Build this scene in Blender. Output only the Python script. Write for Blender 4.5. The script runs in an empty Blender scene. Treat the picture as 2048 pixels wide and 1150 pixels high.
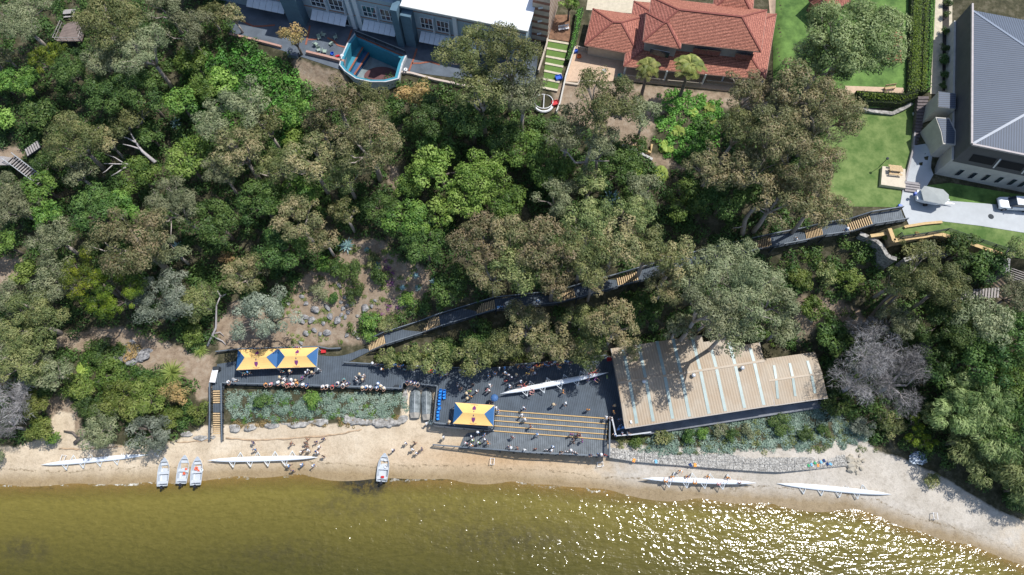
import bpy, bmesh, math, random
import numpy as np
from mathutils import Vector, Matrix
from mathutils.geometry import tessellate_polygon
random.seed(7); RNG = np.random.default_rng(11)
R = math.radians
F = 1366.0; TH = R(20.0); H = 111.0
CT, ST = math.cos(TH), math.sin(TH)
sc = bpy.context.scene
COL = sc.collection

# ------------------------------------------------------------ photograph -> world
def P(px, py, z=0.0):
    u = (px-1024)/F; v = (575-py)/F
    dy = v*CT+ST; dz = v*ST-CT
    t = (H-z)/-dz
    return Vector((t*u, t*dy, z))
def proj(x, y, z):
    d = y*ST-(z-H)*CT
    return 1024+F*x/d, 575-F*(y*CT+(z-H)*ST)/d
def PL(pts, z): return [P(a, b, z).xy for a, b in pts]

# ------------------------------------------------------------ object helpers
ORG = {}
def tag(o, label=None, cat=None, group=None, kind=None):
    if label: o['label'] = label
    if cat: o['category'] = cat
    if group: o['group'] = group
    if kind: o['kind'] = kind
    return o
def thing(name, label, cat, loc=(0, 0, 0), rz=0, group=None):
    o = bpy.data.objects.new(name, None); COL.objects.link(o)
    o.empty_display_size = .2
    o.location = loc; o.rotation_euler = (0, 0, rz)
    ORG[o.name] = Vector(loc)
    return tag(o, label, cat, group)
def meshobj(name, me, m=None, parent=None):
    o = bpy.data.objects.new(name, me); COL.objects.link(o)
    if m and not me.materials: me.materials.append(m)
    if parent: o.parent = parent
    return o
class MB:
    def __init__(s): s.v = []; s.f = []
    def add(s, vs, fs):
        n = len(s.v); s.v += [tuple(q) for q in vs]; s.f += [tuple(i+n for i in f) for f in fs]
        return s
    def box(s, c, d, rz=0, tilt=None):
        x, y, z = d[0]/2, d[1]/2, d[2]/2
        vs = [Vector((a*x, b*y, e*z)) for a in (-1, 1) for b in (-1, 1) for e in (-1, 1)]
        M = Matrix.Rotation(rz, 3, 'Z')
        if tilt: M = M @ Matrix.Rotation(tilt[1], 3, tilt[0])
        c = Vector(c)
        return s.add([c+M@v for v in vs], [(0, 1, 3, 2), (4, 6, 7, 5), (0, 4, 5, 1), (2, 3, 7, 6), (0, 2, 6, 4), (1, 5, 7, 3)])
    def prism(s, poly, z0, z1):
        n = len(poly)
        a = sum(poly[i][0]*poly[(i+1) % n][1]-poly[(i+1) % n][0]*poly[i][1] for i in range(n))
        if a < 0: poly = poly[::-1]
        f0 = z0 if callable(z0) else (lambda p: z0); f1 = z1 if callable(z1) else (lambda p: z1)
        vs = [(p[0], p[1], f0(p)) for p in poly]+[(p[0], p[1], f1(p)) for p in poly]
        fs = [tuple(range(n-1, -1, -1)), tuple(range(n, 2*n))]+[(i, (i+1) % n, n+(i+1) % n, n+i) for i in range(n)]
        return s.add(vs, fs)
    def tube(s, pts, rad, n=6, cap=True):
        pts = [Vector(p) for p in pts]
        if not hasattr(rad, '__len__'): rad = [rad]*len(pts)
        vs = []; fs = []
        for i, p in enumerate(pts):
            d = (pts[min(i+1, len(pts)-1)]-pts[max(i-1, 0)])
            d = d.normalized() if d.length > 1e-6 else Vector((0, 0, 1))
            a = d.cross(Vector((0, 0, 1)) if abs(d.z) < .9 else Vector((1, 0, 0))).normalized(); b = d.cross(a)
            for k in range(n):
                t = 2*math.pi*k/n
                vs.append(p+(a*math.cos(t)+b*math.sin(t))*rad[i])
        for i in range(len(pts)-1):
            for k in range(n):
                fs.append((i*n+k, i*n+(k+1) % n, (i+1)*n+(k+1) % n, (i+1)*n+k))
        if cap: fs += [tuple(range(n-1, -1, -1)), tuple((len(pts)-1)*n+k for k in range(n))]
        return s.add(vs, fs)
    def bar(s, a, b, w, h):
        a = Vector(a); b = Vector(b); d = b-a; L = d.length
        if L < 1e-5: return s
        d /= L; q = d.cross(Vector((0, 0, 1)))
        q = q.normalized() if q.length > 1e-4 else Vector((1, 0, 0)); u = q.cross(d)
        vs = [e+q*x*w/2+u*y*h/2 for e in (a, b) for x, y in ((-1, -1), (1, -1), (1, 1), (-1, 1))]
        return s.add(vs, [(0, 1, 2, 3), (7, 6, 5, 4), (0, 4, 5, 1), (1, 5, 6, 2), (2, 6, 7, 3), (3, 7, 4, 0)])
    def lathe(s, c, prof, n=12):
        c = Vector(c); vs = []; fs = []
        for r, z in prof:
            for k in range(n):
                t = 2*math.pi*k/n; vs.append(c+Vector((r*math.cos(t), r*math.sin(t), z)))
        for i in range(len(prof)-1):
            for k in range(n): fs.append((i*n+k, i*n+(k+1) % n, (i+1)*n+(k+1) % n, (i+1)*n+k))
        fs += [tuple(range(n-1, -1, -1)), tuple((len(prof)-1)*n+k for k in range(n))]
        return s.add(vs, fs)
    def quad(s, *p):
        return s.add(p, [tuple(range(len(p)))])
    def mesh(s, name, off=Vector((0, 0, 0))):
        me = bpy.data.meshes.new(name)
        me.from_pydata([(a-off[0], b-off[1], c-off[2]) for a, b, c in s.v], [], s.f); me.update()
        return me
    def build(s, name, m, parent=None, bevel=0, smooth=False, weld=False):
        """coordinates are world ones when the parent has an origin, else local"""
        off = ORG.get(parent.name, Vector((0, 0, 0))) if parent else Vector((0, 0, 0))
        me = s.mesh(name, off)
        if weld or bevel:
            bm = bmesh.new(); bm.from_mesh(me)
            bmesh.ops.recalc_face_normals(bm, faces=bm.faces)
            if bevel: bmesh.ops.bevel(bm, geom=[e for e in bm.edges], offset=bevel, segments=1, affect='EDGES', clamp_overlap=True)
            bm.to_mesh(me); bm.free()
        if smooth: me.shade_smooth()
        o = meshobj(name, me, m, parent)
        ORG[o.name] = off
        return o
def solo(name, mb, m, label, cat, group=None, kind=None, **k):
    return tag(mb.build(name, m, None, **k), label, cat, group, kind)
def dup(root, loc, rz, label, group=None, scale=None):
    r = root.copy(); COL.objects.link(r); r.location = loc; r.rotation_euler = (0, 0, rz)
    if scale is not None: r.scale = scale
    r['label'] = label
    if group: r['group'] = group
    for ch in list(root.children):
        c = ch.copy(); COL.objects.link(c); c.parent = r
        for g in ch.children:
            d = g.copy(); COL.objects.link(d); d.parent = c
    return r

# ------------------------------------------------------------ materials
MATS = {}
def nt(m):
    m.use_nodes = True; t = m.node_tree
    return t, t.nodes, t.links, t.nodes['Principled BSDF']
def S(b, **k):
    for a, v in k.items():
        n = a.replace('_', ' ')
        if n in b.inputs: b.inputs[n].default_value = v
def c4(c): return (c[0], c[1], c[2], 1)
def mat(name, col, rough=.7, var=.15, scale=3.0, bump=.0, bscale=20.0, metal=0, spec=.4, col2=None, stripes=None, sdepth=.3, thr=(.35, .65)):
    """procedural material: base colour broken up by two noises, optional stripes (spacing m, angle) and bump"""
    if name in MATS: return MATS[name]
    m = bpy.data.materials.new(name); MATS[name] = m
    t, N, L, b = nt(m)
    S(b, Roughness=rough, Metallic=metal); b.inputs['Specular IOR Level'].default_value = spec
    tc = N.new('ShaderNodeTexCoord'); no = N.new('ShaderNodeTexNoise'); no.inputs['Scale'].default_value = scale
    no.inputs['Detail'].default_value = 6; no.inputs['Roughness'].default_value = .65
    L.new(tc.outputs['Object'], no.inputs['Vector'])
    rp = N.new('ShaderNodeValToRGB'); rp.color_ramp.elements[0].position = thr[0]; rp.color_ramp.elements[1].position = thr[1]
    a = [max(0, x*(1-var)) for x in col]; c = [min(1, x*(1+var)) for x in (col2 or col)]
    rp.color_ramp.elements[0].color = c4(a); rp.color_ramp.elements[1].color = c4(c)
    L.new(no.outputs['Fac'], rp.inputs['Fac'])
    out = rp.outputs['Color']; hgt = None
    if stripes:
        mp = N.new('ShaderNodeMapping'); mp.inputs['Rotation'].default_value = (0, 0, -stripes[1])
        wv = N.new('ShaderNodeTexWave'); wv.bands_direction = 'X'
        wv.inputs['Scale'].default_value = 2*math.pi/20/stripes[0]*1.0
        L.new(tc.outputs['Object'], mp.inputs['Vector']); L.new(mp.outputs['Vector'], wv.inputs['Vector'])
        mx = N.new('ShaderNodeMixRGB'); mx.blend_type = 'MULTIPLY'; mx.inputs['Fac'].default_value = sdepth
        L.new(out, mx.inputs['Color1']); L.new(wv.outputs['Color'], mx.inputs['Color2']); out = mx.outputs['Color']
        hgt = wv.outputs['Fac']
    L.new(out, b.inputs['Base Color'])
    if bump or hgt:
        bp = N.new('ShaderNodeBump'); bp.inputs['Strength'].default_value = bump or .3; bp.inputs['Distance'].default_value = .05
        if hgt: L.new(hgt, bp.inputs['Height'])
        else:
            n2 = N.new('ShaderNodeTexNoise'); n2.inputs['Scale'].default_value = bscale; n2.inputs['Detail'].default_value = 5
            L.new(tc.outputs['Object'], n2.inputs['Vector']); L.new(n2.outputs['Fac'], bp.inputs['Height'])
        L.new(bp.outputs['Normal'], b.inputs['Normal'])
    return m
def leafmat(name, c0, c1, c2, trans=.34, rough=.55, objvar=.3):
    """foliage: per-face tint attribute (0..1) through a ramp, varied a little from plant to plant"""
    if name in MATS: return MATS[name]
    gn = dict(leaf_lime=1.05, leaf_pine=1.2, leaf_dark=1.3, leaf_teal=1.25, leaf_dead=1.0, leaf_agave=1.0, leaf_pink=1, leaf_silver=1.1, leaf_yucca=1, leaf_ivy=1.1, leaf_green=1.2, leaf_pale=1.25, leaf_grey=1.45, leaf_palm=1.2, leaf_willow=1.35).get(name, 1.6)
    gn *= 1.17; c0, c1, c2 = [[min(.8, x*gn) for x in c] for c in (c0, c1, c2)]
    m = bpy.data.materials.new(name); MATS[name] = m
    t, N, L, b = nt(m)
    at = N.new('ShaderNodeAttribute'); at.attribute_name = 'tint'
    rp = N.new('ShaderNodeValToRGB'); e = rp.color_ramp.elements
    e[0].color = c4(c0); e[1].color = c4(c2); e[0].position = .05; e[1].position = .95
    q = e.new(.5); q.color = c4(c1)
    oi = N.new('ShaderNodeObjectInfo')
    hs = N.new('ShaderNodeHueSaturation')
    mr = N.new('ShaderNodeMapRange'); mr.inputs['To Min'].default_value = 1-objvar; mr.inputs['To Max'].default_value = 1+objvar
    mh = N.new('ShaderNodeMapRange'); mh.inputs['To Min'].default_value = .485; mh.inputs['To Max'].default_value = .515
    L.new(at.outputs['Fac'], rp.inputs['Fac']); L.new(rp.outputs['Color'], hs.inputs['Color'])
    L.new(oi.outputs['Random'], mr.inputs['Value']); L.new(mr.outputs['Result'], hs.inputs['Value'])
    L.new(oi.outputs['Random'], mh.inputs['Value']); L.new(mh.outputs['Result'], hs.inputs['Hue'])
    L.new(hs.outputs['Color'], b.inputs['Base Color'])
    S(b, Roughness=rough); b.inputs['Specular IOR Level'].default_value = .35
    tr = N.new('ShaderNodeBsdfTranslucent'); L.new(hs.outputs['Color'], tr.inputs['Color'])
    mx = N.new('ShaderNodeMixShader'); mx.inputs[0].default_value = trans
    L.new(b.outputs[0], mx.inputs[1]); L.new(tr.outputs[0], mx.inputs[2])
    L.new(mx.outputs[0], N['Material Output'].inputs['Surface'])
    return m

# ------------------------------------------------------------ terrain
shore = [(-400, 985), (0, 967), (150, 966), (300, 963), (480, 950), (600, 946), (760, 955), (900, 957), (1024, 960), (1100, 967), (1224, 980), (1400, 993), (1536, 1003), (1700, 1014), (1760, 1032), (1836, 1059), (1936, 1086), (2036, 1126), (2300, 1220), (2600, 1380)]
ctl = [(a, b, 0) for a, b in shore]+[(a, b+55, -.7) for a, b in shore]+[(a, b+260, -2.6) for a, b in shore[::2]]
ctl += [(-300, 890, 1.2), (0, 895, 1.2), (60, 930, .7), (100, 860, 1.5), (200, 890, 1.2), (200, 930, .6), (350, 890, 1.2), (350, 930, .6), (500, 880, 1.2), (500, 915, .8), (650, 870, 1.3), (650, 915, .8), (800, 860, 1.4), (840, 900, .9), (950, 925, .8), (950, 885, 1.5),
 (1100, 930, .9), (1230, 930, .9), (1300, 950, .9), (1500, 968, .8), (1700, 975, 1.0), (1800, 1010, .8), (1900, 1040, .8), (2040, 1080, .8), (1900, 960, 1.5), (2040, 1030, 1.5), (2300, 1080, 1.5),
 (455, 840, 2.0), (560, 845, 2.1), (700, 848, 2.1), (790, 840, 2.1), (800, 800, 2.6), (700, 800, 2.8), (560, 800, 2.8), (470, 800, 2.6), (470, 765, 2.9), (700, 770, 2.9), (800, 770, 2.5), (845, 800, 1.7), (845, 840, 1.5), (900, 800, 1.8), (900, 850, 1.6), (1000, 840, 1.6), (1000, 890, 1.5), (1100, 850, 1.6), (1200, 860, 1.7), (1200, 900, 1.2),
 (600, 730, 2.9), (800, 740, 2.8), (1000, 760, 2.6), (1150, 760, 2.6), (1150, 800, 2.2),
 (430, 760, 3.2), (430, 860, 1.6), (300, 720, 3.6), (170, 680, 3.8), (300, 800, 2.8), (150, 830, 2.2), (260, 860, 1.8), (380, 850, 1.8), (60, 820, 2.2), (0, 850, 1.8), (60, 700, 4), (-200, 750, 4),
 (420, 700, 3.6), (560, 690, 3.7), (680, 690, 3.8), (600, 640, 4.8), (700, 640, 5.2), (800, 640, 5.8), (600, 560, 6.5), (720, 560, 7), (830, 560, 8), (700, 490, 8.5), (820, 480, 10),
 (735, 690, 3.4), (770, 680, 4.4), (860, 650, 5.8), (980, 615, 7.6), (1130, 590, 9.2), (1260, 556, 10.8), (1400, 515, 12), (1520, 488, 12.6), (1630, 466, 14.2), (1700, 453, 15.6), (1745, 440, 16.8),
 (800, 715, 3.3), (900, 715, 3.4), (1000, 715, 3.3), (1150, 700, 3.4), (900, 680, 4.6), (1050, 660, 5.5), (1200, 640, 6.3), (1300, 620, 7.2), (1400, 640, 6.2), (1230, 695, 3.7), (1400, 665, 4.2), (1520, 670, 4.0), (1450, 580, 9), (1550, 600, 8.6), (1640, 690, 4.2),
 (1250, 720, 2.8), (1250, 850, 2.4), (1450, 750, 2.8), (1450, 840, 2.5), (1640, 790, 2.8), (1560, 820, 2.5), (1240, 900, 2.0), (1350, 915, 2.0), (1500, 925, 2.0), (1650, 930, 2.0), (1350, 870, 2.5), (1500, 880, 2.5), (1650, 880, 2.5), (1720, 900, 1.9), (1760, 930, 1.2),
 (1620, 620, 8), (1680, 520, 12), (1700, 650, 7), (1750, 600, 9.5), (1850, 620, 9), (1780, 540, 12), (1950, 580, 11), (2040, 560, 12), (2048, 640, 9.5), (1850, 700, 6.5), (1750, 760, 4.5), (1850, 800, 3.8), (1950, 800, 4.5), (1820, 890, 2.3), (1950, 900, 2.8), (2048, 900, 3.2), (2200, 900, 4), (2200, 640, 10),
 (1790, 500, 14), (1850, 490, 15), (1950, 510, 14.6), (2020, 530, 14),
 (1200, 500, 12.5), (1000, 500, 10.5), (1000, 560, 9), (1100, 420, 13.2), (1200, 380, 14.5), (1350, 400, 14.5), (1450, 400, 14.6), (1550, 380, 15.5), (1500, 320, 16.5), (1400, 280, 17), (1280, 300, 16.2), (1180, 300, 15.8), (1080, 300, 15), (1080, 240, 16.6), (1620, 420, 15.8),
 (950, 400, 12), (900, 300, 13.5), (800, 400, 10.6), (800, 300, 12.8), (700, 300, 12), (700, 200, 15), (600, 200, 14.2), (560, 130, 16), (500, 250, 12.4), (600, 300, 11.5), (600, 400, 9.3), (500, 350, 10.5), (500, 480, 7.6), (400, 400, 9), (400, 550, 6), (400, 640, 4.4),
 (300, 300, 11), (300, 500, 7), (300, 630, 4.6), (200, 400, 9), (200, 560, 6), (100, 450, 8), (100, 600, 5), (20, 540, 6.6), (0, 350, 9.6), (60, 310, 10.3), (100, 250, 11.5), (0, 200, 12.5), (150, 150, 13.5), (140, 70, 14.6), (300, 150, 14), (300, 50, 15.6), (430, 50, 16.4), (0, 0, 15), (-300, 0, 15), (-300, 400, 9), (-300, 600, 6)]
PLAT = [([(430, -60), (462, 72), (690, 152), (812, 158), (950, 168), (1075, 175), (1090, -60)], 17.0),
        ([(1088, -60), (1098, 60), (1072, 178), (1110, 185), (1128, 165), (1240, 168), (1290, 178), (1540, 200), (1560, -60)], 18.0),
        ([(1560, -60), (1560, 160), (1700, 195), (1712, 208), (1815, 214), (1838, 192), (1905, 190), (1915, -60)], 19.3),
        ([(1700, 240), (1710, 225), (1828, 215), (1840, 300), (1800, 380), (1790, 412), (1690, 414), (1650, 360)], 17.0),
        ([(1800, 370), (1860, 330), (2200, 380), (2200, 560), (2025, 512), (1884, 466), (1790, 480), (1782, 455), (1806, 445)], 17.0)]
def refl(p, z): return P(p[0], p[1], z)
def sdf(X, Y, poly):
    """signed distance to polygon (negative inside), vectorised"""
    d = np.full(X.shape, 1e9); ins = np.zeros(X.shape, bool); n = len(poly)
    for i in range(n):
        ax, ay = poly[i]; bx, by = poly[(i+1) % n]
        ex, ey = bx-ax, by-ay; L2 = ex*ex+ey*ey+1e-9
        t = np.clip(((X-ax)*ex+(Y-ay)*ey)/L2, 0, 1)
        d = np.minimum(d, (X-ax-t*ex)**2+(Y-ay-t*ey)**2)
        c = ((ay > Y) != (by > Y)) & (X < ex*(Y-ay)/(ey if abs(ey) > 1e-9 else 1e-9)+ax)
        ins ^= c
    d = np.sqrt(d); return np.where(ins, -d, d)
def axis(lo, hi, st, far):
    a = list(np.arange(lo, hi+.01, st)); s = st; x = lo
    pre = []
    while x > -far: s *= 1.25; x -= s; pre.append(x)
    s = st; x = a[-1]; post = []
    while x < far: s *= 1.25; x += s; post.append(x)
    return np.array(pre[::-1]+a+post)
GX = axis(-100, 100, .8, 700); GY = axis(-30, 110, .8, 700)
def terrain():
    pts = np.array([P(a, b, z) for a, b, z in ctl])
    extra = [(-160, 110, 16), (0, 130, 18), (160, 130, 18), (-150, 60, 11), (160, 60, 14), (160, 90, 17.5), (-300, 200, 18), (300, 200, 20), (0, 300, 20), (-400, -100, -4), (400, -200, -4), (0, -300, -4), (-500, 60, 12), (500, 60, 14)]
    pts = np.vstack([pts, np.array(extra, float)])
    n = len(pts)
    D = np.sqrt(((pts[:, None, :2]-pts[None, :, :2])**2).sum(-1)+1.0)
    A = np.zeros((n+1, n+1)); A[:n, :n] = D-np.eye(n)*.6; A[:n, n] = 1; A[n, :n] = 1
    b = np.zeros(n+1); b[:n] = pts[:, 2]
    w = np.linalg.solve(A, b)
    X, Y = np.meshgrid(GX, GY)
    Z = np.full(X.shape, w[n])
    for i in range(n): Z += w[i]*np.sqrt((X-pts[i, 0])**2+(Y-pts[i, 1])**2+1.0)
    Z = np.clip(Z, -6, 24)
    Z += .12*np.sin(X*.7+Y*.3)*np.sin(Y*.6-X*.2)*np.clip((Z-3)/3, 0, 1)
    for poly, z in PLAT:
        s = sdf(X, Y, PL(poly, z)); k = np.clip((1.6-s)/2.2, 0, 1); k = k*k*(3-2*k)
        Z = Z*(1-k)+z*k
    return X, Y, Z
TX, TY, TZ = terrain()
def ZA(x, y):
    x = np.asarray(x, float); y = np.asarray(y, float)
    i = np.clip(np.searchsorted(GX, x)-1, 0, len(GX)-2); j = np.clip(np.searchsorted(GY, y)-1, 0, len(GY)-2)
    u = (x-GX[i])/(GX[i+1]-GX[i]); v = (y-GY[j])/(GY[j+1]-GY[j])
    return (TZ[j, i]*(1-u)+TZ[j, i+1]*u)*(1-v)+(TZ[j+1, i]*(1-u)+TZ[j+1, i+1]*u)*v
def Zt(x, y): return float(ZA(x, y))
def G(px, py, up=0.0):
    """ground point whose height-up point is seen at the pixel"""
    z = 8.0+up
    for _ in range(40):
        p = P(px, py, z); z += .6*(Zt(p.x, p.y)+up-z)
    p = P(px, py, z); return Vector((p.x, p.y, Zt(p.x, p.y)))
def GL(pts): return [tuple(G(a, b).xy) for a, b in pts]
# ------------------------------------------------------------ camera, light
cd = bpy.data.cameras.new('camera'); cam = bpy.data.objects.new('camera', cd); COL.objects.link(cam)
cam.location = (0, 0, H); cam.rotation_euler = (TH, 0, 0)
cd.sensor_width = 36; cd.lens = 36*F/2048; cd.clip_end = 3000; cd.clip_start = 1
sc.camera = cam
SUNV = Vector((.46, .30, 1)).normalized()
sl = bpy.data.lights.new('sun', 'SUN'); sl.energy = 4.7; sl.angle = R(.53); sl.color = (1, .975, .935)
so = bpy.data.objects.new('sun', sl); COL.objects.link(so)
so.rotation_euler = SUNV.to_track_quat('Z', 'Y').to_euler()
w = bpy.data.worlds.new('World'); sc.world = w; w.use_nodes = True
sk = w.node_tree.nodes.new('ShaderNodeTexSky'); sk.sky_type = 'NISHITA'; sk.sun_disc = False
sk.sun_elevation = math.asin(SUNV.z); sk.sun_rotation = math.atan2(SUNV.x, SUNV.y)
bg = w.node_tree.nodes['Background']; bg.inputs['Strength'].default_value = .15
w.node_tree.links.new(sk.outputs[0], bg.inputs[0])
sc.view_settings.view_transform = 'Standard'; sc.view_settings.look = 'None'; sc.view_settings.gamma = 1
sc.view_settings.exposure = 0.1
sc.render.engine = 'CYCLES'
sc.render.resolution_x = 1024; sc.render.resolution_y = 575

# ------------------------------------------------------------ ground sheet
BEACH = [(-600, 880), (-100, 890), (30, 893), (95, 872), (100, 840), (118, 822), (150, 830), (150, 865), (175, 884), (270, 893), (350, 882), (412, 850), (455, 850), (500, 848), (560, 846), (640, 846), (690, 848), (750, 842), (800, 838), (812, 770), (878, 770), (870, 845), (1000, 850), (1215, 880), (1240, 882), (1300, 894), (1500, 899), (1640, 894), (1690, 868), (1730, 880), (1760, 905), (1800, 915), (1840, 932), (1900, 962), (2000, 1025), (2150, 1075), (2600, 1150), (2600, 1700), (-600, 1400)]
DIRT = [[(110, 675), (200, 655), (270, 655), (345, 690), (430, 712), (425, 800), (395, 800), (380, 760), (300, 735), (240, 720), (150, 700), (112, 700)],
        [(300, 690), (330, 680), (310, 740), (300, 780), (280, 730)],
        [(425, 655), (470, 600), (560, 640), (600, 560), (655, 520), (700, 480), (760, 478), (805, 520), (860, 540), (850, 600), (790, 640), (760, 680), (690, 690), (560, 700), (440, 700)],
        [(92, 800), (125, 785), (160, 822), (168, 885), (98, 875)], [(-40, 530), (30, 505), (45, 520), (30, 580), (-40, 575)], [(585, 115), (690, 150), (700, 165), (650, 180), (600, 165)],
        [(1105, 178), (1128, 165), (1300, 170), (1540, 195), (1540, 215), (1430, 215), (1320, 225), (1290, 300), (1380, 340), (1320, 335), (1230, 280), (1180, 260), (1110, 230)],
        [(1590, 590), (1680, 600), (1740, 640), (1700, 660), (1640, 650), (1590, 700)], [(1980, 560), (2060, 540), (2060, 620), (2000, 600)],
        [(1250, 690), (1200, 705), (1000, 712), (1000, 700), (1200, 690)], [(0, 290), (60, 300), (40, 325), (-30, 320)],
        [(780, 330), (800, 330), (795, 380), (775, 370)]]
hole = [(712, 72), (811, 115), (804, 130), (796, 160), (772, 166), (743, 166), (714, 160), (692, 145), (682, 133), (686, 117), (698, 90)]
HOLE = PL(hole, 17.2)
def ground():
    X, Y, Z = TX, TY, TZ; ny, nx = X.shape
    sand = np.clip(.5-sdf(X, Y, GL(BEACH))/1.6, 0, 1)
    dirt = np.zeros(X.shape)
    for d in DIRT: dirt = np.maximum(dirt, np.clip(.5-sdf(X, Y, GL(d))/2.0, 0, 1))
    shp = [tuple(P(a, b, 0).xy) for a, b in shore]
    sx = np.array([p[0] for p in shp]); sy = np.array([p[1] for p in shp])
    dist = Y-np.interp(X, sx, sy)
    verts = np.stack([X, Y, Z], -1).reshape(-1, 3)
    j, i = np.meshgrid(np.arange(ny-1), np.arange(nx-1), indexing='ij')
    a = (j*nx+i).ravel(); q = np.stack([a, a+1, a+nx+1, a+nx], -1)
    cx = (X[:-1, :-1]+X[1:, 1:]).ravel()/2; cy = (Y[:-1, :-1]+Y[1:, 1:]).ravel()/2
    keep = sdf(cx, cy, [tuple(p) for p in HOLE]) > .1
    isb = sdf(cx, cy, GL(BEACH)) < 0
    px, py = proj(X, Y, Z)
    grey = np.clip((px-1150)/150, 0, 1)*np.clip((2150-px)/200, 0, 1)
    orange = np.exp(-((px-1000)/190.)**2-((py-915)/30.)**2)
    wet = np.clip(1-dist/3.2, 0, 1)
    for nm, msk, lab in (('ground', keep & ~isb, None), ('beach', keep & isb, None)):
        f = q[msk]; used, inv = np.unique(f, return_inverse=True); f = inv.reshape(-1, 4)
        me = bpy.data.meshes.new(nm); me.from_pydata(verts[used].tolist(), [], f.tolist()); me.update()
        for an, arr in (('sand', sand), ('dirt', dirt), ('grey', grey), ('wet', wet), ('orange', orange)):
            at = me.attributes.new(an, 'FLOAT', 'POINT'); at.data.foreach_set('value', arr.ravel()[used].astype(np.float32))
        me.shade_smooth()
        tag(meshobj(nm, me, groundmat()), kind='structure')
def groundmat():
    if 'ground' in MATS: return MATS['ground']
    m = bpy.data.materials.new('ground'); MATS['ground'] = m
    t, N, L, b = nt(m); S(b, Roughness=.9); b.inputs['Specular IOR Level'].default_value = .2
    tc = N.new('ShaderNodeTexCoord')
    def noise(s, d=6, r=.65, dist=0):
        n = N.new('ShaderNodeTexNoise'); n.inputs['Scale'].default_value = s; n.inputs['Detail'].default_value = d
        n.inputs['Roughness'].default_value = r; n.inputs['Distortion'].default_value = dist
        L.new(tc.outputs['Object'], n.inputs['Vector']); return n.outputs['Fac']
    def ramp(src, *st):
        r = N.new('ShaderNodeValToRGB'); e = r.color_ramp.elements
        while len(e) < len(st): e.new(.5)
        for k, (p, c) in enumerate(st): e[k].position = p; e[k].color = c4(c)
        L.new(src, r.inputs['Fac']); return r.outputs['Color']
    def att(n): a = N.new('ShaderNodeAttribute'); a.attribute_name = n; return a.outputs['Fac']
    def mix(f, a, c):
        x = N.new('ShaderNodeMixRGB'); L.new(f, x.inputs['Fac']); L.new(a, x.inputs['Color1']); L.new(c, x.inputs['Color2']); return x.outputs['Color']
    def ma(op, a, c, cl=False):
        x = N.new('ShaderNodeMath'); x.operation = op; x.use_clamp = cl
        for k, v in enumerate((a, c)):
            if isinstance(v, (int, float)): x.inputs[k].default_value = v
            else: L.new(v, x.inputs[k])
        return x.outputs[0]
    litter = ramp(noise(.9, 8, .7), (.3, (.03, .033, .018)), (.5, (.07, .065, .035)), (.62, (.13, .115, .075)), (.75, (.05, .075, .02)))
    dirt = ramp(noise(.8, 8, .7), (.3, (.20, .145, .10)), (.5, (.31, .235, .165)), (.7, (.38, .315, .24)))
    sandc = ramp(noise(.35, 8, .6), (.3, (.48, .385, .27)), (.55, (.60, .495, .36)), (.75, (.67, .57, .43)))
    sando = ramp(noise(.5, 6, .6), (.3, (.46, .31, .17)), (.7, (.54, .38, .23)))
    sandg = ramp(noise(.3, 8, .7), (.3, (.43, .385, .32)), (.55, (.54, .49, .42)), (.75, (.60, .55, .48)))
    wetc = ramp(noise(.3), (.3, (.25, .175, .085)), (.7, (.32, .23, .12)))
    big = noise(.06, 3)
    n = noise(.7, 5, .6)
    def thr(a, lo=.35, hi=.65, k=.9):
        s = ma('ADD', a, ma('MULTIPLY', ma('SUBTRACT', n, .5), k))
        r = N.new('ShaderNodeMapRange'); r.inputs['From Min'].default_value = lo; r.inputs['From Max'].default_value = hi
        L.new(s, r.inputs['Value']); return r.outputs['Result']
    s = mix(att('orange'), sandc, sando)
    s = mix(thr(att('grey'), .2, .8, 1.2), s, sandg)
    wf = thr(att('wet'), .25, .9, .5)
    s = mix(ma('MULTIPLY', wf, .85), s, wetc)
    c = mix(thr(att('dirt')), litter, dirt)
    c = mix(thr(att('sand'), .4, .6, .5), c, s)
    fine = noise(6, 4, .7)
    wr = N.new('ShaderNodeMath'); wr.operation = 'COMPARE'; wr.inputs[1].default_value = .42; wr.inputs[2].default_value = .035; L.new(ma('ADD', att('wet'), ma('MULTIPLY', ma('SUBTRACT', noise(.22, 6, .65), .5), 1.1)), wr.inputs[0])
    wk = ma('MULTIPLY', wr.outputs[0], ramp(noise(1.8, 4, .7), (.45, (0, 0, 0)), (.6, (.8, .8, .8))))
    c = mix(wk, c, ramp(fine, (.4, (.12, .09, .05)), (.6, (.3, .23, .14))))
    prints = N.new('ShaderNodeMixRGB'); prints.blend_type = 'MULTIPLY'; prints.inputs['Fac'].default_value = .6
    L.new(c, prints.inputs['Color1']); L.new(ramp(noise(1.7, 5, .75, .4), (.38, (.72, .70, .68)), (.5, (1, 1, 1))), prints.inputs['Color2']); c = prints.outputs['Color']
    mm = N.new('ShaderNodeMixRGB'); mm.blend_type = 'MULTIPLY'; mm.inputs['Fac'].default_value = .55
    L.new(c, mm.inputs['Color1']); L.new(ramp(fine, (.25, (.6, .6, .6)), (.6, (1, 1, 1))), mm.inputs['Color2'])
    L.new(mm.outputs['Color'], b.inputs['Base Color'])
    bp = N.new('ShaderNodeBump'); bp.inputs['Strength'].default_value = .55; bp.inputs['Distance'].default_value = .14
    L.new(noise(2.2, 6, .6), bp.inputs['Height']); L.new(bp.outputs['Normal'], b.inputs['Normal'])
    return m
ground()

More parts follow.
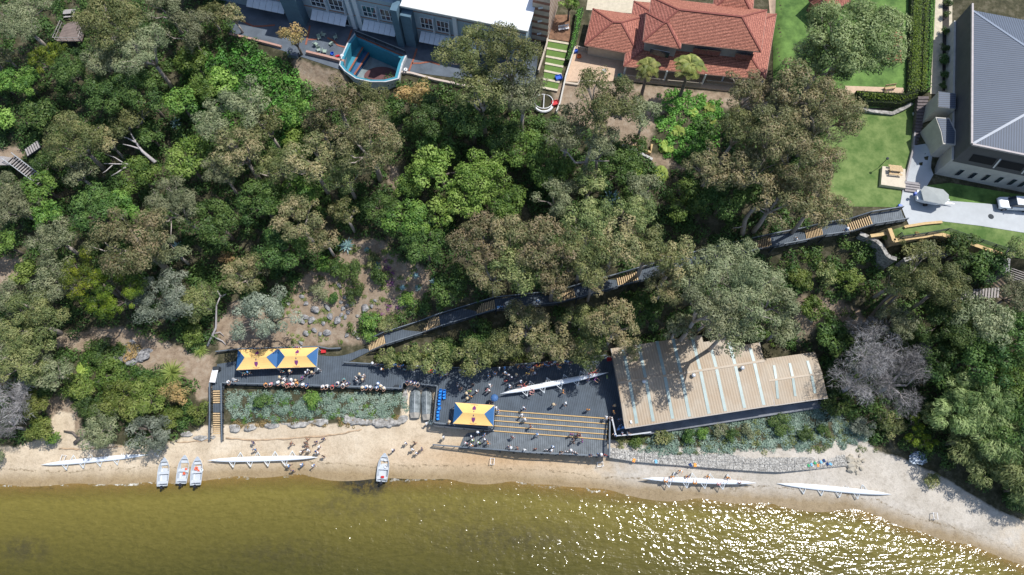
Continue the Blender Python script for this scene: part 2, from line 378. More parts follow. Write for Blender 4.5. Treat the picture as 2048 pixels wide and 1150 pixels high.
# ------------------------------------------------------------ water
def water():
    xs = axis(-100, 100, 1.2, 650); ys = axis(-12, 22, .5, 600); ys = ys[ys < 26]
    X, Y = np.meshgrid(xs, ys); ny, nx = X.shape
    me = bpy.data.meshes.new('water')
    j, i = np.meshgrid(np.arange(ny-1), np.arange(nx-1), indexing='ij'); a = (j*nx+i).ravel()
    me.from_pydata(np.stack([X, Y, X*0], -1).reshape(-1, 3).tolist(), [], np.stack([a, a+1, a+nx+1, a+nx], -1).tolist())
    shp = [P(p[0], p[1], 0) for p in shore]
    dist = np.interp(X, [p.x for p in shp], [p.y for p in shp])-Y
    px, py = proj(X, Y, X*0)
    weed = np.zeros(X.shape)
    for cx, cy, rx, ry, k in ((728, 968, 52, 24, .95), (800, 955, 40, 12, .95), (868, 950, 60, 11, .95), (930, 952, 50, 6, .8), (690, 955, 20, 10, .7), (1010, 1080, 200, 45, .35), (700, 1010, 120, 30, .3), (850, 1020, 260, 45, .22), (50, 1100, 60, 30, .4), (90, 975, 40, 5, .5), (560, 1110, 160, 40, .25)):
        weed = np.maximum(weed, 1.35*k*np.exp(-((px-cx)/rx)**2-((py-cy)/ry)**2))
    for an, arr in (('off', dist), ('weed', weed)):
        at = me.attributes.new(an, 'FLOAT', 'POINT'); at.data.foreach_set('value', arr.ravel().astype(np.float32))
    m = bpy.data.materials.new('water'); t, N, L, b = nt(m)
    tc = N.new('ShaderNodeTexCoord')
    def mapped(sx, sy, rz):
        mp = N.new('ShaderNodeMapping'); mp.inputs['Scale'].default_value = (sx, sy, 1); mp.inputs['Rotation'].default_value = (0, 0, rz)
        L.new(tc.outputs['Object'], mp.inputs['Vector']); return mp.outputs['Vector']
    def noise(vec, s, d=3, r=.5, di=0):
        n = N.new('ShaderNodeTexNoise'); n.inputs['Scale'].default_value = s; n.inputs['Detail'].default_value = d
        n.inputs['Roughness'].default_value = r; n.inputs['Distortion'].default_value = di
        L.new(vec, n.inputs['Vector']); return n.outputs['Fac']
    def att(n): a = N.new('ShaderNodeAttribute'); a.attribute_name = n; return a.outputs['Fac']
    def mr(v, a, c, d=0, e=1):
        x = N.new('ShaderNodeMapRange'); x.inputs['From Min'].default_value = a; x.inputs['From Max'].default_value = c
        x.inputs['To Min'].default_value = d; x.inputs['To Max'].default_value = e; L.new(v, x.inputs['Value']); return x.outputs['Result']
    def ma(op, a, c):
        x = N.new('ShaderNodeMath'); x.operation = op
        for k, v in enumerate((a, c)):
            if isinstance(v, (int, float)): x.inputs[k].default_value = v
            else: L.new(v, x.inputs[k])
        return x.outputs[0]
    def mix(f, a, c):
        x = N.new('ShaderNodeMixRGB')
        if isinstance(f, float): x.inputs['Fac'].default_value = f
        else: L.new(f, x.inputs['Fac'])
        for k, v in (('Color1', a), ('Color2', c)):
            if isinstance(v, tuple): x.inputs[k].default_value = c4(v)
            else: L.new(v, x.inputs[k])
        return x.outputs['Color']
    v0 = mapped(1, 1, 0); v1 = mapped(1, 2.6, .5)
    off = ma('ADD', att('off'), ma('MULTIPLY', ma('SUBTRACT', noise(v0, .5, 5, .6), .5), 1.6))
    deep = mr(off, 1.5, 14)
    mott = noise(v1, .8, 6, .7, .5)
    shallow = mix(mr(mott, .35, .65), (.15, .122, .022), (.19, .155, .032))
    deepc = mix(mr(mott, .35, .65), (.052, .047, .007), (.076, .067, .011))
    col = mix(deep, shallow, deepc)
    wn = ma('MULTIPLY', att('weed'), mr(noise(v0, .6, 8, .8), .36, .56))
    wn = mr(wn, .08, .85)
    col = mix(wn, col, (.035, .03, .018))
    # thin foam line and rafts at the very edge
    fo = N.new('ShaderNodeMath'); fo.operation = 'COMPARE'; fo.inputs[1].default_value = .25; fo.inputs[2].default_value = .16
    L.new(ma('ADD', att('off'), ma('MULTIPLY', ma('SUBTRACT', noise(v0, .22, 4, .6), .5), 2.4)), fo.inputs[0])
    foam = ma('MULTIPLY', fo.outputs[0], mr(noise(v0, 1.1, 5, .7), .46, .62))
    L.new(mix(foam, col, (.62, .59, .52)), b.inputs['Base Color'])
    S(b, Roughness=.13, IOR=1.33); b.inputs['Specular IOR Level'].default_value = 1.0
    # ripples
    h = ma('ADD', ma('MULTIPLY', noise(mapped(1, 1.5, .55), 1.05, 2.0, .5, .3), 1.0), ma('MULTIPLY', noise(mapped(1.3, 1, -.4), .5, 2, .5), .8))
    patch = mr(noise(mapped(.5, 1.6, -.3), .16, 4, .65, .6), .36, .6, .5, 1.3)
    h = ma('MULTIPLY', h, patch)
    bp = N.new('ShaderNodeBump'); bp.inputs['Strength'].default_value = 1; bp.inputs['Distance'].default_value = .155
    L.new(h, bp.inputs['Height']); L.new(bp.outputs['Normal'], b.inputs['Normal'])
    tr = N.new('ShaderNodeBsdfTransparent'); tr.inputs['Color'].default_value = (.93, .84, .62, 1)
    gl = N.new('ShaderNodeBsdfGlossy'); gl.inputs['Roughness'].default_value = .12; L.new(bp.outputs['Normal'], gl.inputs['Normal'])
    fr = N.new('ShaderNodeMixShader'); fr.inputs[0].default_value = .025
    L.new(tr.outputs[0], fr.inputs[1]); L.new(gl.outputs[0], fr.inputs[2])
    mx = N.new('ShaderNodeMixShader'); L.new(ma('MAXIMUM', ma('MAXIMUM', mr(off, .1, 2.8, .12, 1), foam), wn), mx.inputs[0])
    L.new(fr.outputs[0], mx.inputs[1]); L.new(b.outputs[0], mx.inputs[2])
    L.new(mx.outputs[0], N['Material Output'].inputs['Surface'])
    tag(meshobj('water', me, m), kind='structure')
water()

# ------------------------------------------------------------ sheets laid on the terrain
def drape(name, pxpoly, m, off=.05, step=1.6, world=None, kind='structure', label=None, cat=None, group=None):
    pts = world or GL(pxpoly)
    bm = bmesh.new(); vs = [bm.verts.new((x, y, 0)) for x, y in pts]
    for tri in tessellate_polygon([[Vector((x, y, 0)) for x, y in pts]]):
        try: bm.faces.new([vs[i] for i in tri])
        except ValueError: pass
    xs = [p[0] for p in pts]; ys = [p[1] for p in pts]
    for ax, lo, hi in ((0, min(xs), max(xs)), (1, min(ys), max(ys))):
        for c in [g for g in (GX, GY)[ax] if lo < g < hi]:
            co = Vector((c, 0, 0)) if ax == 0 else Vector((0, c, 0)); no = Vector((1, 0, 0)) if ax == 0 else Vector((0, 1, 0))
            bmesh.ops.bisect_plane(bm, geom=bm.verts[:]+bm.edges[:]+bm.faces[:], plane_co=co, plane_no=no)
    for v in bm.verts: v.co.z = Zt(v.co.x, v.co.y)+off
    for f in bm.faces:
        if f.normal.z < 0: f.normal_flip()
    me = bpy.data.meshes.new(name); bm.to_mesh(me); bm.free(); me.shade_smooth()
    return tag(meshobj(name, me, m), label, cat, group, kind)
lawn = mat('lawn_grass', (.062, .135, .024), .9, .28, .45, .6, 14, col2=(.105, .185, .04))
lawn2 = mat('lawn_patchy', (.075, .15, .028), .9, .2, .5, .6, 14, col2=(.155, .205, .065), thr=(.35, .7))
pave_pink = mat('terrace_paving', (.50, .36, .25), .85, .1, 2.5, .2, 12)
pave_pale = mat('pale_paving', (.5, .44, .33), .85, .12, 1.5, .2, 12)
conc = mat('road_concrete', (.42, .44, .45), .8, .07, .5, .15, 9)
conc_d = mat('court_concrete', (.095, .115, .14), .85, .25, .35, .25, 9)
brick_r = mat('red_brick_band', (.26, .095, .06), .85, .2, 6)
drape('lawn', [(1545, -30), (1900, -30), (1905, 180), (1850, 186), (1812, 214), (1700, 206), (1640, 195), (1545, 182)], lawn, .04)
drape('lawn', [(1700, 230), (1722, 218), (1760, 226), (1832, 204), (1828, 300), (1800, 372), (1806, 408), (1790, 415), (1700, 413), (1640, 380), (1640, 240)], lawn2, .04)
drape('lawn', [(1787, 482), (1781, 462), (1810, 452), (1884, 440), (1960, 450), (2048, 463), (2150, 480), (2150, 540), (2016, 512), (1884, 468), (1853, 471)], lawn2, .04)
drape('lawn', [(1845, 372), (1872, 403), (1987, 411), (2048, 418), (2150, 424), (2150, 410), (2030, 388), (1900, 366)], lawn, .05)
drape('road', [(1805, 380), (1830, 372), (1872, 400), (1987, 409), (2060, 414), (2200, 430), (2200, 492), (2048, 466), (1960, 452), (1884, 443), (1818, 452), (1800, 408)], conc, .09)
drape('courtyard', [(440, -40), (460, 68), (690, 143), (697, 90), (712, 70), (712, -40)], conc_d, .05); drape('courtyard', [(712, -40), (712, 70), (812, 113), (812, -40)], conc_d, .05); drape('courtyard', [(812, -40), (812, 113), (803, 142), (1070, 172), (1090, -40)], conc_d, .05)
drape('garden_path', [(1872, -30), (1905, -30), (1902, 190), (1860, 188), (1868, 60)], pave_pale, .05)
drape('garden_bed', [(1885, -30), (1898, -30), (1897, 182), (1884, 182)], mat('dark_mulch', (.04, .035, .03), .95, .3, 3, .5, 10), .09)
drape('terrace', [(1145, 92), (1255, 108), (1250, 160), (1200, 165), (1128, 163)], pave_pink, .07)
drape('driveway', [(1180, -30), (1310, -30), (1300, 30), (1172, 20)], pave_pale, .06)
drape('patio', [(1690, 172), (1806, 176), (1806, 196), (1690, 190)], pave_pink, .07)
drape('brick_path', [(1785, 64), (1805, 64), (1803, 126), (1770, 122), (1770, 112), (1784, 108)], brick_r, .07)
drape('patio', [(1535, -30), (1552, -30), (1550, 35), (1540, 35)], pave_pink, .07)
# ------------------------------------------------------------ vegetation
def norm(a): return a/np.maximum(np.linalg.norm(a, axis=-1, keepdims=True), 1e-6)
def leaves(name, pos, nrm, size, asp, tint, m, long=None):
    """rhombic leaf clusters; long = direction of the long axis (random when None)"""
    n = len(pos); nrm = norm(nrm)
    if long is None: long = RNG.normal(size=(n, 3))
    t = norm(long-nrm*(long*nrm).sum(-1, keepdims=True)); b = np.cross(nrm, t)
    s = size[:, None]/2
    v = np.stack([pos-t*s, pos+b*s*asp+nrm*s*.12, pos+t*s, pos-b*s*asp+nrm*s*.12], 1).reshape(-1, 3)
    me = bpy.data.meshes.new(name)
    me.vertices.add(4*n); me.vertices.foreach_set('co', v.astype(np.float32).ravel())
    me.loops.add(4*n); me.loops.foreach_set('vertex_index', np.arange(4*n, dtype=np.int32))
    me.polygons.add(n); me.polygons.foreach_set('loop_start', np.arange(0, 4*n, 4, dtype=np.int32))
    me.update(calc_edges=True)
    at = me.attributes.new('tint', 'FLOAT', 'FACE'); at.data.foreach_set('value', np.clip(tint, 0, 1).astype(np.float32))
    me.materials.append(m); return me
LM = dict(
 tan=leafmat('leaf_tan', (.05, .06, .023), (.125, .13, .055), (.215, .175, .095)),
 olive=leafmat('leaf_olive', (.04, .058, .02), (.095, .115, .038), (.175, .175, .07)),
 grey=leafmat('leaf_grey', (.055, .07, .034), (.125, .142, .072), (.2, .205, .115)),
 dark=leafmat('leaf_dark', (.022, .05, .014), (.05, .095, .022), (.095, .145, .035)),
 green=leafmat('leaf_green', (.035, .08, .015), (.085, .155, .028), (.15, .225, .045)),
 lime=leafmat('leaf_lime', (.06, .12, .02), (.15, .24, .04), (.26, .35, .085)),
 pine=leafmat('leaf_pine', (.018, .04, .006), (.07, .11, .01), (.19, .235, .018), objvar=.12),
 silver=leafmat('leaf_silver', (.09, .12, .085), (.2, .235, .17), (.31, .34, .26)),
 teal=leafmat('leaf_teal', (.11, .165, .125), (.20, .275, .215), (.31, .37, .30), objvar=.1),
 dead=leafmat('leaf_dead', (.07, .067, .068), (.16, .154, .155), (.28, .27, .265), trans=0),
 willow=leafmat('leaf_willow', (.055, .09, .028), (.14, .19, .065), (.25, .29, .12)),
 moss=leafmat('leaf_moss', (.035, .055, .01), (.085, .115, .022), (.15, .17, .045)),
 rust=leafmat('leaf_rust', (.09, .08, .03), (.2, .15, .06), (.3, .2, .09)),
 pale=leafmat('leaf_pale', (.07, .115, .035), (.16, .225, .08), (.28, .34, .15)),
 pink=leafmat('leaf_pink', (.12, .16, .04), (.3, .12, .26), (.42, .16, .38)),
 ivy=leafmat('leaf_ivy', (.035, .10, .014), (.085, .2, .03), (.17, .32, .06)),
 agave=leafmat('leaf_agave', (.10, .2, .2), (.2, .33, .33), (.34, .46, .44), trans=.05),
 yucca=leafmat('leaf_yucca', (.13, .18, .03), (.26, .33, .06), (.42, .47, .13)),
 grasstree=leafmat('leaf_spiky', (.06, .095, .025), (.13, .17, .04), (.24, .26, .08)),
 palm=leafmat('leaf_palm', (.07, .10, .02), (.17, .2, .045), (.33, .32, .1)),
)
bark_pale = mat('bark_pale', (.36, .31, .27), .85, .25, 5, .5, 14)
bark_dark = mat('bark_dark', (.16, .13, .11), .9, .3, 5, .6, 14)
bark_dead = mat('bark_dead', (.40, .37, .36), .85, .2, 5, .5, 14)
# kind: leaf material, clumps, clump radius, leaf size, aspect, crown squash, coverage, bark, style
KINDS = dict(tan=('tan', 34, .235, .34, .42, .62, 1.0, 'p', 0), olive=('olive', 32, .24, .33, .45, .62, 1.0, 'p', 0), grey=('grey', 32, .24, .32, .42, .6, .95, 'p', 0),
 dark=('dark', 30, .27, .30, .6, .65, 1.2, 'd', 0), green=('green', 30, .27, .32, .65, .6, 1.2, 'd', 0), lime=('lime', 26, .27, .34, .65, .6, 1.1, 'd', 0),
 pine=('pine', 34, .18, .26, .35, .8, 1.2, 'd', 0), silver=('silver', 32, .23, .30, .5, .65, 1.1, 'd', 0), dead=('dead', 18, .33, .8, .045, .55, 1.4, 'x', 1),
 willow=('willow', 30, .27, .6, .17, .75, 1.15, 'd', 2), moss=('moss', 28, .26, .3, .5, .6, 1.15, 'd', 0), rust=('rust', 24, .27, .33, .45, .6, .9, 'd', 0), pale=('pale', 60, .2, .27, .5, .7, 1.35, 'p', 0))
PROTO = {}
def crown_mesh(kind, rad, seed):
    key = (kind, rad, seed)
    if key in PROTO: return PROTO[key]
    lm, nc, rc, ls, asp, sq, cov, bk, style = KINDS[kind]
    g = np.random.default_rng(hash((kind, rad, seed)) % 1000 if False else sum(map(ord, kind))+int(rad*10)+seed*97)
    if rad < 2: nc = int(nc*.4); rc *= 1.5
    elif rad < 3.2: nc = int(nc*.65); rc *= 1.2
    elif rad > 4.5: nc = int(nc*1.3); rc *= .88
    ls = ls*(.8 if rad < 2 else 1)
    # irregular outline: radius wobbles with azimuth; clumps sit on the upper shell
    ph = g.uniform(0, 6.28, 4); amp = g.uniform(.06, .16, 4)
    cc = []
    for k in range(nc):
        a = g.uniform(0, 6.283); q = math.sqrt(g.uniform(0.0, 1.0))*(1-rc*.75)
        wob = 1+sum(amp[i]*math.sin((i+2)*a+ph[i]) for i in range(4))
        q *= wob; h = math.sqrt(max(0, 1-min(1, (q/1.15))**2))
        z = sq*(h*g.uniform(.55, 1.0)-.30) if g.random() < .8 else sq*g.uniform(-.45, .25)
        cc.append((q*math.cos(a), q*math.sin(a), z, rc*g.uniform(.65, 1.3), g.uniform(-.36, .36)))
    cc = np.array(cc); P0 = []; N0 = []; T0 = []; L0 = []; S0 = []
    for x, y, z, r, tb in cc:
        r *= rad; c = np.array([x, y, z])*rad
        n = int(cov*7.0*r*r/(ls*ls*max(asp, .16))*1.05)+10
        d = norm(g.normal(size=(n, 3))); d[:, 2] = np.where(g.random(n) < .72, np.abs(d[:, 2]), d[:, 2])
        sh = g.uniform(.55, 1.08, n)**.6
        wob = 1+.22*np.sin(d[:, 0]*5+x*9)*np.cos(d[:, 1]*5+y*7)
        p = c+d*(r*sh*wob)[:, None]*np.array([1, 1, .72])
        nr = d*.95+g.normal(size=(n, 3))*.33+np.array([0, 0, .3])
        P0.append(p); T0.append(.5+tb+g.normal(size=n)*.17+d[:, 2]*.1); S0.append(ls*g.uniform(.6, 1.3, n))
        if style == 1:
            lo = d+g.normal(size=(n, 3))*.5; L0.append(lo); nr = g.normal(size=(n, 3))+np.array([0, 0, .6])
        elif style == 2:
            out = norm(np.array([x, y, 0.001]))
            lo = np.tile(out*.9+np.array([0, 0, -.7]), (n, 1))+g.normal(size=(n, 3))*.55; L0.append(lo)
        N0.append(nr)
    me = leaves('crown_'+kind, np.vstack(P0), np.vstack(N0), np.concatenate(S0), asp, np.concatenate(T0), LM[lm], np.vstack(L0) if L0 else None)
    # trunk and limbs, base at z=-1 (times rad scaled later by tree())
    PROTO[key] = (me, cc*np.array([rad, rad, rad, rad, 1])); return PROTO[key]
TRUNKS = {}
def trunk_mesh(kind, rad, seed, hc):
    key = (kind, rad, seed, round(hc))
    if key in TRUNKS: return TRUNKS[key]
    hc = round(hc); cc = crown_mesh(kind, rad, seed)[1]; bk = KINDS[kind][7]; g = random.Random(seed+int(rad*7))
    mb = MB(); r0 = .055*rad+.05
    fork = -hc*.45; lean = (g.uniform(-.3, .3), g.uniform(-.3, .3))
    fz = Vector((lean[0], lean[1], fork))
    mb.tube([(0, 0, -hc-.8), (lean[0]*.3, -lean[1]*.3, -hc*.75), fz], [r0*1.5, r0*1.1, r0*.9], 7)
    order = sorted(cc.tolist(), key=lambda c: -(c[0]**2+c[1]**2))[:16 if rad > 3 else 8]
    hubs = []
    for k in range(5):
        a = k*1.257+g.uniform(-.4, .4); hubs.append(Vector((math.cos(a)*rad*.33, math.sin(a)*rad*.33, fork*.35)))
        mid = (fz+hubs[-1])/2+Vector((g.uniform(-.2, .2), g.uniform(-.2, .2), .1))*rad*.3
        mb.tube([fz, mid, hubs[-1]], [r0*.75, r0*.6, r0*.45], 6)
    for c in order:
        e = Vector(c[:3]); h = min(hubs, key=lambda q: (q-e).length); mid = (h+e)/2+Vector((g.uniform(-1, 1), g.uniform(-1, 1), g.uniform(-.2, .8)))*rad*.1
        mb.tube([h, mid, e+Vector((0, 0, c[3]*.45))], [r0*.42, r0*.28, r0*.08], 5)
        if kind == 'dead' or g.random() < .5:
            for _ in range(4 if kind == 'dead' else 2):
                q = mid+(e-mid)*g.random(); d = Vector((g.uniform(-1, 1), g.uniform(-1, 1), g.uniform(0, .8)))*c[3]*.9
                mb.tube([q, q+d*.5+Vector((0, 0, .1)), q+d], [r0*.16, r0*.1, r0*.03], 4)
    m = {'p': bark_pale, 'd': bark_dark, 'x': bark_dead}[bk]
    me = mb.mesh('trunk'); me.materials.append(m); me.shade_smooth(); TRUNKS[key] = me; return me
CLS = (1.3, 2.4, 3.8, 5.4)
TG = {'shrub': 'shrubs and small bushes', 'tree': 'trees of the wooded hillside'}
def tree(px, py, rpx, kind, hgt, label, name=None, cat=None, group=None):
    """crown centre seen at (px, py), crown radius rpx photo pixels, total height hgt"""
    small = hgt < 3.2
    name = name or ({'dead': 'dead_tree', 'pine': 'conifer_tree', 'willow': 'willow_tree'}.get(kind, 'gum_tree' if kind in ('tan', 'olive', 'grey') else 'leafy_tree') if not small else 'shrub')
    cat = cat or ('shrub' if small else 'tree')
    D = 111-8; rad = rpx*.0846*1.04
    cl = min(CLS, key=lambda c: abs(math.log(c/rad))); sc_ = rad/cl; seed = (px*7+py*3) % (3 if cl > 2 else 2)
    me, cc = crown_mesh(kind, cl, seed); sq = KINDS[kind][5]
    if small: hc = hgt*.45
    else: hc = hgt-sq*rad*.62
    hc = max(hc, .3*rad)
    b = G(px, py, hc)
    t = thing(name, label, cat, b, 0, group or TG[cat])
    rz = ((px*13+py*29) % 63)/10.0
    c = meshobj('crown' if not small else 'foliage', me, None, t); c.location = (0, 0, hc); c.rotation_euler = (0, 0, rz)
    fl = 1.0 if not small else min(1.0, hgt/(rad*1.15))
    c.scale = (sc_, sc_, sc_*fl)
    if not small or rad > 1.3:
        k = meshobj('trunk' if not small else 'stem', trunk_mesh(kind, cl, seed, max(1, hc/sc_/fl)), None, t)
        k.location = (0, 0, hc); k.rotation_euler = (0, 0, rz); k.scale = (sc_, sc_, sc_*fl*(hc/sc_/fl)/max(1, round(max(1, hc/sc_/fl))))
    return t
def blades(name, m, n, L, w, up, droop, seed=0, leafy=False, tip=.1):
    """rosette of arching blades; leafy = pinnate fronds made of leaflets"""
    g = np.random.default_rng(seed+5); V = []; Fc = []; T = []
    for k in range(n):
        a = k*2.399+g.uniform(-.2, .2); el = up*(1-k/n)*.9+g.uniform(-.1, .15); l = L*g.uniform(.75, 1.1)
        d = np.array([math.cos(a), math.sin(a), 0]); s = np.array([-math.sin(a), math.cos(a), 0]); pts = []
        for i in range(6):
            q = i/5; pts.append(d*l*(q*math.cos(el)*(1-.12*q))+np.array([0, 0, l*(q*math.sin(el)-droop*q*q)]))
        tt = g.uniform(.25, .85)
        if not leafy:
            for i in range(5):
                w0 = w*(1-(i/5)**1.6)*(1 if i else .7); w1 = w*(1-((i+1)/5)**1.6) if i < 4 else w*tip
                n0 = len(V); V += [pts[i]-s*w0/2, pts[i]+s*w0/2, pts[i+1]+s*w1/2, pts[i+1]-s*w1/2]; Fc.append((n0, n0+1, n0+2, n0+3)); T.append(tt)
        else:
            for i in range(14):
                q = (i+1.5)/15.5*5; j = int(q); p = pts[j]+(pts[min(j+1, 5)]-pts[j])*(q-j) if j < 5 else pts[5]
                for sg in (-1, 1):
                    ll = w*(math.sin(math.pi*(i+2)/17)+.15); e = p+s*sg*ll+d*ll*.5+np.array([0, 0, -ll*.45]); n0 = len(V)
                    ww = d*.055*L/2
                    V += [p-ww, p+ww, e+ww*.3, e-ww*.3]; Fc.append((n0, n0+1, n0+2, n0+3)); T.append(tt+g.uniform(-.12, .12))
    me = bpy.data.meshes.new(name); me.from_pydata([tuple(v) for v in V], [], Fc); me.update()
    at = me.attributes.new('tint', 'FLOAT', 'FACE'); at.data.foreach_set('value', np.clip(T, 0, 1).astype(np.float32)); me.materials.append(m)
    return me
ROS = {}
def rosette(kind, px, py, rpx, label, group):
    nm, m, n, w, up, dr, lf = dict(agave=('agave', 'agave', 30, .2, 1.1, .12, False), yucca=('fan_palm', 'yucca', 24, .3, .9, .4, True), grasstree=('grass_tree', 'grasstree', 150, .05, 1.25, .35, False))[kind]
    if kind not in ROS: ROS[kind] = blades(nm, LM[m], n, 1.0, w, up, dr, 1, lf)
    b = G(px, py, .4); r = rpx*(.11 if kind == 'agave' else .095)
    t = meshobj(nm, ROS[kind]); t.location = b+Vector((0, 0, .1)); t.scale = (r, r, r*.8); t.rotation_euler = (0, 0, px % 6)
    return tag(t, label, 'plant', group)
def cover(name, label, pxpoly, m, dens, ls, asp, hmin, hmax, excl=(), rc=(.5, 1.1), seed=0, cat='ground cover', patch=None, up=.35):
    """uncountable low growth: leaves on many low domes across a polygon"""
    g = np.random.default_rng(seed+31); poly = GL(pxpoly); ex = [GL(e) for e in excl]
    xs = [p[0] for p in poly]; ys = [p[1] for p in poly]
    area = (max(xs)-min(xs))*(max(ys)-min(ys)); n = int(area*dens)
    x = g.uniform(min(xs), max(xs), n); y = g.uniform(min(ys), max(ys), n)
    s = sdf(x, y, poly); ok = s < g.uniform(-.5, .25, n)
    for e in ex: ok &= sdf(x, y, e) > g.uniform(-.2, .5, n)
    if patch: ok &= (np.sin(x*patch+1.3*np.sin(y*patch*.8))+np.sin(y*patch*1.3+1.7*np.sin(x*patch*.6)) > g.uniform(-1.6, .2, n))
    x = x[ok]; y = y[ok]; n = len(x); z = ZA(x, y)
    P0 = []; N0 = []; T0 = []; S0 = []
    r = g.uniform(rc[0], rc[1], n); hh = g.uniform(hmin, hmax, n)
    cnt = (5.0*r*r/(ls*ls*asp)*.95+3).astype(int); tb = g.uniform(-.22, .22, n)+.2*np.sin(x*.25+1)*np.cos(y*.3)
    idx = np.repeat(np.arange(n), cnt); N = len(idx)
    d = norm(g.normal(size=(N, 3))); d[:, 2] = np.abs(d[:, 2])
    p = np.stack([x[idx], y[idx], z[idx]], -1)+d*(r[idx]*g.uniform(.6, 1.1, N))[:, None]*np.stack([np.ones(N), np.ones(N), hh[idx]/r[idx]], -1)
    nr = d*.85+g.normal(size=(N, 3))*.33+np.array([0, 0, up])
    me = leaves(name, p, nr, ls*g.uniform(.6, 1.35, N), asp, .5+tb[idx]+g.normal(size=N)*.16, m)
    return tag(meshobj(name, me), label, cat, None, 'stuff')
# ------------------------------------------------------------ planting
HILL = [(-260, -80), (462, -80), (470, 72), (560, 100), (690, 152), (810, 162), (900, 162), (1060, 182), (1075, 225), (1110, 235), (1230, 285), (1300, 320), (1360, 345), (1400, 230), (1440, 215), (1560, 230), (1640, 250), (1645, 390), (1700, 425), (1800, 445), (1740, 478), (1790, 520), (2020, 540), (2300, 560), (2300, 1075), (2140, 1050), (2000, 1000), (1900, 945), (1840, 905), (1760, 895), (1700, 850), (1665, 790), (1630, 705), (1400, 668), (1225, 700), (1100, 700), (750, 722), (738, 704), (680, 690), (470, 690), (430, 700), (418, 850), (350, 880), (260, 885), (175, 880), (100, 870), (0, 888), (-260, 900)]
STAIRZ = [(720, 678), (740, 664), (850, 626), (1000, 590), (1260, 545), (1520, 475), (1800, 415), (1812, 448), (1530, 505), (1270, 585), (1000, 645), (870, 682), (740, 716)]
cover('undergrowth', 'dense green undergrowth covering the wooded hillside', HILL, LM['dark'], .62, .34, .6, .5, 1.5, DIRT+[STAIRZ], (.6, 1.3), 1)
cover('creeper', 'bright green creeper spilling down the slope left of the courtyard', [(380, 120), (440, 85), (500, 85), (570, 120), (640, 190), (640, 260), (600, 340), (560, 330), (560, 240), (490, 200), (470, 250), (380, 250), (350, 190)], LM['ivy'], 1.0, .36, .8, .5, 1.4, (), (.6, 1.2), 2)
cover('ivy_bed', 'glossy green ivy bed below the red tiled house', [(1316, 195), (1350, 180), (1440, 195), (1450, 260), (1420, 330), (1340, 320), (1305, 280), (1310, 230)], LM['ivy'], 2.6, .3, .85, .2, .55, (), (.4, .8), 3)
cover('slope_scrub', 'bright green scrub on the open slope below the stairway', [(1560, 520), (1620, 495), (1720, 480), (1745, 530), (1740, 620), (1690, 640), (1600, 600), (1580, 640), (1540, 700), (1520, 640)], LM['green'], 1.1, .3, .6, .25, .8, (), (.4, .9), 4, patch=.8)
cover('saltbush_bed', 'blue green saltbush bed below the boardwalk on the left', [(453, 782), (808, 786), (815, 830), (795, 842), (740, 838), (640, 834), (540, 842), (455, 835)], LM['teal'], 3.2, .22, .7, .12, .35, (), (.4, .75), 5)
cover('olive_scrub_bed', 'mixed olive scrub filling gaps of the left saltbush bed', [(453, 784), (808, 788), (815, 830), (740, 845), (560, 852), (455, 855)], LM['green'], .5, .22, .5, .15, .4, (), (.3, .6), 9, patch=.6)
cover('saltbush_bank', 'blue green saltbush bank in front of the boathouse', [(1245, 890), (1300, 880), (1300, 868), (1450, 838), (1640, 812), (1700, 840), (1745, 880), (1660, 896), (1500, 900), (1330, 908), (1280, 905)], LM['teal'], 2.6, .22, .7, .15, .42, (), (.45, .85), 6)
cover('olive_scrub_bank', 'olive scrub along the foot of the saltbush bank', [(1235, 880), (1300, 868), (1640, 808), (1720, 845), (1790, 900), (1700, 905), (1500, 908), (1330, 912), (1240, 905)], LM['olive'], .75, .22, .5, .15, .5, (), (.3, .7), 7, patch=.7)
cover('shore_scrub', 'low olive and rusty scrub above the beach at the left', [(450, 846), (560, 838), (700, 838), (800, 834), (790, 848), (690, 854), (560, 852), (480, 860), (455, 860)], LM['rust'], 2.4, .2, .45, .15, .6, (), (.25, .55), 8, patch=1.2)
cover('low_hedge_growth', 'yellow green weeds along the stairway edge', [(690, 655), (860, 605), (940, 588), (930, 596), (840, 628), (740, 662), (700, 674)], LM['green'], 1.8, .24, .5, .3, .8, (), (.4, .7), 10)
cover('path_edge_growth', 'green grasses and herbs around the rock beside the path', [(170, 700), (200, 680), (235, 690), (300, 740), (330, 780), (290, 800), (190, 790), (150, 740)], LM['green'], 1.6, .26, .45, .2, .6, (), (.4, .8), 11)
cover('deck_edge_growth', 'olive growth along the top edge of the boardwalk', [(752, 712), (900, 700), (1100, 702), (1222, 694), (1215, 712), (1100, 722), (900, 727), (755, 728)], LM['moss'], 1.6, .28, .5, .3, .8, (), (.4, .8), 12)
cover('pigface', 'magenta flowering creeper along the sandy garden path', [(770, 520), (785, 525), (790, 570), (775, 575), (768, 550)], LM['pink'], 4, .18, .7, .05, .12, (), (.25, .5), 13)
cover('pigface', 'magenta flowering creeper beside the stairway above the boulders', [(745, 615), (790, 595), (840, 600), (835, 625), (800, 625), (770, 640), (745, 640)], LM['pink'], 2.2, .18, .7, .05, .12, (), (.25, .5), 14, patch=1.2)
cover('garden_weeds', 'sparse green weeds between the garden boulders', [(600, 560), (700, 480), (800, 500), (860, 560), (840, 640), (700, 690), (560, 690), (560, 620)], LM['lime'], .7, .2, .5, .08, .3, (), (.25, .6), 15, patch=.8)

T = tree
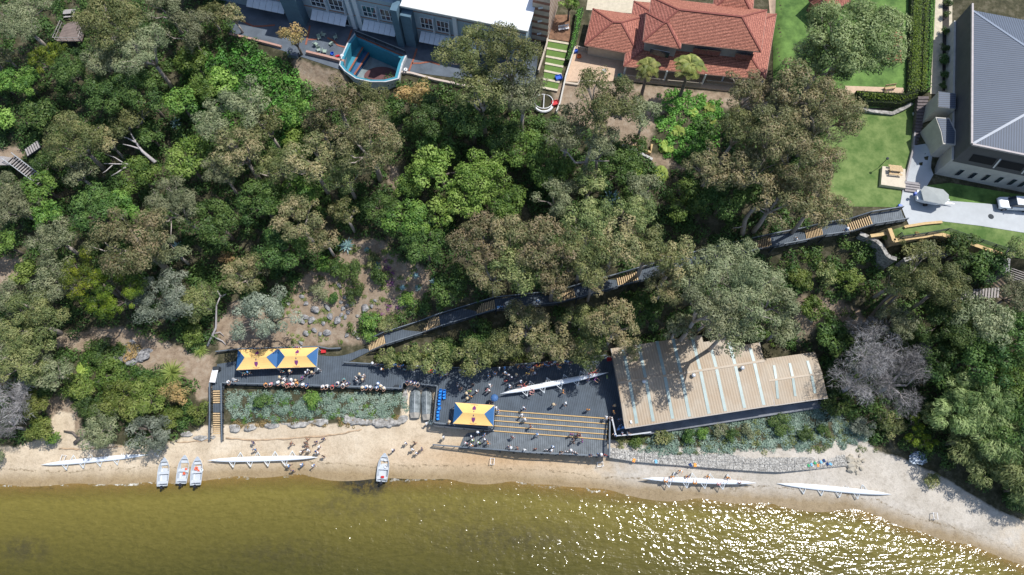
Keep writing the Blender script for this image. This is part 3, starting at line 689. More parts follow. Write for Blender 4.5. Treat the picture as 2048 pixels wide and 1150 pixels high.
# -- upper left
T(42, 42, 52, 'grey', 9, 'grey green gum filling the top left corner')
T(10, 112, 22, 'grey', 4, 'small pale grey gum at the left edge below the corner gum')
T(-50, 90, 50, 'olive', 8, 'olive gum cut off by the left edge near the top')
T(105, 118, 38, 'pine', 8, 'bright yellow green conifer just below the wooden platform')
T(148, 140, 36, 'dark', 8, 'dark green tree right of the conifer below the wooden platform')
T(232, 45, 66, 'olive', 13, 'big olive gum right of the wooden platform at the top')
T(285, 95, 52, 'grey', 12, 'blue grey gum between the platform and the courtyard')
T(220, 118, 44, 'grey', 10, 'grey gum just right of the dark tree by the platform')
T(330, 15, 40, 'grey', 8, 'grey green gum at the top edge left of the courtyard')
T(375, 62, 44, 'grey', 8, 'pale grey gum left of the courtyard corner')
T(422, 28, 26, 'olive', 5, 'olive bush tree touching the top edge beside the courtyard')
T(467, 30, 24, 'tan', 5, 'yellow olive small tree overlapping the courtyard corner', group='trees at the courtyard')
T(52, 165, 38, 'green', 4.5, 'green bushy tree left of the dark conifer shade')
T(5, 165, 30, 'green', 4, 'leafy green tree at the left edge below the corner gums')
T(78, 232, 34, 'dark', 4, 'dark grey green bush above the wooden bush stairs')
T(5, 235, 30, 'lime', 3.5, 'bright green bush at the left edge above the bush stairs')
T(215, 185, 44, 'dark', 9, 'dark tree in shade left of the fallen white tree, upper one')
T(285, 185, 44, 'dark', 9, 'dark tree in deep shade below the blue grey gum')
T(262, 238, 46, 'olive', 7, 'dull olive gum above the fallen white tree')
T(300, 270, 28, 'dark', 5, 'dark round tree just right of the fallen white tree')
T(150, 285, 56, 'olive', 10, 'large yellow olive gum right of the wooden bush stairs')
T(212, 282, 28, 'tan', 7, 'small tan gum left of the fallen white tree')
T(150, 345, 34, 'grey', 7, 'grey gum below the large yellow olive gum by the stairs')
T(95, 325, 26, 'dark', 4, 'dark bush at the right end of the wooden bush stairs')
T(390, 125, 34, 'green', 5, 'bright green tree topmost in the creeper slope')
T(405, 175, 36, 'green', 5, 'leafy green tree at the lower left of the creeper slope')
T(445, 165, 32, 'lime', 4, 'lime green bushy tree in the middle of the creeper slope')
T(360, 205, 34, 'green', 6, 'green tree right of the dark shaded trees')
T(372, 322, 44, 'lime', 8, 'lime green tree right of the fallen white tree')
T(280, 350, 42, 'green', 6, 'green tree below the fallen white tree')
T(425, 245, 42, 'grey', 10, 'grey olive gum below the creeper slope, left one')
T(492, 200, 46, 'grey', 11, 'grey olive gum below the creeper slope, with visible fork')
T(530, 250, 34, 'olive', 9, 'olive gum between creeper slope and tan gums')
T(478, 300, 48, 'tan', 11, 'tan gum left of the leaning grey trunk')
T(440, 345, 36, 'grey', 9, 'grey tan gum above the dark hillside centre left')
T(20, 380, 38, 'grey', 5, 'dull grey scrub tree below the wooden bush stairs')
T(90, 375, 34, 'green', 5, 'green tree just below the wooden bush stairs')
# -- courtyard side and centre top
T(589, 76, 27, 'rust', 5, 'yellow olive tree in a planter on the courtyard wall', group='trees at the courtyard')
T(640, 250, 34, 'tan', 9, 'small tan gum left of the large tan gum below the round wall')
T(672, 195, 50, 'tan', 11, 'tan gum directly below the round white wall, left')
T(735, 200, 40, 'olive', 10, 'brown olive gum directly below the round white wall, right')
T(733, 282, 64, 'tan', 14, 'largest tan gum below the round white wall')
T(622, 322, 50, 'tan', 12, 'tan gum in the middle of the hillside left of centre')
T(555, 330, 38, 'olive', 9, 'olive gum behind the leaning grey trunk')
T(690, 350, 40, 'olive', 9, 'olive gum below the largest tan gum')
T(825, 185, 34, 'rust', 6, 'yellow olive bushy tree right of the round white wall')
T(590, 225, 34, 'green', 5, 'green tree in the creeper strip near the tan gums')
T(592, 288, 30, 'lime', 5, 'lime green tree in the creeper strip, lower end')
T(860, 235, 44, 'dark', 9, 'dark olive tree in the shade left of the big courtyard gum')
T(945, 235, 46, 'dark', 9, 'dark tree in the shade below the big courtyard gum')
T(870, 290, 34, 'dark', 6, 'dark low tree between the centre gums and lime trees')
T(945, 105, 54, 'olive', 15, 'big round headed gum over the courtyard, left crown', group='trees at the courtyard')
T(1020, 110, 54, 'olive', 16, 'big round headed gum beside the striped building', group='trees at the courtyard')
T(965, 180, 50, 'olive', 14, 'olive gum at the courtyard edge below the big gums', group='trees at the courtyard')
T(1045, 185, 46, 'grey', 13, 'grey gum left of the white round frame', group='trees at the courtyard')
T(880, 338, 48, 'lime', 8, 'lime green tree left of centre, left of a pair')
T(962, 345, 52, 'lime', 8, 'lime green tree near the centre, right of a pair')
T(1010, 275, 40, 'dark', 6, 'dark green tree above the centre lime trees')
T(1060, 300, 42, 'green', 6, 'leafy green tree left of the bare branched gum')
T(930, 400, 44, 'lime', 7, 'yellow green tree just above the long tan canopy')
T(1010, 400, 40, 'green', 6, 'green tree above the middle of the long tan canopy')
T(820, 372, 36, 'green', 6, 'mid green tree above the sandy garden clearing')
# -- centre right
T(1205, 200, 58, 'olive', 15, 'gum with long bare limbs beside the pink terrace', group='trees below the red tiled house')
T(1290, 230, 32, 'grey', 8, 'small grey gum between the terrace and ivy bed', group='trees below the red tiled house')
T(1135, 262, 44, 'grey', 12, 'grey gum with bare twigs below the white round frame')
T(1205, 285, 36, 'grey', 12, 'thin grey gum low limbs right of the bare twigs')
T(1100, 340, 42, 'green', 6, 'green tree below the grey gum with bare twigs')
T(1110, 395, 40, 'grey', 7, 'silvery flowering tree above the tan canopy')
T(1240, 340, 42, 'dark', 6, 'dark green tree under the long bare limbs')
T(1270, 300, 26, 'dark', 4, 'dark bush by the yellow wall below the terrace')
T(1500, 180, 42, 'tan', 12, 'tan gum overlapping the veranda corner of the red house', group='trees below the red tiled house')
T(1590, 178, 50, 'tan', 14, 'tan gum between the red house and the pale tree', group='trees below the red tiled house')
T(1660, 225, 56, 'tan', 14, 'tan gum reaching over the lower lawn')
T(1560, 265, 60, 'tan', 15, 'largest tan gum right of the ivy bed', group='trees below the red tiled house')
T(1478, 255, 38, 'olive', 12, 'olive gum right of the ivy bed', group='trees below the red tiled house')
T(1425, 335, 42, 'tan', 12, 'tan gum below the ivy bed')
T(1500, 340, 50, 'tan', 13, 'tan gum with dark forked limbs left of the lower lawn')
T(1615, 325, 54, 'tan', 14, 'broad tan gum at the left edge of the lower lawn')
T(1560, 395, 50, 'tan', 13, 'tan gum above the upper stair flights')
T(1640, 405, 44, 'tan', 12, 'tan gum overhanging the upper stair landing')
T(1450, 395, 44, 'dark', 7, 'dark olive tree under the tan gums near the stairway')
T(1375, 400, 44, 'green', 6, 'bright green tree in the gap above the stairway')
T(1180, 365, 34, 'olive', 8, 'olive gum beside the long bare trunk')
# -- left middle
T(110, 478, 44, 'grey', 8, 'grey olive tree above the short dirt path at the left')
T(35, 415, 42, 'grey', 6, 'grey scrub tree at the left edge, middle height')
T(95, 430, 30, 'green', 5, 'green tree between grey scrub trees at the left')
T(12, 488, 28, 'green', 5, 'green tree at the left edge above the dirt path')
T(52, 545, 26, 'lime', 4, 'bright green bush beside the dirt path at the left')
T(112, 560, 48, 'grey', 8, 'slate grey tree left of the yellow green conifer')
T(190, 420, 46, 'dark', 9, 'dark shaded tree left of the bright green crown')
T(238, 415, 38, 'green', 8, 'bright green crown above the large brown grey gum')
T(350, 415, 52, 'grey', 11, 'brown grey gum right of the bright green crown')
T(262, 482, 68, 'tan', 14, 'large brown grey gum behind the yellow green conifer')
T(430, 440, 46, 'dark', 9, 'dark tree between brown gums and garden')
T(345, 500, 34, 'grey', 7, 'grey gum with blue agave at its foot')
T(175, 552, 48, 'pine', 11, 'yellow green conifer above the dirt path, left crown')
T(232, 588, 52, 'pine', 11, 'yellow green conifer above the dirt path, right crown')
T(325, 600, 54, 'silver', 8, 'silver leaved tree above the bend of the dirt path')
T(398, 605, 38, 'olive', 6, 'olive tree right of the silver leaved tree')
T(490, 552, 42, 'tan', 6, 'small tan tree above the silver round tree')
T(455, 518, 16, 'rust', 2.5, 'reddish brown shrub at the head of the clearing')
T(530, 632, 56, 'silver', 8, 'round silver tree behind the twin marquees')
T(595, 440, 46, 'tan', 11, 'tan gum above the sandy garden, left one')
T(645, 475, 30, 'tan', 9, 'small tan gum above the blue agave')
T(560, 500, 46, 'dark', 8, 'dark green tree above the small tan tree')
T(520, 400, 46, 'dark', 8, 'dark green tree left of the tan garden gum')
T(605, 388, 38, 'green', 6, 'green tree between two tan gums left of centre')
T(690, 425, 32, 'olive', 8, 'brown olive small gum above the sandy garden')
T(765, 425, 40, 'dark', 7, 'deep green tree above the garden clearing')
T(820, 440, 44, 'green', 8, 'mid green tree above the garden clearing')
T(850, 490, 40, 'dark', 8, 'dark green tree right of the garden clearing')
T(875, 430, 34, 'lime', 7, 'light green tree left of the long tan canopy')
T(898, 572, 34, 'dark', 6, 'dark round tree just above the stairway')
T(65, 640, 56, 'olive', 9, 'olive gum at the left edge above the path')
T(20, 595, 36, 'grey', 7, 'grey gum at the left edge below the dirt path')
T(55, 705, 52, 'olive', 9, 'yellow olive gum left of the dirt path')
T(100, 745, 40, 'grey', 7, 'grey olive tree left of the boulder path')
T(-40, 700, 60, 'grey', 9, 'grey gum cut off by the left edge')
# -- garden shrubs
GS = 'rounded shrubs of the sandy garden'
for a in ((672, 536, 20, 'dark', 2.2, 'dark green twin shrub, left half, in the sandy garden'), (702, 541, 22, 'dark', 2.2, 'dark green twin shrub, right half, in the sandy garden'), (709, 584, 21, 'dark', 2.2, 'neat round dark shrub above the boulders'),
          (758, 552, 20, 'dark', 2, 'dark shrub beside the magenta flowers'), (664, 595, 14, 'dark', 1.5, 'small dark shrub left of the neat round one'), (638, 582, 22, 'grey', 1.8, 'grey green shrub at the left of the sandy garden'), (650, 530, 16, 'green', 2, 'bright green shrub left of the twin shrub'),
          (740, 640, 20, 'green', 1.5, 'green shrub right of the boulders'), (775, 648, 22, 'olive', 1.6, 'olive shrub beside the lowest stair flight'), (815, 600, 18, 'green', 1.6, 'green shrub below the small agaves'), (745, 520, 16, 'olive', 1.6, 'olive shrub above the dark garden shrub'), (740, 668, 16, 'green', 1.2, 'low green shrub at the foot of the stairs')):
    T(*a, group=GS)
# -- below the stairway
BS = 'trees between the stairway and the boardwalk'
T(774, 714, 23, 'olive', 3.5, 'olive bush tree nearest the boardwalk fork', group=BS)
T(822, 712, 27, 'olive', 4, 'olive bush tree second from the boardwalk fork', group=BS)
T(878, 718, 32, 'olive', 5, 'olive bush tree above the covered boats', group=BS)
T(890, 700, 22, 'dark', 3.5, 'dark bush tree just below the second stair flight', group=BS)
T(950, 712, 34, 'olive', 7, 'dark olive tree leaning over the boardwalk', group=BS)
T(955, 680, 34, 'dark', 4, 'dark tree below the third stair flight', group=BS)
T(1052, 650, 42, 'tan', 8, 'tan gum just below the stairway near the centre', group=BS)
T(1010, 690, 36, 'olive', 7, 'olive gum over the orange shirted crowd', group=BS)
T(1110, 685, 46, 'tan', 9, 'tan gum above the carried racing shell', group=BS)
T(1175, 700, 38, 'olive', 8, 'olive gum left of the boathouse roof corner', group=BS)
T(1232, 650, 44, 'tan', 14, 'tan gum overhanging the boathouse roof corner', group=BS)
T(1165, 640, 36, 'olive', 8, 'olive gum between stairway and boathouse', group=BS)
T(1260, 700, 22, 'tan', 8, 'small tan gum bough resting over the roof corner', group=BS)
T(1285, 620, 36, 'dark', 5, 'dark green tree above the boathouse', group=BS)
# -- long tan canopy
LC = 'gums of the long canopy above the stairway'
for a in ((962, 480, 48, 'tan', 12, 'tan gum at the left end of the long canopy'), (1020, 470, 46, 'tan', 13, 'tan gum near the left end of the long canopy, upper row'), (985, 545, 44, 'tan', 12, 'tan gum lowest at the left end of the long canopy'),
          (1040, 535, 50, 'olive', 13, 'olive gum above the third stair landing'), (1100, 490, 50, 'tan', 14, 'tan gum in the middle of the long canopy'), (1110, 550, 44, 'tan', 13, 'tan gum covering the fourth stair flight'),
          (1170, 500, 52, 'olive', 14, 'olive gum in the middle of the long canopy'), (1180, 440, 46, 'olive', 12, 'olive gum at the top of the long canopy'), (1235, 480, 44, 'tan', 13, 'tan gum above the fifth stair flight'),
          (1190, 555, 30, 'tan', 11, 'small tan gum left of the fifth stair flight'), (1270, 430, 40, 'olive', 11, 'olive gum right of the canopy top'), (1300, 500, 46, 'olive', 13, 'olive gum right of the fifth stair flight'),
          (1350, 520, 42, 'tan', 12, 'tan gum in the right half of the long canopy'), (1330, 570, 36, 'tan', 11, 'tan gum below the hidden stair landing'), (1290, 380, 34, 'grey', 8, 'grey gum above the long canopy'),
          (1400, 545, 44, 'grey', 12, 'grey green gum left of the sixth stair flight'), (1465, 520, 44, 'grey', 12, 'grey green gum under the sixth stair flight'), (1490, 582, 58, 'grey', 22, 'largest grey green gum above the boathouse'),
          (1425, 605, 48, 'grey', 22, 'grey green gum above the boathouse skylights'), (1545, 600, 46, 'grey', 11, 'grey green gum right of the largest one'), (1360, 655, 30, 'grey', 9, 'small grey gum touching the boathouse roof'),
          (1478, 645, 50, 'grey', 20, 'grey green gum over the boathouse roof step'), (1560, 660, 34, 'grey', 7, 'grey green gum behind the roof annex'), (1415, 640, 30, 'grey', 8, 'grey gum at the back edge of the boathouse roof')):
    T(*a, group=LC)
# -- right side
RS = 'trees on the right hand slope'
for a in ((1600, 560, 24, 'moss', 2.2, 'green shrub high on the open slope'), (1650, 545, 26, 'olive', 2.5, 'olive shrub in the middle of the open slope'), (1700, 560, 22, 'moss', 2, 'green shrub beside the curved rock wall'), (1620, 620, 26, 'green', 3, 'green shrub low on the open slope'),
          (1660, 665, 34, 'dark', 4.5, 'dark green bush above the roof annex'), (1700, 700, 34, 'dark', 5, 'dark bush left of the dead grey tree'), (1850, 545, 52, 'olive', 12, 'olive gum below the curved rock wall'), (1895, 575, 40, 'olive', 11, 'olive gum left of the timber slats'),
          (1800, 560, 34, 'olive', 9, 'olive gum at the foot of the curved rock wall'), (1795, 640, 36, 'grey', 8, 'grey gum with dark leaning trunks'), (1905, 640, 52, 'dark', 9, 'dark green tree below the timber slats'), (1960, 640, 50, 'grey', 10, 'grey green gum below the timber slats, right'),
          (1925, 500, 32, 'dark', 5, 'dark green shrub tree below the yellow wall'), (1975, 530, 34, 'dark', 6, 'dark tree beside the wall pillar'), (2032, 500, 24, 'olive', 6, 'small olive tree on the lawn edge at the right'),
          (2030, 590, 36, 'grey', 8, 'grey gum at the right edge below the yellow wall'), (2035, 670, 50, 'dark', 9, 'dark tree at the right edge, middle height'), (1960, 715, 50, 'dark', 9, 'dark olive tree right of the dead grey tree'),
          (1870, 690, 40, 'dark', 7, 'dark tree in shade behind the dead grey tree'), (2010, 750, 44, 'green', 8, 'green tree at the right edge above the willows'), (1880, 740, 34, 'dark', 6, 'dark low tree between dead tree and willows'),
          (1745, 700, 56, 'dead', 9, 'leafless grey dead tree right of the boathouse, upper crown'), (1722, 765, 48, 'dead', 8, 'leafless grey dead tree right of the boathouse, left crown'), (1800, 765, 52, 'dead', 8, 'leafless grey dead tree right of the boathouse, right crown'), (1835, 705, 24, 'dead', 7, 'small leafless grey tree behind the big dead tree'),
          (1832, 845, 20, 'pine', 3.5, 'small bright green conifer topmost above the right beach'), (1828, 878, 18, 'pine', 3.3, 'small bright green conifer lower left above the right beach'), (1858, 886, 18, 'pine', 3.3, 'small bright green conifer lower right above the right beach'), (1860, 832, 24, 'olive', 4, 'olive bush tree beside the small conifers'),
          (1955, 795, 56, 'willow', 9, 'feathery willow tree, topmost of the group'), (1905, 830, 44, 'willow', 8, 'feathery willow tree right of the small conifers'), (1925, 880, 46, 'willow', 6, 'feathery willow tree above the right beach bend'), (1985, 870, 50, 'willow', 8, 'feathery willow tree in the middle of the group'),
          (1968, 928, 44, 'willow', 5, 'feathery willow tree nearest the beach, left'), (2025, 930, 50, 'willow', 6, 'feathery willow tree at the right edge, lower'), (2045, 850, 50, 'dark', 9, 'dark tree at the right edge behind the willows'), (2034, 980, 30, 'willow', 4, 'feathery willow lowest over the right beach'), (2110, 780, 60, 'dark', 9, 'dark tree beyond the right edge'), (2110, 960, 60, 'willow', 8, 'willow cut off by the right edge'),
          (1660, 800, 30, 'dark', 2.8, 'dark bush below the dead tree by the roof annex'), (1780, 850, 30, 'olive', 2.6, 'olive shrub left of the small conifers'), (1730, 850, 26, 'teal' if False else 'silver', 2, 'silvery shrub right of the saltbush bank'), (1860, 960, 16, 'olive', 1.4, 'small olive shrub alone on the right beach')):
    T(*a, group=RS)
for a in ((1800, 478, 10, 'olive', 1.2, 'small olive shrub at the corner of the yellow wall'), (1818, 492, 20, 'olive', 1.8, 'round olive shrub between the curved and yellow walls, left'), (1855, 485, 20, 'grey', 1.8, 'round grey shrub between the curved and yellow walls'), (1895, 488, 20, 'olive', 1.8, 'round olive shrub right of the curved wall end'), (1770, 474, 9, 'lime', 1, 'tiny yellow shrub beside the upper stair flight'), (1840, 474, 9, 'rust', 1, 'tiny yellow shrub under the yellow wall')):
    T(*a, group='shrubs between the garden walls')
# -- bank in front of the boathouse, left beach
for a in ((1324, 872, 18, 'olive', 1.6, 'round olive shrub leftmost of the row on the saltbush bank'), (1376, 872, 14, 'dark', 1.5, 'round dark shrub second in the row on the saltbush bank'), (1405, 866, 12, 'green', 1.3, 'small green shrub third in the row on the saltbush bank'), (1440, 858, 16, 'grey', 1.4, 'grey shrub in the middle of the saltbush bank'),
          (1462, 868, 13, 'dark', 1.3, 'dark shrub in the middle of the saltbush bank'), (1272, 882, 14, 'green', 1, 'green shrub beside the ramp corner on the bank'), (1560, 850, 22, 'dark', 1.3, 'broad dark shrub below the roof annex'), (1495, 862, 14, 'grey', 1.1, 'grey shrub right of the bank centre'), (1610, 870, 16, 'dark', 1.1, 'dark shrub near the right end of the bank'), (1240, 880, 12, 'olive', 1, 'olive shrub right against the ramp fence'),
          (1645, 862, 14, 'dark', 1.2, 'dark shrub at the right end of the bank'), (525, 806, 18, 'dark', 1.3, 'dark green shrub in the left saltbush bed, left one'), (625, 800, 18, 'green', 1.0, 'green shrub in the left saltbush bed, right one')):
    T(*a, group='shrubs on the saltbush beds')
LB = 'trees above the left beach'
for a in ((30, 790, 46, 'dead', 6, 'leafless blue grey tree at the left edge above the beach'), (15, 850, 34, 'dead', 5, 'leafless grey bush tree lowest at the left edge'), (80, 858, 26, 'moss', 3.4, 'olive bush tree left of the sandy gully'), (105, 876, 14, 'green', 2.5, 'small green shrub on the sand at the left'), (-5, 912, 18, 'grey', 3, 'grey shrub overhanging the beach at the left edge'),
          (72, 808, 26, 'moss', 4, 'olive tree above the sandy gully'), (205, 855, 42, 'grey', 4, 'grey green bush tree over the first racing shell', ), (178, 815, 24, 'dark', 3.4, 'dark bush tree above the grey green one'), (240, 800, 40, 'moss', 3.4, 'olive bush tree in the middle above the left beach'), (300, 790, 38, 'moss', 3.4, 'olive bush tree below the spiky grass tree'),
          (350, 790, 28, 'rust', 3.3, 'brown olive bush tree left of the beach stairs'), (302, 870, 40, 'silver', 4, 'spiny silver tree beside the moored dinghies'), (398, 822, 20, 'moss', 2.6, 'olive shrub beside the beach stairs'), (345, 835, 22, 'moss', 2.6, 'olive shrub above the sand left of the beach stairs'), (160, 770, 30, 'moss', 3.4, 'olive bush below the garden path bend'),
          (225, 745, 30, 'green', 2.5, 'green shrub below the large path boulder'), (205, 705, 30, 'dark', 2, 'dark green shrub left of the large path boulder'), (385, 672, 24, 'grasstree' if False else 'moss', 2.6, 'olive shrub above the spiky plants by the path')):
    T(*a, group=LB)
T(1706, 82, 84, 'pale', 14, 'large pale green tree on the upper lawn', name='shade_tree')
T(1652, 118, 52, 'pale', 10, 'pale green lower bough tree at the left of the upper lawn tree', name='shade_tree')
T(1140, 4, 22, 'lime', 5, 'bright green tree at the top edge above the turf steps')
for k, (x, y, r) in enumerate(((1893, 30, 9), (1890, 62, 9), (1890, 95, 10), (1888, 120, 12), (1888, 150, 9), (1887, 172, 9), (1896, 6, 10))):
    T(x, y, r, 'dark', 1.6, 'dark shrub %s from the top in the bed beside the grey roofed building' % ('second third fourth fifth sixth seventh first'.split()[k]), group='shrubs beside the grey roofed building')
T(262, 702, 17, 'rust', 1.0, 'reddish shrub growing on the large boulder beside the dirt path', group='plants on the path boulder'); T(240, 700, 14, 'green', 1.0, 'green herbs growing on the left of the large path boulder', group='plants on the path boulder')
# rosettes
for x, y, r, l in ((693, 490, 16, 'large blue agave at the top of the sandy garden'), (1222, 397, 19, 'large blue agave in the gap above the long canopy'), (356, 495, 15, 'blue agave below the brown grey gum at the left'), (352, 245, 13, 'blue agave below the bright creeper slope'), (733, 498, 7, 'small blue agave right of the large garden one'), (868, 563, 9, 'small blue agave by the dark round tree'),
                   (836, 575, 8, 'small blue agave in the sandy garden, right'), (805, 574, 7, 'tiny blue agave by the sandy path'), (755, 530, 9, 'grey agave among the garden shrubs'), (832, 550, 7, 'tiny blue agave above the flower patch'), (368, 275, 9, 'pale agave right of the fallen white tree')):
    rosette('agave', x, y, r, l, 'blue agaves')
for x, y, r, l in ((1357, 262, 17, 'yellow green fan palm in the middle of the ivy bed'), (1335, 290, 17, 'yellow green fan palm at the lower left of the ivy bed'), (1420, 212, 16, 'yellow green fan palm at the upper right of the ivy bed'), (1388, 222, 12, 'small fan palm near the top of the ivy bed'), (1322, 345, 20, 'yellow green fan palm below the stone wall'), (1275, 338, 14, 'fan palm left of the one below the stone wall'),
                   (1425, 238, 12, 'small fan palm at the right of the ivy bed'), (165, 735, 16, 'yellow green spiky plant left of the path boulder')):
    rosette('yucca', x, y, r, l, 'yellow green fan palms')
for x, y, r, l in ((342, 745, 34, 'wide spiky grass tree below the dirt path'), (388, 680, 26, 'dark spiky grass tree above the dirt path'), (400, 700, 20, 'small spiky grass tree at the path edge'), (370, 660, 20, 'dark spiky grass tree nearest the silver tree'), (320, 755, 20, 'spiky grass tree beside the widest one')):
    rosette('grasstree', x, y, r, l, 'spiky grass trees by the dirt path')
# two tall palms by the red house
pf = blades('palm_crown', LM['palm'], 34, 2.1, .34, 1.3, .75, 3, True)
for bx, by, cx, cy, s, l in ((1283, 190, 1297, 132, 1.0, 'slimmer left palm of the two in front of the red house'), (1360, 192, 1381, 128, 1.22, 'fuller right palm of the two in front of the red house')):
    b = G(bx, by); h = 5.0
    for h in np.arange(3, 14, .1):
        q = proj(b.x, b.y, b.z+h)
        if q[1] <= cy+2: break
    t = thing('palm_tree', l, 'palm', b, 0, 'tall palms by the red house')
    top = P(cx, cy, b.z+h); mb = MB(); d = top-b
    mb.tube([b-Vector((0, 0, .5)), b+d*.05, b+d*.5+Vector((.05, 0, 0)), top], [.42, .3, .22, .2], 9)
    mb.build('trunk', bark_dark, t, smooth=True)
    c = meshobj('crown', pf, None, t); c.location = d; c.scale = (s*1.25, s*1.25, s); c.rotation_euler = (0, 0, cx)
# hedges
def hedge(pxp, h, label, m='pine', ls=.2, seed=0):
    poly = GL(pxp); g = np.random.default_rng(seed+77); xs = [p[0] for p in poly]; ys = [p[1] for p in poly]
    n = int((max(xs)-min(xs))*(max(ys)-min(ys))*120); x = g.uniform(min(xs), max(xs), n); y = g.uniform(min(ys), max(ys), n)
    s = sdf(x, y, poly); ok = s < .05; x = x[ok]; y = y[ok]; s = s[ok]; n = len(x)
    z = ZA(x, y)+np.where(s > -.25, g.uniform(0, h, n), h+g.normal(size=n)*.05)
    nr = g.normal(size=(n, 3))*.4+np.array([0, 0, .9])
    t = thing('hedge', label, 'hedge', (x.mean(), y.mean(), z.min()), 0, 'clipped hedges')
    p = np.stack([x, y, z], -1)-np.array(t.location)
    meshobj('foliage', leaves('hedge', p, nr, ls*g.uniform(.6, 1.4, n), .7, .5+g.normal(size=n)*.2, LM[m]), None, t)
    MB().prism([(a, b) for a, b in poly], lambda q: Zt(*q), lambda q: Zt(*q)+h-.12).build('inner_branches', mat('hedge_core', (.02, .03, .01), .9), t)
hedge([(1818, -30), (1840, -30), (1829, 190), (1806, 196)], 1.3, 'olive clipped hedge row nearest the upper lawn', 'pine', seed=1)
hedge([(1842, -30), (1852, -30), (1843, 192), (1830, 190)], 1.2, 'olive clipped hedge row in the middle of three', 'pine', seed=2)
hedge([(1853, -30), (1864, -30), (1855, 184), (1845, 188)], 1.0, 'bright lime hedge row beside the garden path', 'ivy', seed=3)
hedge([(1706, 190), (1806, 196), (1830, 190), (1824, 205), (1792, 216), (1720, 212)], 1.3, 'clipped hedge along the bottom of the upper lawn', 'pine', seed=4)
hedge([(1152, 28), (1166, 24), (1150, 95), (1138, 130), (1132, 128), (1146, 70)], 1.3, 'lime climber hedge beside the turf steps', 'ivy', seed=5)
# fallen white branches and leaning trunks
def limbs(name, label, cat, segs, m, group=None):
    mb = MB()
    for pts, r0, r1 in segs:
        w_ = [G(a, b, h)+Vector((0, 0, h)) for a, b, h in pts]
        mb.tube(w_, [r0+(r1-r0)*i/(len(w_)-1) for i in range(len(w_))], 7)
    return solo(name, mb, m, label, cat, group, smooth=True)
limbs('fallen_tree', 'bleached white fallen tree lying on the left hillside', 'dead tree',
      [([(311, 325, 4), (285, 303, 4.5), (272, 285, 5), (258, 260, 5.5)], .32, .06), ([(272, 285, 5), (255, 276, 5), (234, 272, 5.5)], .16, .04), ([(280, 298, 4.6), (262, 292, 5), (245, 288, 5.5)], .16, .05),
       ([(265, 328, 4), (235, 328, 4.5), (207, 327, 5)], .16, .05), ([(282, 318, 4), (272, 330, 4.5), (260, 342, 4.5)], .14, .04), ([(250, 328, 4.2), (230, 315, 4.8), (210, 308, 5)], .12, .03), ([(252, 334, 4.2), (235, 345, 4.5), (222, 352, 4.5)], .14, .04), ([(225, 330, 4.5), (212, 342, 4.8), (205, 346, 5)], .09, .03)], bark_dead)
limbs('leaning_trunk', 'thick grey trunk leaning in the gap of the hillside gums', 'tree trunk', [([(568, 358, 3), (553, 340, 4.5), (545, 325, 6)], .5, .25), ([(515, 345, 4), (535, 352, 3.5), (560, 357, 3)], .1, .18)], bark_pale)
limbs('bare_gum', 'tall bare gum trunk with spreading limbs below the terrace', 'tree trunk', [([(1163, 388, 0), (1168, 350, 4), (1172, 325, 6), (1180, 300, 8), (1192, 275, 10)], .36, .2), ([(1172, 325, 6), (1150, 325, 7), (1135, 305, 8.5), (1120, 300, 9)], .2, .06), ([(1180, 300, 8), (1205, 265, 10.5), (1222, 255, 11.5)], .22, .08), ([(1180, 300, 8), (1195, 255, 10.5), (1187, 235, 12)], .2, .06), ([(1175, 320, 6), (1200, 322, 7), (1218, 322, 8)], .16, .05), ([(1135, 305, 8), (1115, 288, 9.5), (1100, 262, 10.5)], .12, .04), ([(1218, 285, 10), (1228, 300, 9.5)], .08, .04)], bark_pale)
limbs('forked_gum', 'dark forked gum trunk showing left of the lower lawn', 'tree trunk', [([(1509, 330, 3), (1505, 305, 7), (1503, 295, 8)], .35, .28), ([(1503, 295, 8), (1490, 290, 9), (1487, 282, 10), (1500, 262, 11)], .16, .07), ([(1503, 295, 8), (1512, 285, 9), (1525, 262, 11), (1535, 245, 12)], .18, .06)], bark_dark)
limbs('stair_gum', 'pale gum trunk rising beside the sixth stair flight', 'tree trunk', [([(1484, 470, 0), (1490, 440, 4), (1500, 425, 6), (1512, 415, 8)], .42, .2), ([(1500, 425, 6), (1520, 420, 7), (1535, 430, 8)], .17, .07), ([(1488, 450, 3), (1478, 455, 4), (1466, 456, 5)], .12, .04)], bark_pale)
limbs('dark_leaning_trunks', 'pair of dark trunks leaning over the right hand slope', 'tree trunk', [([(1735, 640, 1), (1765, 605, 5), (1785, 585, 8)], .3, .16), ([(1750, 640, 1), (1772, 612, 5), (1795, 590, 8)], .25, .14)], bark_dark)
limbs('bleached_stump', 'bleached forked stump above the dirt path corner', 'tree stump', [([(415, 692, .2), (432, 655, .9), (433, 610, 2.5), (442, 590, 3.5)], .22, .08), ([(442, 594, 3.3), (452, 588, 4)], .14, .05), ([(442, 594, 3.3), (434, 580, 4)], .14, .05), ([(425, 672, .6), (445, 682, .3), (452, 690, .1)], .14, .05), ([(425, 668, .6), (440, 664, .4), (448, 672, .2)], .12, .04)], bark_dead)
limbs('beach_log', 'dark bent log on the sand of the left gully', 'log', [([(128, 862, .3), (145, 864, .5), (155, 874, .4)], .12, .2), ([(150, 886, .2), (165, 873, .5), (170, 862, .9)], .35, .2)], bark_dark)
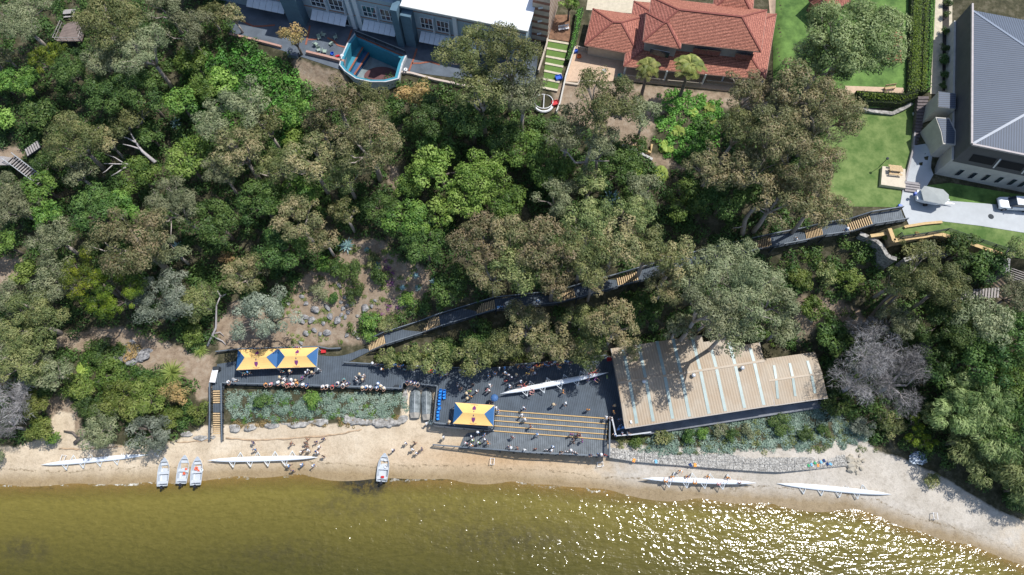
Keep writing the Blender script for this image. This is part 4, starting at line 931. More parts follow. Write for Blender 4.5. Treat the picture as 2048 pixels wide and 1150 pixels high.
# ------------------------------------------------------------ boardwalk, ramp and stairs
deckm = mat('boardwalk_planks', (.078, .10, .125), .75, .18, .6, 0, stripes=(.28, R(8)), sdepth=.35)
deckl = mat('ramp_planks', (.15, .172, .19), .8, .22, .8, 0, stripes=(.3, R(-4)), sdepth=.4)
darkm = mat('dark_timber', (.03, .037, .045), .8, .2, 3)
railm = mat('rail_timber', (.12, .145, .17), .6, .15, 4)
treadm = mat('tread_timber', (.50, .36, .20), .8, .2, 4, .2)
yellm = mat('yellow_nosing', (.52, .35, .15), .7, .12, 3)
concw = mat('pale_concrete', (.42, .41, .39), .85, .15, 1.2, .3, 8)
DZ = 3.4; LZ = 2.6
def W(px, py, z=DZ): return P(px, py, z)
deck = thing('boardwalk', 'long dark grey timber boardwalk above the beach with the crowd on it', 'boardwalk', W(800, 750))
UP = [(436, 705), (478, 700), (560, 697), (640, 695), (660, 699), (684, 698), (734.6, 686.3), (738, 703), (690, 727), (739, 730), (800, 734), (920, 738), (1040, 731), (1142, 722), (1215, 712), (1236, 716), (1258, 868), (1229, 874), (1222, 836), (990, 820), (986, 860), (869, 849), (876, 775), (812, 768), (807, 768), (805, 780), (670, 774.5), (449, 769), (446, 780), (424, 780), (428, 740), (434, 735)]
up = PL(UP, DZ)
MB().prism(up, DZ-.12, DZ).build('decking', deckm, deck)
inn = MB(); n = len(up)
for i in range(n):
    a, b = up[i], up[(i+1) % n]
    inn.bar((a[0], a[1], DZ-.22), (b[0], b[1], DZ-.22), .08, .26)
inn.build('edge_beam', darkm, deck)
for i in range(18, n):
    a, b = Vector(up[i]), Vector(up[(i+1) % n]); L_ = (b-a).length; k = max(1, int(L_/3))
    for j in range(k):
        q = a+(b-a)*(j+.5)/k; zz = Zt(q.x, q.y)
        if zz < DZ-.4: MB().box((q.x, q.y, (zz+DZ-.36)/2-.1), (.2, .2, DZ-.16-zz)).build('post', darkm, deck)
def rail(label, pts, h=1.0, name='railing', group='boardwalk railings', w=.17, m=None, step=1.8, infill=True):
    """handrail with posts and horizontal battens along a 3-D polyline given at floor level"""
    m = m or railm; pts = [Vector(p) for p in pts]
    t = thing(name, label, 'railing', pts[0], 0, group)
    top = MB(); mid = MB(); up_ = Vector((0, 0, 1))
    for a, b in zip(pts, pts[1:]):
        top.bar(a+up_*h, b+up_*h, w, .06)
        if infill:
            for z in (.25, .5, .75): mid.bar(a+up_*z*h, b+up_*z*h, .035, .09)
        L_ = (b-a).length; k = max(1, round(L_/step))
        for j in range(k+1):
            
            if j == k and b is not pts[-1]: continue
            q = a+(b-a)*j/k; MB().box(q+up_*(h/2-.1), (.09, .09, h+.1)).build('post', darkm, t)
    top.build('top_rail', m, t); pass
    if infill: mid.build('battens', darkm, t)
    return t
V3 = lambda pts, z: [P(a, b, z) for a, b in pts]
rail('railing along the lower edge of the upper boardwalk above the saltbush bed', V3([(449, 768), (560, 771), (670, 774), (805, 779), (807, 768), (815, 767.5), (876, 774), (869, 847), (986, 859)], DZ))
rail('railing along the top edge behind the twin marquees', V3([(436, 706), (478, 701), (560, 698), (640, 696), (660, 700), (684, 699)], DZ))
rail('short railing from the boardwalk fork along the olive trees', V3([(690, 727), (739, 730), (800, 734), (920, 738)], DZ))
rail('railing behind the orange shirted crowd at the top edge', V3([(1030, 732), (1142, 722.5), (1212, 713)], DZ))
rail('tall fence closing the right end of the wide ramp', V3([(1217, 836), (1216, 914)], LZ), 1.7, 'fence', w=.22)
rail('long fence along the beach edge of the wide ramp', [P(867, 891, 1.0), P(930, 896, 1.6), P(985, 900, 2.3), P(1050, 905, LZ), P(1216, 914, LZ)], 1.1, 'fence', w=.2)
rail('pale railing of the balcony corner beside the boathouse', V3([(1222, 836), (1230, 873), (1262, 871), (1300, 866)], DZ), 1.0, w=.2, m=mat('pale_rail', (.42, .44, .47), .5, .1, 3))
# wide steps
ws = thing('wide_steps', 'five wide dark steps with yellow edges down to the boat ramp', 'steps', W(1100, 850))
A0, A1, B0, B1 = [P(a, b, DZ) for a, b in ((990, 820.5), (988, 862.5), (1216, 837), (1214, 880))]
for k in range(5):
    z = DZ-.16*(k+1); a = A0.lerp(A1, k/4.2); b = B0.lerp(B1, k/4.2); c = A0.lerp(A1, (k+1)/4.2); d = B0.lerp(B1, (k+1)/4.2)
    if k < 4:
        s = MB().prism([a.xy, b.xy, d.xy, c.xy], z-.3, z).build('step', deckl, ws)
    nz = z+.16
    q = MB().bar((a.x, a.y, nz-.02), (b.x, b.y, nz-.02), .15, .07).build('yellow_edge', yellm, ws)
rp = thing('boat_ramp', 'broad weathered plank boat ramp between the yellow edged steps and the beach', 'ramp', P(1100, 890, LZ))
MB().prism([P(a, b, LZ).xy for a, b in ((986, 863), (1214, 881), (1217, 915), (1050, 906), (985, 900))], LZ-.25, LZ).build('decking', deckl, rp)
a, b, c, d = P(986, 863, LZ), P(985, 900, LZ), P(918, 897, 1.45), P(930, 866, 1.45)
r_ = MB(); r_.add([a, b, c, d, a-Vector((0, 0, .2)), b-Vector((0, 0, .2)), c-Vector((0, 0, .2)), d-Vector((0, 0, .2))], [(0, 1, 2, 3), (7, 6, 5, 4), (0, 4, 5, 1), (1, 5, 6, 2), (2, 6, 7, 3), (3, 7, 4, 0)]); r_.build('sloping_end', deckl, rp)
for k in range(8):
    q = P(1000+k*28, 903+k*1.3, LZ); MB().box((q.x, q.y, 1.7), (.18, .18, 1.5)).build('post', darkm, rp)
solo('retaining_wall', MB().prism(PL([(866, 849), (868, 851), (988, 862), (988, 859.5)], 3.0), 1.2, 3.05), concw, 'low pale concrete wall under the single marquee', 'wall')
def flight(a, b, w, n, parent, name='flight', tm=None):
    a, b = Vector(a), Vector(b); d = (b-a); h = d.z; d.z = 0; L_ = d.length; d /= L_; s = Vector((-d.y, d.x, 0))
    rz = math.atan2(d.y, d.x); tr = MB()
    for k in range(n):
        q = a+d*L_*(k+.5)/n; q.z = a.z+h*(k+1)/n if h > 0 else a.z+h*(k)/n
        tr.box(q-Vector((0, 0, .03)), (L_/n*.62, w, .06), rz)
    f = tr.build(name, tm or treadm, parent)
    st = MB()
    for sg in (-1, 1): st.bar(a+s*sg*w*.5-Vector((0, 0, .12)), b+s*sg*w*.5-Vector((0, 0, .12)), .08, .3)
    st.bar(a-Vector((0, 0, .2)), b-Vector((0, 0, .2)), w, .05)
    st.build('stringer', darkm, f)
    return f
NODES = [(737, 694.5, 3.4), (770, 680, 5.2), (844, 656.5, 5.2), (880, 643, 7.0), (953, 621, 7.0), (990, 610, 8.8), (1114, 597, 8.8), (1150, 587, 10.4), (1234, 564, 10.4), (1276, 552, 12), (1392, 519, 12), (1505, 492, 12.3), (1543, 484, 14), (1611, 471, 14), (1645, 462, 15.6), (1695, 455, 15.6), (1743, 440, 17.15), (1806, 430, 17.15)]
nd = [P(*q) for q in NODES]
hs = thing('hillside_stairway', 'long dark stairway with tan treads climbing the hillside from the boardwalk to the road', 'stairway', nd[0])
WD = 1.75; flights = (0, 2, 4, 6, 8, 11, 13, 15)
lft = []; rgt = []
for i, q in enumerate(nd):
    a = nd[max(i-1, 0)]; b = nd[min(i+1, len(nd)-1)]; d = (b-a); d.z = 0; d.normalize(); s = Vector((-d.y, d.x, 0))
    lft.append(q+s*(WD/2+.12)); rgt.append(q-s*(WD/2+.12))
for i in range(len(nd)-1):
    if i in flights: flight(nd[i], nd[i+1], WD, 11 if i != 8 else 10, hs)
    else:
        z = nd[i].z
        k0 = [lft[i], lft[i+1], rgt[i+1], rgt[i]]
        MB().prism([q.xy for q in k0], lambda p, i=i: (nd[i].z if (Vector(p)-nd[i].xy).length < (Vector(p)-nd[i+1].xy).length else nd[i+1].z)-.2, lambda p, i=i: (nd[i].z if (Vector(p)-nd[i].xy).length < (Vector(p)-nd[i+1].xy).length else nd[i+1].z)).build('landing', deckm if i < 16 else deckl, hs)
sp = MB()
for i, q in enumerate(nd):
    for e in (lft[i], rgt[i]):
        zz = Zt(e.x, e.y)
        if zz < q.z-.3: sp.box((e.x, e.y, (zz+q.z)/2-.3), (.16, .16, q.z-zz+.3))
sp.build('support_posts', darkm, hs)
def railpart(pts, h=1.0):
    top = MB(); rest = MB(); u = Vector((0, 0, 1))
    for a, b in zip(pts, pts[1:]):
        top.bar(a+u*h, b+u*h, .14, .06)
        for z in (.2, .45, .7): rest.bar(a+u*z, b+u*z, .035, .09)
        k = max(1, round((b-a).length/1.6))
        for j in range(k+1): rest.box(a+(b-a)*j/k+u*.45, (.08, .08, 1.0))
    o = top.build('handrail', railm, hs); rest.build('balusters', darkm, o)
railpart(lft); railpart(rgt[:])
# stairs down to the beach at the left
bs = thing('beach_stairs', 'narrow stairs with tan treads from the boardwalk down to the left beach', 'stairs', P(436, 780, DZ))
s0, s1, s2, s3 = P(435.5, 780, 3.4), P(436, 807, 2.7), P(436, 825, 2.7), P(436, 878, 1.15)
flight(s0, s1, 1.5, 6, bs); flight(s2, s3, 1.55, 12, bs)
MB().prism([P(426, 807, 2.7).xy, P(446, 807, 2.7).xy, P(446, 825, 2.7).xy, P(426, 825, 2.7).xy], 2.5, 2.7).build('landing', deckm, bs)
for dx in (-11.5, 11.5):
    pts = [P(435.5+dx, 768, 3.4), P(436+dx, 807, 2.7), P(436+dx, 825, 2.7), P(436+dx*1.1, 882, 1.0)]; top = MB(); rest = MB(); u = Vector((0, 0, 1))
    for a, b in zip(pts, pts[1:]):
        top.bar(a+u, b+u, .2, .07)
        for z in (.3, .6): rest.bar(a+u*z, b+u*z, .04, .08)
        for j in range(5): rest.box(a+(b-a)*j/4+u*.4, (.08, .08, 1.2))
    o = top.build('handrail', railm, bs); rest.build('balusters', darkm, o)
# bush stairs and platform at the left
bu = thing('bush_stairs', 'old grey timber stairs in the bush at the left edge', 'stairs', G(50, 340))
grey_t = mat('weathered_timber', (.30, .275, .26), .85, .2, 3)
flight(P(84, 364, 10.2), P(22, 317, 12.4), 1.6, 14, bu, tm=grey_t)
MB().prism(PL([(-40, 318), (5, 312), (28, 316), (20, 330), (-40, 330)], 12.4), 12.25, 12.4).build('landing', grey_t, bu)
for pts in (([P(90, 357, 10.3), P(30, 311, 12.5)]), ([P(76, 370, 10.3), P(10, 321, 12.5)])):
    q = MB(); u = Vector((0, 0, .9))
    q.bar(pts[0]+u, pts[1]+u, .1, .06); q.bar(pts[0]+u*.5, pts[1]+u*.5, .05, .05)
    for j in range(6): q.box(pts[0].lerp(pts[1], j/5)+u*.5, (.08, .08, .95))
    q.build('handrail', mat('steel_rail', (.35, .38, .4), .4, .1, 3), bu)
b2 = thing('bush_walkway', 'short grey slatted walkway end beside the bare bush at the left', 'walkway', G(65, 296))
flight(P(52, 306, 12.0), P(78, 288, 12.6), 1.5, 6, b2, tm=grey_t)
pf_ = thing('lookout_platform', 'brown timber platform half hidden by gums at the upper left', 'platform', P(140, 65, 15.6))
MB().prism(PL([(113, 82), (163, 82), (172, 48), (146, 42), (128, 50)], 16), 15.8, 16.0).build('decking', mat('brown_planks', (.20, .155, .135), .85, .2, 1.5, stripes=(.3, R(80)), sdepth=.4), pf_)
q = MB()
for a, b in (((112, 83), (163, 83)), ((163, 83), (173, 48)), ((112, 83), (127, 49))):
    a, b = P(*a, 16), P(*b, 16); u = Vector((0, 0, 1)); q.bar(a+u, b+u, .08, .06); q.bar(a+u*.5, b+u*.5, .05, .05)
    for j in range(5): q.box(a.lerp(b, j/4)+u*.5, (.07, .07, 1))
q.build('railing', grey_t, pf_)
for a in ((114, 81), (140, 81), (161, 81), (130, 52)): e = P(*a, 15.8); MB().box((e.x, e.y, 14.6), (.2, .2, 2.4)).build('post', darkm, pf_)
def bench(px, py, z, rz, label, name='bench', m=None, table=False, L_=1.8, on=None):
    m = m or treadm; c = P(px, py, z); t = thing(name, label, 'bench' if not table else 'picnic table', c, rz)
    def bx(nm, *bs_):
        q = MB()
        for cc, d in bs_: q.box(cc, d)
        me = q.mesh(nm); o = meshobj(nm, me, m, t)
    if table:
        bx('tabletop', *[((0, y, .74), (L_, .14, .04)) for y in (-.3, -.15, 0, .15, .3)])
        for s in (-1, 1): bx('seat', ((0, s*.72, .44), (L_, .28, .04)))
        for s in (-1, 1): bx('leg', ((s*L_*.35, 0, .36), (.09, .5, .7)), ((s*L_*.35, 0, .38), (.07, 1.6, .06)))
    else:
        bx('seat', *[((0, y, .45), (L_, .12, .04)) for y in (-.2, -.05, .1)])
        bx('backrest', *[((0, .26, z_), (L_, .04, .1)) for z_ in (.62, .76, .9)])
        for s in (-1, 1): bx('leg', ((s*L_*.42, .02, .22), (.08, .45, .44)), ((s*L_*.42, .26, .5), (.06, .06, .9)))
    return t
bench(143, 30, 15.2, .1, 'weathered picnic table above the brown lookout platform', 'picnic_table', grey_t, True, 2.0)

# ------------------------------------------------------------ boathouse
rf = mat('tan_roof_sheet', (.40, .295, .19), .55, .12, .25, 0, stripes=(.42, R(8.6)), sdepth=.18, col2=(.36, .30, .225))
skl = mat('skylight_sheet', (.27, .345, .33), .35, .1, 1)
capm = mat('roof_cap_metal', (.36, .29, .21), .5, .08, 2)
wallm = mat('boathouse_wall', (.20, .22, .24), .8, .12, 1)
EZ = 6.6; RZ = 7.1
bh = thing('boathouse', 'long boathouse with tan ribbed metal roof and pale skylight strips', 'boathouse', P(1430, 770, 3.4))
bl, br = P(1250.5, 857, EZ), P(1536, 812.5, EZ); tl = P(1222, 697, EZ); ux = (br-bl).normalized(); uy = (tl-bl); Ly = uy.length; uy.normalize(); Lx = (br-bl).length
def rz_(q):     # roof height from distance across the slope
    v = (Vector((q[0], q[1]))-bl.xy).dot(uy.xy)/Ly
    return EZ+(RZ-EZ)*(1-abs(v-.55)/.55 if v < .55 else 1-(v-.55)/.45)
def RP(u, v): q = bl+ux*u*Lx+uy*v*Ly; return Vector((q.x, q.y, rz_(q)))
def uv(px, py):
    q = P(px, py, 6.85); d = q.xy-bl.xy; a = np.array([[ux.x*Lx, uy.x*Ly], [ux.y*Lx, uy.y*Ly]]); r = np.linalg.solve(a, np.array(d)); return float(r[0]), float(r[1])
def roofpiece(poly, th=.1):
    q = MB(); n = len(poly); V = [RP(*p) for p in poly]
    q.add([v for v in V]+[v-Vector((0, 0, th)) for v in V], [tuple(range(n)), tuple(range(2*n-1, n-1, -1))]+[(i, n+i, n+(i+1) % n, (i+1) % n) for i in range(n)]); return q
u1 = uv(1404, 669)[0]; u2 = uv(1458, 672)[0]; v2 = uv(1457, 676)[1]; v3 = uv(1517, 685)[1]; u3 = uv(1520, 690)[0]; u3 = max(u3, uv(1536, 765)[0])
roofpiece([(0, 0), (1, 0), (u3, .0), (u3, .55), (0, .55)] if False else [(0, 0), (u3, 0), (u3, .55), (0, .55)]).build('roof', rf, bh)
roofpiece([(0, .55), (u3, .55), (u3, v3), (u2, v3), (u2, v2), (u1, v2), (u1, 1.0), (0, 1.0)]).build('roof', rf, bh)
q = MB(); a, b = RP(0, .55), RP(u3, .55); q.bar(a+Vector((0, 0, .05)), b+Vector((0, 0, .05)), .35, .05); q.build('ridge_cap', capm, bh)
q = MB()
for a, b in (((0, 0), (u3, 0)), ((0, 0), (0, 1)), ((u3, .0), (u3, v3))): q.bar(RP(*a)-Vector((0, 0, .05)), RP(*b)-Vector((0, 0, .05)), .14, .18)
q.build('gutter', mat('roof_edge_trim', (.30, .27, .24), .5, .1, 2), bh)
W0 = MB()
def quadp(p): return [(bl+ux*u*Lx+uy*v*Ly).xy for u, v in p]
W0.prism(quadp([(.03, .07), (u3-.005, .07), (u3-.005, v3-.02), (.03, .97 if False else v3)]), 2.2, EZ-.12)
W0.build('walls', wallm, bh)
q = MB()
for k in range(5):
    a = bl+ux*Lx*.029+uy*Ly*(.12+.17*k); c = a+uy*Ly*.13
    q.bar((a.x, a.y, 4.8), (c.x, c.y, 4.8), .12, 2.7)
q.build('roller_doors', mat('white_door', (.55, .58, .6), .6, .1, 2), bh)
# annex
AE = 6.2; a0 = P(1536, 813, AE); a1 = P(1655.6, 796, AE); a2 = P(1630, 704, AE); a3 = P(1527.6, 718, AE)
def ar(p, q, t): return p.lerp(q, t)
m0, m1 = a0.lerp(a3, .52)+Vector((0, 0, .4)), a1.lerp(a2, .52)+Vector((0, 0, .4))
for nm, pl in (('roof', (a0, a1, m1, m0)), ('roof', (m0, m1, a2, a3))):
    q = MB(); dn = Vector((0, 0, -.1)); q.add(list(pl)+[p+dn for p in pl], [(0, 1, 2, 3), (7, 6, 5, 4), (0, 4, 5, 1), (1, 5, 6, 2), (2, 6, 7, 3), (3, 7, 4, 0)]); q.build(nm, rf, bh)
MB().bar(m0+Vector((0, 0, .04)), m1+Vector((0, 0, .04)), .3, .05).build('ridge_cap', capm, bh)
MB().bar(a0-Vector((0, 0, .05)), a1-Vector((0, 0, .05)), .14, .16).build('gutter', MATS['roof_edge_trim'], bh)
c_ = (a0+a1+a2+a3)/4
MB().prism([(c_.lerp(p, .94)).xy for p in (a0, a1, a2, a3)], 2.3, AE-.1).build('walls', wallm, bh)
Z1 = lambda x, y: (1200+x/4.258, 660+y/4.258)
for t0, b0 in (((190, 165), (325, 793)), ((320, 112), (465, 775)), ((480, 92), (630, 752)), ((620, 72), (770, 735)), ((785, 60), (935, 710)), ((940, 140), (1075, 688)), ((1098, 105), (1238, 662)), ((1280, 155), (1398, 638))):
    (ua, va), (ub, vb) = uv(*Z1(*t0)), uv(*Z1(*b0)); um = (ua+ub)/2; s = .22/Lx*1.1
    q = MB()
    for v0, v1 in ((vb, .545), (.555, va)):
        V = [RP(um-s, v0), RP(um+s, v0), RP(um+s, v1), RP(um-s, v1)]; e = Vector((0, 0, .035)); q.add([v-e for v in V]+[v+e for v in V], [(4, 5, 6, 7), (0, 4, 7, 3), (1, 2, 6, 5), (0, 1, 5, 4), (3, 7, 6, 2)])
    q.build('skylight', skl, bh)
for x0, y0, x1, y1 in ((1462, 285, 1543, 585), (1602, 265, 1683, 565), (1762, 245, 1840, 540)):
    p, r = P(*Z1(x0, y0), 6.5), P(*Z1(x1, y1), 6.5)
    f = ((p.xy-a3.xy).dot((a2-a3).xy.normalized())/(a2-a3).length+(r.xy-a0.xy).dot((a1-a0).xy.normalized())/(a1-a0).length)/2
    tp, bt, mm = a3.lerp(a2, f), a0.lerp(a1, f), m0.lerp(m1, f); e = Vector((0, 0, .04)); q = MB()
    q.bar(tp.lerp(mm, .35)+e, mm+e, .4, .05); q.bar(mm+e, bt.lerp(mm, .25)+e, .4, .05); q.build('skylight', skl, bh)
for x, y in ((368, 445), (1202, 330), (788, 392)):
    uu, vv = uv(*Z1(x, y)); q = RP(uu, vv); b = MB(); b.lathe(q, [(.16, 0), (.17, .22), (.3, .3), (.34, .45), (.28, .6), (.12, .68)], 14); b.build('roof_vent', mat('vent_metal', (.62, .64, .66), .3, .1, 3, metal=.4), bh, smooth=True)
q = RP(*uv(*Z1(265, 783))); MB().box(q+Vector((0, 0, .12)), (.25, .45, .22), .2).build('roof_box', mat('white_metal', (.7, .7, .7), .5, .05, 2), bh)
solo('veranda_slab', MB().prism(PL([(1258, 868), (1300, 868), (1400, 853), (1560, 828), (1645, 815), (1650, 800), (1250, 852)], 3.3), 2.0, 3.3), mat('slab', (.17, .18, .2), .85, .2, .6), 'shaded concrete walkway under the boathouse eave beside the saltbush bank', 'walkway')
# ------------------------------------------------------------ gabion wall and rocks
gb = mat('gabion_stone', (.19, .18, .165), .9, .35, 7, 1.0, 9, col2=(.37, .355, .325), thr=(.4, .56))
gt = thing('gabion_wall', 'long pale wall of wire caged stones along the right beach', 'wall', P(1450, 925, 1.5))
gp = [(1219, 915), (1260, 922), (1320, 928), (1389, 933), (1450, 938), (1520, 943), (1560, 944), (1620, 939), (1695, 931)]; gq = [(1219, 895), (1260, 900), (1320, 904), (1380, 908), (1450, 908), (1520, 914), (1560, 915), (1620, 914), (1690, 909)]
g_ = random.Random(3)
for i in range(len(gp)-1):
    a, b, c, d = P(*gp[i], 2.05), P(*gp[i+1], 2.05), P(*gq[i+1], 2.05), P(*gq[i], 2.05)
    MB().prism([a.xy, b.xy, c.xy, d.xy], .4, 2.02).build('stone_cage', gb, gt)
st = MB()
for k in range(6500):
    i = g_.randrange(len(gp)-1); f = g_.random(); h = g_.random(); a = P(*gp[i], 2.05).lerp(P(*gp[i+1], 2.05), f); d = P(*gq[i], 2.05).lerp(P(*gq[i+1], 2.05), f); q = a.lerp(d, h); s = g_.uniform(.05, .12)
    st.box((q.x, q.y, 2.03), (s*1.5, s, s), g_.uniform(0, 3), ('X', g_.uniform(-.5, .5)))
tag(st.build('loose_stones', mat('gabion_pebble', (.2, .19, .17), .9, .35, 4, col2=(.48, .465, .43)), gt), kind='stuff')
wr = MB()
for i in range(len(gp)-1):
    for f in np.arange(0, 1, .25):
        a = P(*gp[i], 2.13).lerp(P(*gp[i+1], 2.13), f); d = P(*gq[i], 2.13).lerp(P(*gq[i+1], 2.13), f); wr.bar(a, d, .02, .02); wr.bar(a, (a.x, a.y, .6), .02, .02)
    wr.bar(P(*gp[i], 2.13), P(*gp[i+1], 2.13), .04, .04); wr.bar(P(*gp[i], 2.13).lerp(P(*gq[i], 2.13), .5), P(*gp[i+1], 2.13).lerp(P(*gq[i+1], 2.13), .5), .03, .03)
wr.build('wire_mesh', mat('galvanised_wire', (.17, .175, .18), .6, .1, 3), gt)
def rockmesh(name, seed, m, sq=.6):
    bm = bmesh.new(); bmesh.ops.create_icosphere(bm, subdivisions=3, radius=.5); g = random.Random(seed)
    pl = [(Vector((g.gauss(0, 1), g.gauss(0, 1), g.gauss(0, 1))).normalized(), g.uniform(.26, .46)) for _ in range(12)]
    for v in bm.verts:
        for n_, d_ in pl:
            k = v.co.dot(n_)
            if k > d_: v.co -= n_*(k-d_)*.9
        v.co += Vector((g.gauss(0, 1), g.gauss(0, 1), g.gauss(0, 1)))*.012; v.co.z *= sq
    me = bpy.data.meshes.new(name); bm.to_mesh(me); bm.free(); me.materials.append(m); return me
rk_g = mat('boulder_grey', (.13, .13, .14), .9, .35, 3, .7, 6, col2=(.27, .265, .26)); rk_l = mat('limestone', (.18, .17, .155), .9, .3, 2, .8, 5, col2=(.34, .325, .3)); rk_p = mat('pale_rubble', (.40, .36, .29), .9, .2, 2, .6, 6)
RM = {m.name: [rockmesh('boulder', s, m) for s in range(4)] for m in (rk_g, rk_l, rk_p)}
def rock(px, py, w_, h_, m, label, group, rz=0, zs=.8, name='boulder'):
    b = G(px, py); s = .082; me = RM[m.name][(int(px)+int(py)) % 4]
    o = meshobj(name, me); o.location = b+Vector((0, 0, min(w_, h_)*s*.12)); o.scale = (w_*s*1.1, h_*s*1.1, min(w_, h_)*s*zs*1.3); o.rotation_euler = (0, 0, -rz)
    return tag(o, label, 'rock', group)
Z2 = lambda x, y: (512+x/3, 384+y/3)
RK = [(275, 628, 12, 8, 'grey boulder at the top left of the rock garden'), (300, 670, 9, 11, 'grey boulder below the top left one'), (358, 708, 18, 16, 'broad grey boulder in the left of the rock garden'), (430, 692, 17, 11, 'wide grey boulder left of the neat round shrub'), (447, 748, 14, 13, 'grey boulder in the centre of the rock garden'), (488, 772, 16, 15, 'big grey boulder right of the centre one'),
      (295, 752, 16, 10, 'grey boulder in the left cluster, upper'), (275, 775, 15, 12, 'grey boulder in the left cluster, lower left'), (333, 770, 14, 18, 'tall grey boulder in the left cluster, right'), (404, 786, 12, 9, 'small grey boulder left of the big one'), (302, 850, 13, 13, 'squarish boulder lowest at the left'), (352, 830, 12, 11, 'boulder beside the squarish one'), (384, 852, 10, 8, 'small boulder in the lower row'), (428, 846, 17, 13, 'large boulder in the lower row'), (544, 860, 9, 9, 'small round boulder in the lower row'),
      (268, 906, 13, 8, 'flat boulder behind the twin marquees'), (655, 700, 17, 17, 'large boulder near the garden centre right'), (695, 686, 8, 9, 'small dark boulder right of the large one'), (578, 672, 8, 11, 'boulder beneath the neat round shrub'), (536, 632, 8, 10, 'boulder tucked left of the neat round shrub'), (512, 660, 9, 7, 'small boulder left below the round shrub'), (500, 562, 11, 9, 'boulder below the twin dark shrub'),
      (545, 680, 8, 8, 'upper boulder of the short chain'), (522, 700, 9, 10, 'second boulder of the short chain'), (552, 722, 9, 10, 'third boulder of the short chain'), (512, 738, 7, 9, 'fourth boulder of the short chain'), (537, 750, 10, 8, 'lowest boulder of the short chain'), (610, 742, 8, 7, 'small pale stone right of the chain'), (715, 652, 9, 6, 'flat dark stone by the sandy path'), (192, 665, 12, 10, 'pale boulder beside the silver tree'), (590, 845, 6, 15, 'long pale stone near the lowest flight'), (612, 872, 12, 6, 'flat pale stone near the lowest flight')]
for x, y, a, b, l in RK:
    rock(*Z2(x, y), a, b, rk_l if 'pale' in l else rk_g, l, 'boulders of the rock garden', (x % 7)*.3)
from mathutils import noise as mnoise
def ledge_rock(x, y, a, b, zs, l, m):
    c = G(x, y); bm = bmesh.new(); bmesh.ops.create_icosphere(bm, subdivisions=4, radius=.5); s = .083
    for v in bm.verts:
        p = Vector((v.co.x*a*s*1.1, v.co.y*b*s*1.1, v.co.z*min(a, b)*s*zs)); q = p+c; k = mnoise.fractal(q*1.1, 1, 2, 4); k2 = mnoise.noise(q*.7+Vector((9, 3, 1)))
        f = 1+.55*k2+.35*k; v.co = Vector((p.x*f, p.y*(1+.8*k2+.3*k), min(p.z*(1+.4*k), min(a, b)*s*zs*.32)+.12*k))
    me = bpy.data.meshes.new('boulder'); bm.to_mesh(me); bm.free(); me.materials.append(m)
    o = meshobj('boulder', me); o.location = c+Vector((0, 0, .05)); return tag(o, l, 'rock', 'limestone rocks along the beach')
for x, y, a, b, z, l in ((268, 708, 68, 34, .45, 'very large flat boulder with plants beside the dirt path'), (545, 852, 26, 10, .9, 'pale limestone ledge at the foot of the left bed, left'), (590, 849, 50, 9, .9, 'long pale limestone ledge below the left bed'), (640, 844, 34, 12, .8, 'limestone outcrop in the middle below the left bed'), (715, 842, 50, 15, .8, 'limestone outcrop below the left bed, right part'), (772, 847, 46, 15, 1.0, 'undercut limestone rock at the right end of the left bed'), (806, 838, 16, 12, .8, 'small limestone rock beside the covered boats'), (470, 856, 20, 12, .8, 'limestone rock at the foot of the beach stairs'), (500, 856, 22, 12, .8, 'second limestone rock right of the beach stairs'), (810, 790, 8, 22, .6, 'pale rock edging beside the covered boats'),
                         (404, 876, 26, 8, .6, 'flat pale stone left of the beach stairs'), (375, 868, 22, 10, .6, 'sandy stone left of the beach stairs'), (425, 874, 10, 7, .6, 'small sandy stone against the beach stairs')):
    ledge_rock(x, y, a, b, z, l, rk_l if x > 300 else rk_g)
g_ = random.Random(8)
WN = 'topmost upper left_hand right_hand inner outer middle lower bottom'.split()
for k in range(26):
    a = g_.uniform(0, 6.28); r = math.sqrt(g_.random()); x, y = 1711+r*17*math.cos(a), 927+r*20*math.sin(a); big = k in (3, 9, 14); s = g_.uniform(6, 9) if not big else 15
    rock(x, y, s*1.2, s, rk_p, 'largest pale stone of the rubble heap ending the gabion wall' if k == 3 else 'pale stone in the rubble heap that ends the gabion wall', 'rubble heap stones', a, 1.0)
for k, (x, y, a, b) in enumerate(((1648, 655, 16, 12), (1700, 668, 20, 14), (1622, 640, 12, 10), (1694, 722, 8, 24), (1672, 690, 22, 18), (1770, 660, 14, 10))):
    rock(x, y, a, b, rk_g, 'grey rock %s on the slope right of the boathouse' % ('second third fourth fifth sixth last'.split()[k]), 'rocks on the right hand slope', k)
# eroded sand ledges along the left beach
def ledge(pts, label):
    w_ = []
    for (a, b), (c, d) in zip(pts, pts[1:]):
        for k in range(6): w_.append((a+(c-a)*k/6, b+(d-b)*k/6+g_.uniform(-1.0, 1.0)))
    q = MB(); P3 = [G(*p) for p in w_]
    q.tube([p+Vector((0, 0, .0)) for p in P3], [g_.uniform(.07, .17) for _ in P3], 6)
    o = q.build('sand_ledge', mat('damp_sand_ledge', (.40, .29, .19), .95, .25, 2, .6, 6), smooth=True); tag(o, kind='structure')
ledge([(118, 897), (160, 899), (210, 896), (250, 893)], ''); ledge([(352, 885), (400, 882), (420, 880)], ''); ledge([(452, 877), (520, 881), (590, 876), (650, 872), (690, 866), (730, 857)], '')
